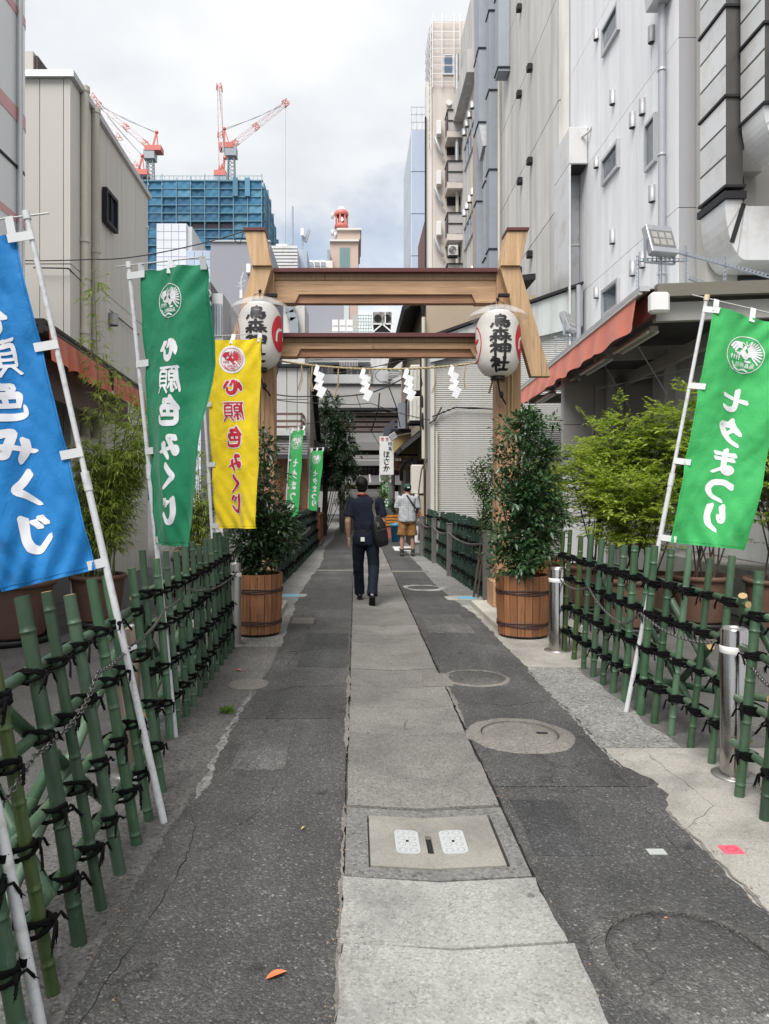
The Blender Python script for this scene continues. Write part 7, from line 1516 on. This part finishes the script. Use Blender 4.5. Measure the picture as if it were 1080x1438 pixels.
q = NT('navy_cloth'); f = q.noise(q.map(), 60, 4); q.color(q.mix(f, (.008, .010, .020), (.014, .017, .032))); q.rough(.85); q.b.inputs['Specular IOR Level'].default_value = .2; q.bump(f, .1, .002); NAVY = q.m; NAVT = mat('navy_trousers', (.009, .012, .024), .8, 0, .2, 50, spec=.2)
m = MB(); sh = [(0, 0, .985, .158, .112), (0, 0, 1.03, .168, .122), (0, -.005, 1.09, .172, .124), (-.005, 0, 1.2, .180, .122), (-.005, .0, 1.33, .212, .122), (-.008, -.008, 1.39, .212, .110), (-.01, -.01, 1.43, .180, .092), (-.02, -.01, 1.462, .095, .076), (-.04, .005, 1.49, .070, .068)]
rings(m, [(O.x + a, O.y + b, O.z + z, rx, ry) for a, b, z, rx, ry in sh])
for a, b in ((Ls, Le), (Rs, Re)): d = (b - a).normalized(); m.ball(a + V((0, 0, -.004)), .062, 12, 8); m.tube([a - d * .01, a + d * .10, a + d * .215], [.060, .064, .068], 14)
remesh(m, 'shirt', NAVY, t, .009, 3, .010, 2)
m = MB(); rings(m, [(O.x, O.y, O.z + z, rx, ry) for z, rx, ry in ((.80, .150, .122), (.86, .170, .132), (.93, .172, .128), (1.01, .160, .112))])
for a, b, c in ((Lh, Lk, La), (Rh, Rk, Ra)): m.tube([a + V((0, 0, .02)), a.lerp(b, .3), a.lerp(b, .6), b, b.lerp(c, .5), c + V((0, 0, -.02))], [.100, .096, .086, .078, .074, .072], 16)
remesh(m, 'trousers', NAVT, t, .010, 3, .009, 7)
MB().lathe([(.163, 1.0), (.166, 1.005), (.166, 1.03), (.163, 1.035)], (0, 0, 0), 24)
m = MB(); rings(m, [(O.x, O.y, O.z + z, rx, ry) for z, rx, ry in ((.975, .165, .118), (.98, .167, .120), (1.008, .166, .120), (1.012, .164, .118))]); m.build('belt', BLACK, t)
SHOE = mat('black_shoe', (.010, .010, .011), .3)
for a, fwd, tilt in ((La, 0, .0), (Ra, 0, -.75)):
    R_ = Matrix.Rotation(tilt, 3, 'X'); m = MB(); b = a + V((0, 0, -.055))
    T = lambda y, z: b + R_ @ V((0, y, z))
    m.tube([T(-.075, .005), T(-.05, .01), T(0, .012), T(.07, .0), T(.13, -.012), T(.18, -.018), T(.20, -.02)], [.028, .040, .043, .045, .046, .038, .018], 14, ell=.85); m.tube([T(-.02, .02), T(-.01, .07)], [.043, .046], 12)
    remesh(m, 'shoe', SHOE, t, .007, 2); s = MB(); 
    s.tube([T(-.08, -.035), T(-.05, -.036), T(0, -.036), T(.07, -.045), T(.13, -.05), T(.19, -.048)], [.030, .040, .040, .044, .046, .03], 12, ell=.25); s.build('sole', BLACK, t)
m = MB(); m.ball(HC + V((0, -.018, .040)), .104, 20, 14, (.85, .98, .98)); m.ball(HC + V((0, -.045, -.010)), .082, 16, 12, (.92, .72, 1.0)); m.ball(HC + V((0, .03, .085)), .075, 12, 8, (1, 1, .6))
remesh(m, 'hair', HAIR, t, .007, 1, .010, 3)
m = MB(); pts = [(O.x - .045 + .072 * math.cos(a * .2618), O.y + .0 + .070 * math.sin(a * .2618), O.z + 1.487 - .016 * math.sin(a * .2618)) for a in range(25)]; m.tube(pts, .011, 6, False); m.build('lanyard', mat('red_strap', (.24, .02, .03), .6), t)
MB().obox(J(-.045, -.137, .885), V((.026, 0, 0)), V((0, .004, .002)), V((0, 0, .026))).build('pocket_tag', M_WHITE, t); MB().tube([Lw + V((0, 0, .028)), Lw + V((.001, -.002, .008))], .031, 12).build('watch', mat('watch', (.55, .53, .50), .3, .6), t)
# shoulder bag
tb = thing('shoulder_bag', 'black shoulder bag hanging from the right shoulder of the man in navy', 'bag', J(.17, -.12, .76)); BAGM = mat('bag_black', (.010, .010, .012), .5, 0, .3, 40)
m = MB(); c = J(.185, -.13, 1.01); R_ = Matrix.Rotation(.5, 3, 'Z') @ Matrix.Rotation(-.22, 3, 'Y'); e = lambda x, y, z: c + R_ @ V((x, y, z))
vs = []
for z, hx, hy in ((-.225, .070, .04), (-.205, .088, .058), (-.05, .105, .065), (.09, .088, .052), (.18, .060, .032), (.205, .040, .018)):
    for a in range(20): aa = 2 * math.pi * a / 20; ca, sa = math.cos(aa), math.sin(aa); vs.append(e(hx * math.copysign(abs(ca) ** .45, ca), hy * math.copysign(abs(sa) ** .45, sa), z))
m.add(vs, [(i * 20 + k, i * 20 + (k + 1) % 20, (i + 1) * 20 + (k + 1) % 20, (i + 1) * 20 + k) for i in range(5) for k in range(20)] + [tuple(range(19, -1, -1)), tuple(range(100, 120))], True); m.build('bag_body', BAGM, tb)
MB().obox(e(0, -.066, -.07), R_ @ V((.070, 0, 0)), R_ @ V((0, .008, 0)), R_ @ V((0, 0, .085))).build('front_pocket', BAGM, tb, .012)
st = mat('bag_strap', (.045, .035, .032), .7)
MB().bar(e(-.03, -.02, .20), J(.105, -.125, 1.30), .038, .006, (0, 1, 0)).bar(J(.105, -.125, 1.30), J(.11, -.075, 1.47), .038, .006, (0, 1, 0)).bar(J(.11, -.075, 1.472), J(.12, .08, 1.44), .038, .006, (0, 0, 1)).build('strap', st, tb)
MB().tube([e(-.03, -.03, .195), e(-.03, -.03, .24)], .010, 8).build('clip', M_CHROME, tb); MB().obox(e(-.05, -.085, .10), R_ @ V((.022, 0, 0)), R_ @ V((0, .004, 0)), R_ @ V((0, 0, .03))).build('charm', mat('charm', (.12, .12, .12), .4), tb)
# ---------- standing man in shorts
O2 = V((1.235, 17.5, .004)); t = thing('person', 'man in pale checked shirt, brown shorts and green cap standing at the right', 'person', O2); J = lambda x, y, z: O2 + V((x, y, z)); HC = J(.005, .05, 1.60)
m = MB(); rings(m, [(O2.x + a, O2.y + b, O2.z + z, rx, ry) for a, b, z, rx, ry in tor]); head(m, 1.0, HC, .45)
Ls, Le, Lw = J(-.195, .02, 1.40), J(-.255, .04, 1.12), J(-.20, .26, 1.03); Rs, Re, Rw = J(.195, .02, 1.40), J(.255, .02, 1.12), J(.20, .24, 1.02)
for a, b, c in ((Ls, Le, Lw), (Rs, Re, Rw)): m.tube([a, a.lerp(b, .5), b, b.lerp(c, .3), c], [.034, .044, .040, .041, .027], 12); m.ball(a - V((0, 0, .02)), .040, 10, 8)
Lh, Lk, La = J(-.09, 0, .90), J(-.125, .0, .48), J(-.13, -.02, .10); Rh, Rk, Ra = J(.09, 0, .90), J(.125, .02, .48), J(.135, .0, .10)
for a, b, c in ((Lh, Lk, La), (Rh, Rk, Ra)): m.tube([a, a.lerp(b, .5), b, b.lerp(c, .35), c, c - V((0, 0, .05))], [.085, .070, .050, .054, .036, .038], 12); m.tube([c - V((0, .04, .055)), c + V((0, .12, -.065))], [.036, .03], 10)
hand(m, Lw, (.5, .8, .1), (.8, -.5, 0), .185, .5, 1); hand(m, Rw, (-.5, .8, .1), (-.8, -.5, 0), .185, .5, -1)
remesh(m, 'body', SKIN2, t, .0095, 3)
q = NT('checked_shirt'); v = q.map(); sp = q.n('ShaderNodeSeparateXYZ'); q.l(v, sp.inputs[0])
def band(o): return q.math('GREATER_THAN', q.math('SINE', q.math('MULTIPLY', o, 110)), .55)
k = q.math('MULTIPLY', q.math('ADD', band(sp.outputs[0]), band(sp.outputs[2])), .5); q.color(q.mix(k, (.36, .37, .38), (.25, .27, .30))); q.rough(.85); CHK = q.m
m = MB(); rings(m, [(O2.x + a, O2.y + b, O2.z + z, rx * 1.02, ry * 1.05) for a, b, z, rx, ry in [(0, 0, .83, .205, .150), (0, 0, .86, .212, .155), (0, 0, 1.0, .205, .145)] + sh[3:]])
for a, b in ((Ls, Le), (Rs, Re)): d = (b - a).normalized(); m.ball(a + V((0, 0, -.004)), .064, 12, 8); m.tube([a - d * .01, a + d * .12, a + d * .25], [.062, .070, .078], 14)
remesh(m, 'shirt', CHK, t, .010, 3, .014, 5)
m = MB(); rings(m, [(O2.x, O2.y, O2.z + z, rx, ry) for z, rx, ry in ((.78, .170, .130), (.86, .178, .135), (.98, .165, .118))])
for a, b in ((Lh, Lk), (Rh, Rk)): m.tube([a + V((0, 0, .02)), a.lerp(b, .4), a.lerp(b, .95)], [.108, .112, .118], 16)
remesh(m, 'shorts', mat('brown_shorts', (.22, .105, .03), .8, 0, .15, 20), t, .011, 3, .012, 9)
for a in (La, Ra):
    m = MB(); m.tube([a + V((0, 0, .07)), a - V((0, 0, .04))], [.046, .046], 12); m.build('sock', mat('dark_sock', (.02, .022, .028), .8), t)
    m = MB(); b = a - V((0, 0, .055)); m.tube([b + V((0, -.09, 0)), b + V((0, -.05, 0)), b, b + V((0, .08, -.01)), b + V((0, .15, -.015)), b + V((0, .17, -.015))], [.03, .045, .046, .05, .042, .02], 14, ell=.9); remesh(m, 'shoe', mat('grey_shoe', (.035, .038, .042), .6), t, .008, 2)
m = MB(); m.ball(HC + V((0, -.012, .030)), .103, 18, 12, (.85, .98, .9)); remesh(m, 'hair', HAIR, t, .008, 1, .006, 4)
CAPG = mat('green_cap', (.012, .05, .035), .8); m = MB(); m.lathe([(.096, 0), (.098, .03), (.092, .075), (.06, .105), (.0001, .115)], HC + V((0, -.008, .035)), 20); f = V((-math.sin(.45), math.cos(.45), 0)); s = f.cross(V((0, 0, 1)))
m.obox(HC + f * .12 + V((0, 0, .045)), f * .05, s * .07, V((0, 0, .004))); m.build('cap', CAPG, t); MB().obox(HC + V((.02, -.108, .055)), V((.03, 0, 0)), V((0, .003, 0)), V((0, 0, .012))).build('cap_badge', M_WHITE, t)
tb = thing('sling_bag', 'thin black sling strap and pouch worn across the pale checked shirt', 'bag', J(.2, -.1, 1.0)); MB().bar(J(-.02, -.10, 1.47), J(.08, -.150, 1.32), .035, .008, (0, 1, 0)).bar(J(.08, -.150, 1.32), J(.215, -.115, 1.12), .035, .008, (0, 1, 0)).build('strap', BLACK, tb); MB().obox(J(.235, -.01, 1.08), V((.02, .0, 0)), V((0, .09, 0)), V((0, 0, .07))).build('pouch', BLACK, tb, .01)
# ================================================================ wires and small things
WIRE = mat('wire', (.02, .02, .022), .5)
def wire(pts, label, r=.010, sag=0, name='cable'):
    out = []
    for i in range(len(pts) - 1):
        a, b = V(pts[i]), V(pts[i + 1]); n = 10
        for k in range(n): u = k / n; out.append(a.lerp(b, u) - V((0, 0, sag * 4 * u * (1 - u))))
    out.append(V(pts[-1])); MB().tube(out, r, 5).build(name, WIRE, label=label, cat='cable')
wire([P(30, 366, 9.6), P(130, 364, 9.6), P(180, 362, 9.5), P(262, 347, 9.4), P(342, 325, 9.3)], 'thin cable from the beige building to the left gate head', .008, .01)
wire([P(342, 325, 9.3), P(337, 343, 9.3), P(330, 338, 9.3), P(328, 330, 9.3)], 'small cable loop hanging by the left gate head', .006)
wire([P(47, 376, 10.6), P(96, 377, 10.6), P(150, 432, 12.4), P(195, 470, 14)], 'dark cable clipped across the beige building corner', .012)
wire([P(378, 552, 19), P(440, 556, 19), P(520, 552, 20), P(585, 520, 19)], 'upper dark cable crossing the alley beyond the gate', .018, .05)
wire([P(378, 560, 18.5), P(460, 566, 19), P(520, 566, 19), P(604, 590, 18)], 'lower dark cable crossing the alley beyond the gate', .012, .04)
wire([P(384, 524, 22), P(460, 525, 22), P(560, 507, 22), P(604, 498, 20)], 'high cable crossing the alley below the rear gate beam', .014, .05)
wire([P(533, 552, 20), P(531, 575, 20), P(521, 607, 20.5)], 'thick dark drop cable right of the tree', .022)
wire([P(545, 540, 20), P(556, 570, 20.5), P(562, 600, 21)], 'drop cable running to the grey duct', .015)
wire([P(500, 553, 21), P(512, 590, 21), P(533, 625, 21)], 'pale thin cable slanting down to the shop sign', .010)
wire([P(396, 617, 17), P(430, 595, 19), P(460, 588, 24)], 'slack cable from the far banner to the tree', .010, .03)
wire([P(392, 510, 9.2), P(385, 545, 12), P(378, 580, 17)], 'straw coloured cord slanting from the left gate post', .009)
wire([P(590, 720, 18), P(588, 690, 18.2), P(592, 660, 18.4), P(602, 640, 18.5)], 'cable down the alley house corner by the meter box', .02)
# bucket, crate, boxes at the right of the alley
t = thing('bucket', 'light blue plastic bucket left of the man in shorts', 'bucket', (1.26, 22.6, 0)); MB().lathe([(.0001, 0), (.15, 0), (.185, .50), (.20, .50), (.20, .53), (.17, .53), (.14, .03)], (1.26, 22.6, 0), 24).build('body', mat('blue_plastic', (.05, .30, .52), .4), t); MB().lathe([(.205, .531), (.21, .56), (.0001, .60)], (1.26, 22.6, 0), 24).build('lid', mat('blue_plastic_lid', (.10, .38, .58), .4), t)
t = thing('crate', 'orange plastic crate behind the blue bucket', 'crate', (1.18, 24.6, 0)); OR = mat('orange_plastic', (.60, .22, .02), .45)
for z in (.42, .52, .62, .72): MB().box(.95, 1.42, 24.5, 24.52, z, z + .06).build('slat', OR, t); MB().box(.95, .97, 24.53, 24.9, z, z + .06).build('slat', OR, t)
for x in (.94, 1.40): MB().box(x, x + .03, 24.48, 24.499, .40, .80).build('corner', OR, t)
MB().box(.96, 1.41, 24.53, 24.88, .40, .42).build('base', OR, t); MB().box(.96, 1.41, 24.55, 24.88, 0, .395).build('stand', mat('crate_stand', (.45, .12, .10), .6), t)
pot((1.42, 25.5), .15, .2, .45, 'small red pot plant behind the orange crate', mat('red_pot', (.30, .05, .03), .6)); camellia((1.42, 25.5), .5, [(1.38, 25.5, 1.05, .28, .25, .22)], 420, CAM, 'dark leafy plant in the small red pot', 61, .09, 'potted_plant')
t = thing('foam_box', 'white foam box by the foot of the dark fence', 'box', (1.62, 18.2, 0)); MB().box(1.40, 1.66, 18.05, 18.45, .0, .26).build('body', M_WHITE, t, .02); MB().box(1.385, 1.675, 18.03, 18.47, .262, .31).build('lid', M_WHITE, t, .02)
t = thing('doormat', 'dark mat on pale boards behind the standing man', 'mat', (1.5, 19.6, 0)); MB().box(1.02, 1.52, 19.1, 20.4, .002, .02).build('board', M_WHITE, t); MB().box(1.15, 1.5, 19.15, 19.6, .021, .034).build('mat', M_DK, t)
t = thing('flower_pot', 'orange flowers hanging in a white pot by the alley house', 'pot', (1.50, 17.9, .75)); MB().lathe([(.0001, 0), (.09, 0), (.11, .18), (.10, .18)], (1.50, 17.9, .72), 14).build('body', M_WHITE, t); r = random.Random(8); m = MB()
for k in range(160): p = V((1.50, 17.9, .98)) + rv(r) * .13; leaf(m, p, rv(r), rv(r), .05, .035)
m.build('flowers', mat('orange_petals', (.55, .22, .05), .6), t)
t = thing('round_mesh_dish', 'round mesh dish below the upper gate beam at the right', 'dish', P(637, 430, 30)); c = P(637, 432, 30); m = MB(); R0 = .36; m.tube([c + V((R0 * math.cos(a * .2618), 0, R0 * math.sin(a * .2618))) for a in range(25)], .02, 5, False)
for k in range(-4, 5): h = math.sqrt(max(0, R0 * R0 - (k * .08) ** 2)); m.bar(c + V((k * .08, 0, -h)), c + V((k * .08, 0, h)), .012, .012); m.bar(c + V((-h, 0, k * .08)), c + V((h, 0, k * .08)), .012, .012)
m.build('grid', M_ALU, t); MB().bar(c, c + V((1.6, .2, -.9)), .08, .08).bar(c + V((.2, 0, -.9)), c + V((1.7, 0, -.4)), .08, .1).build('arm', M_DK, t)
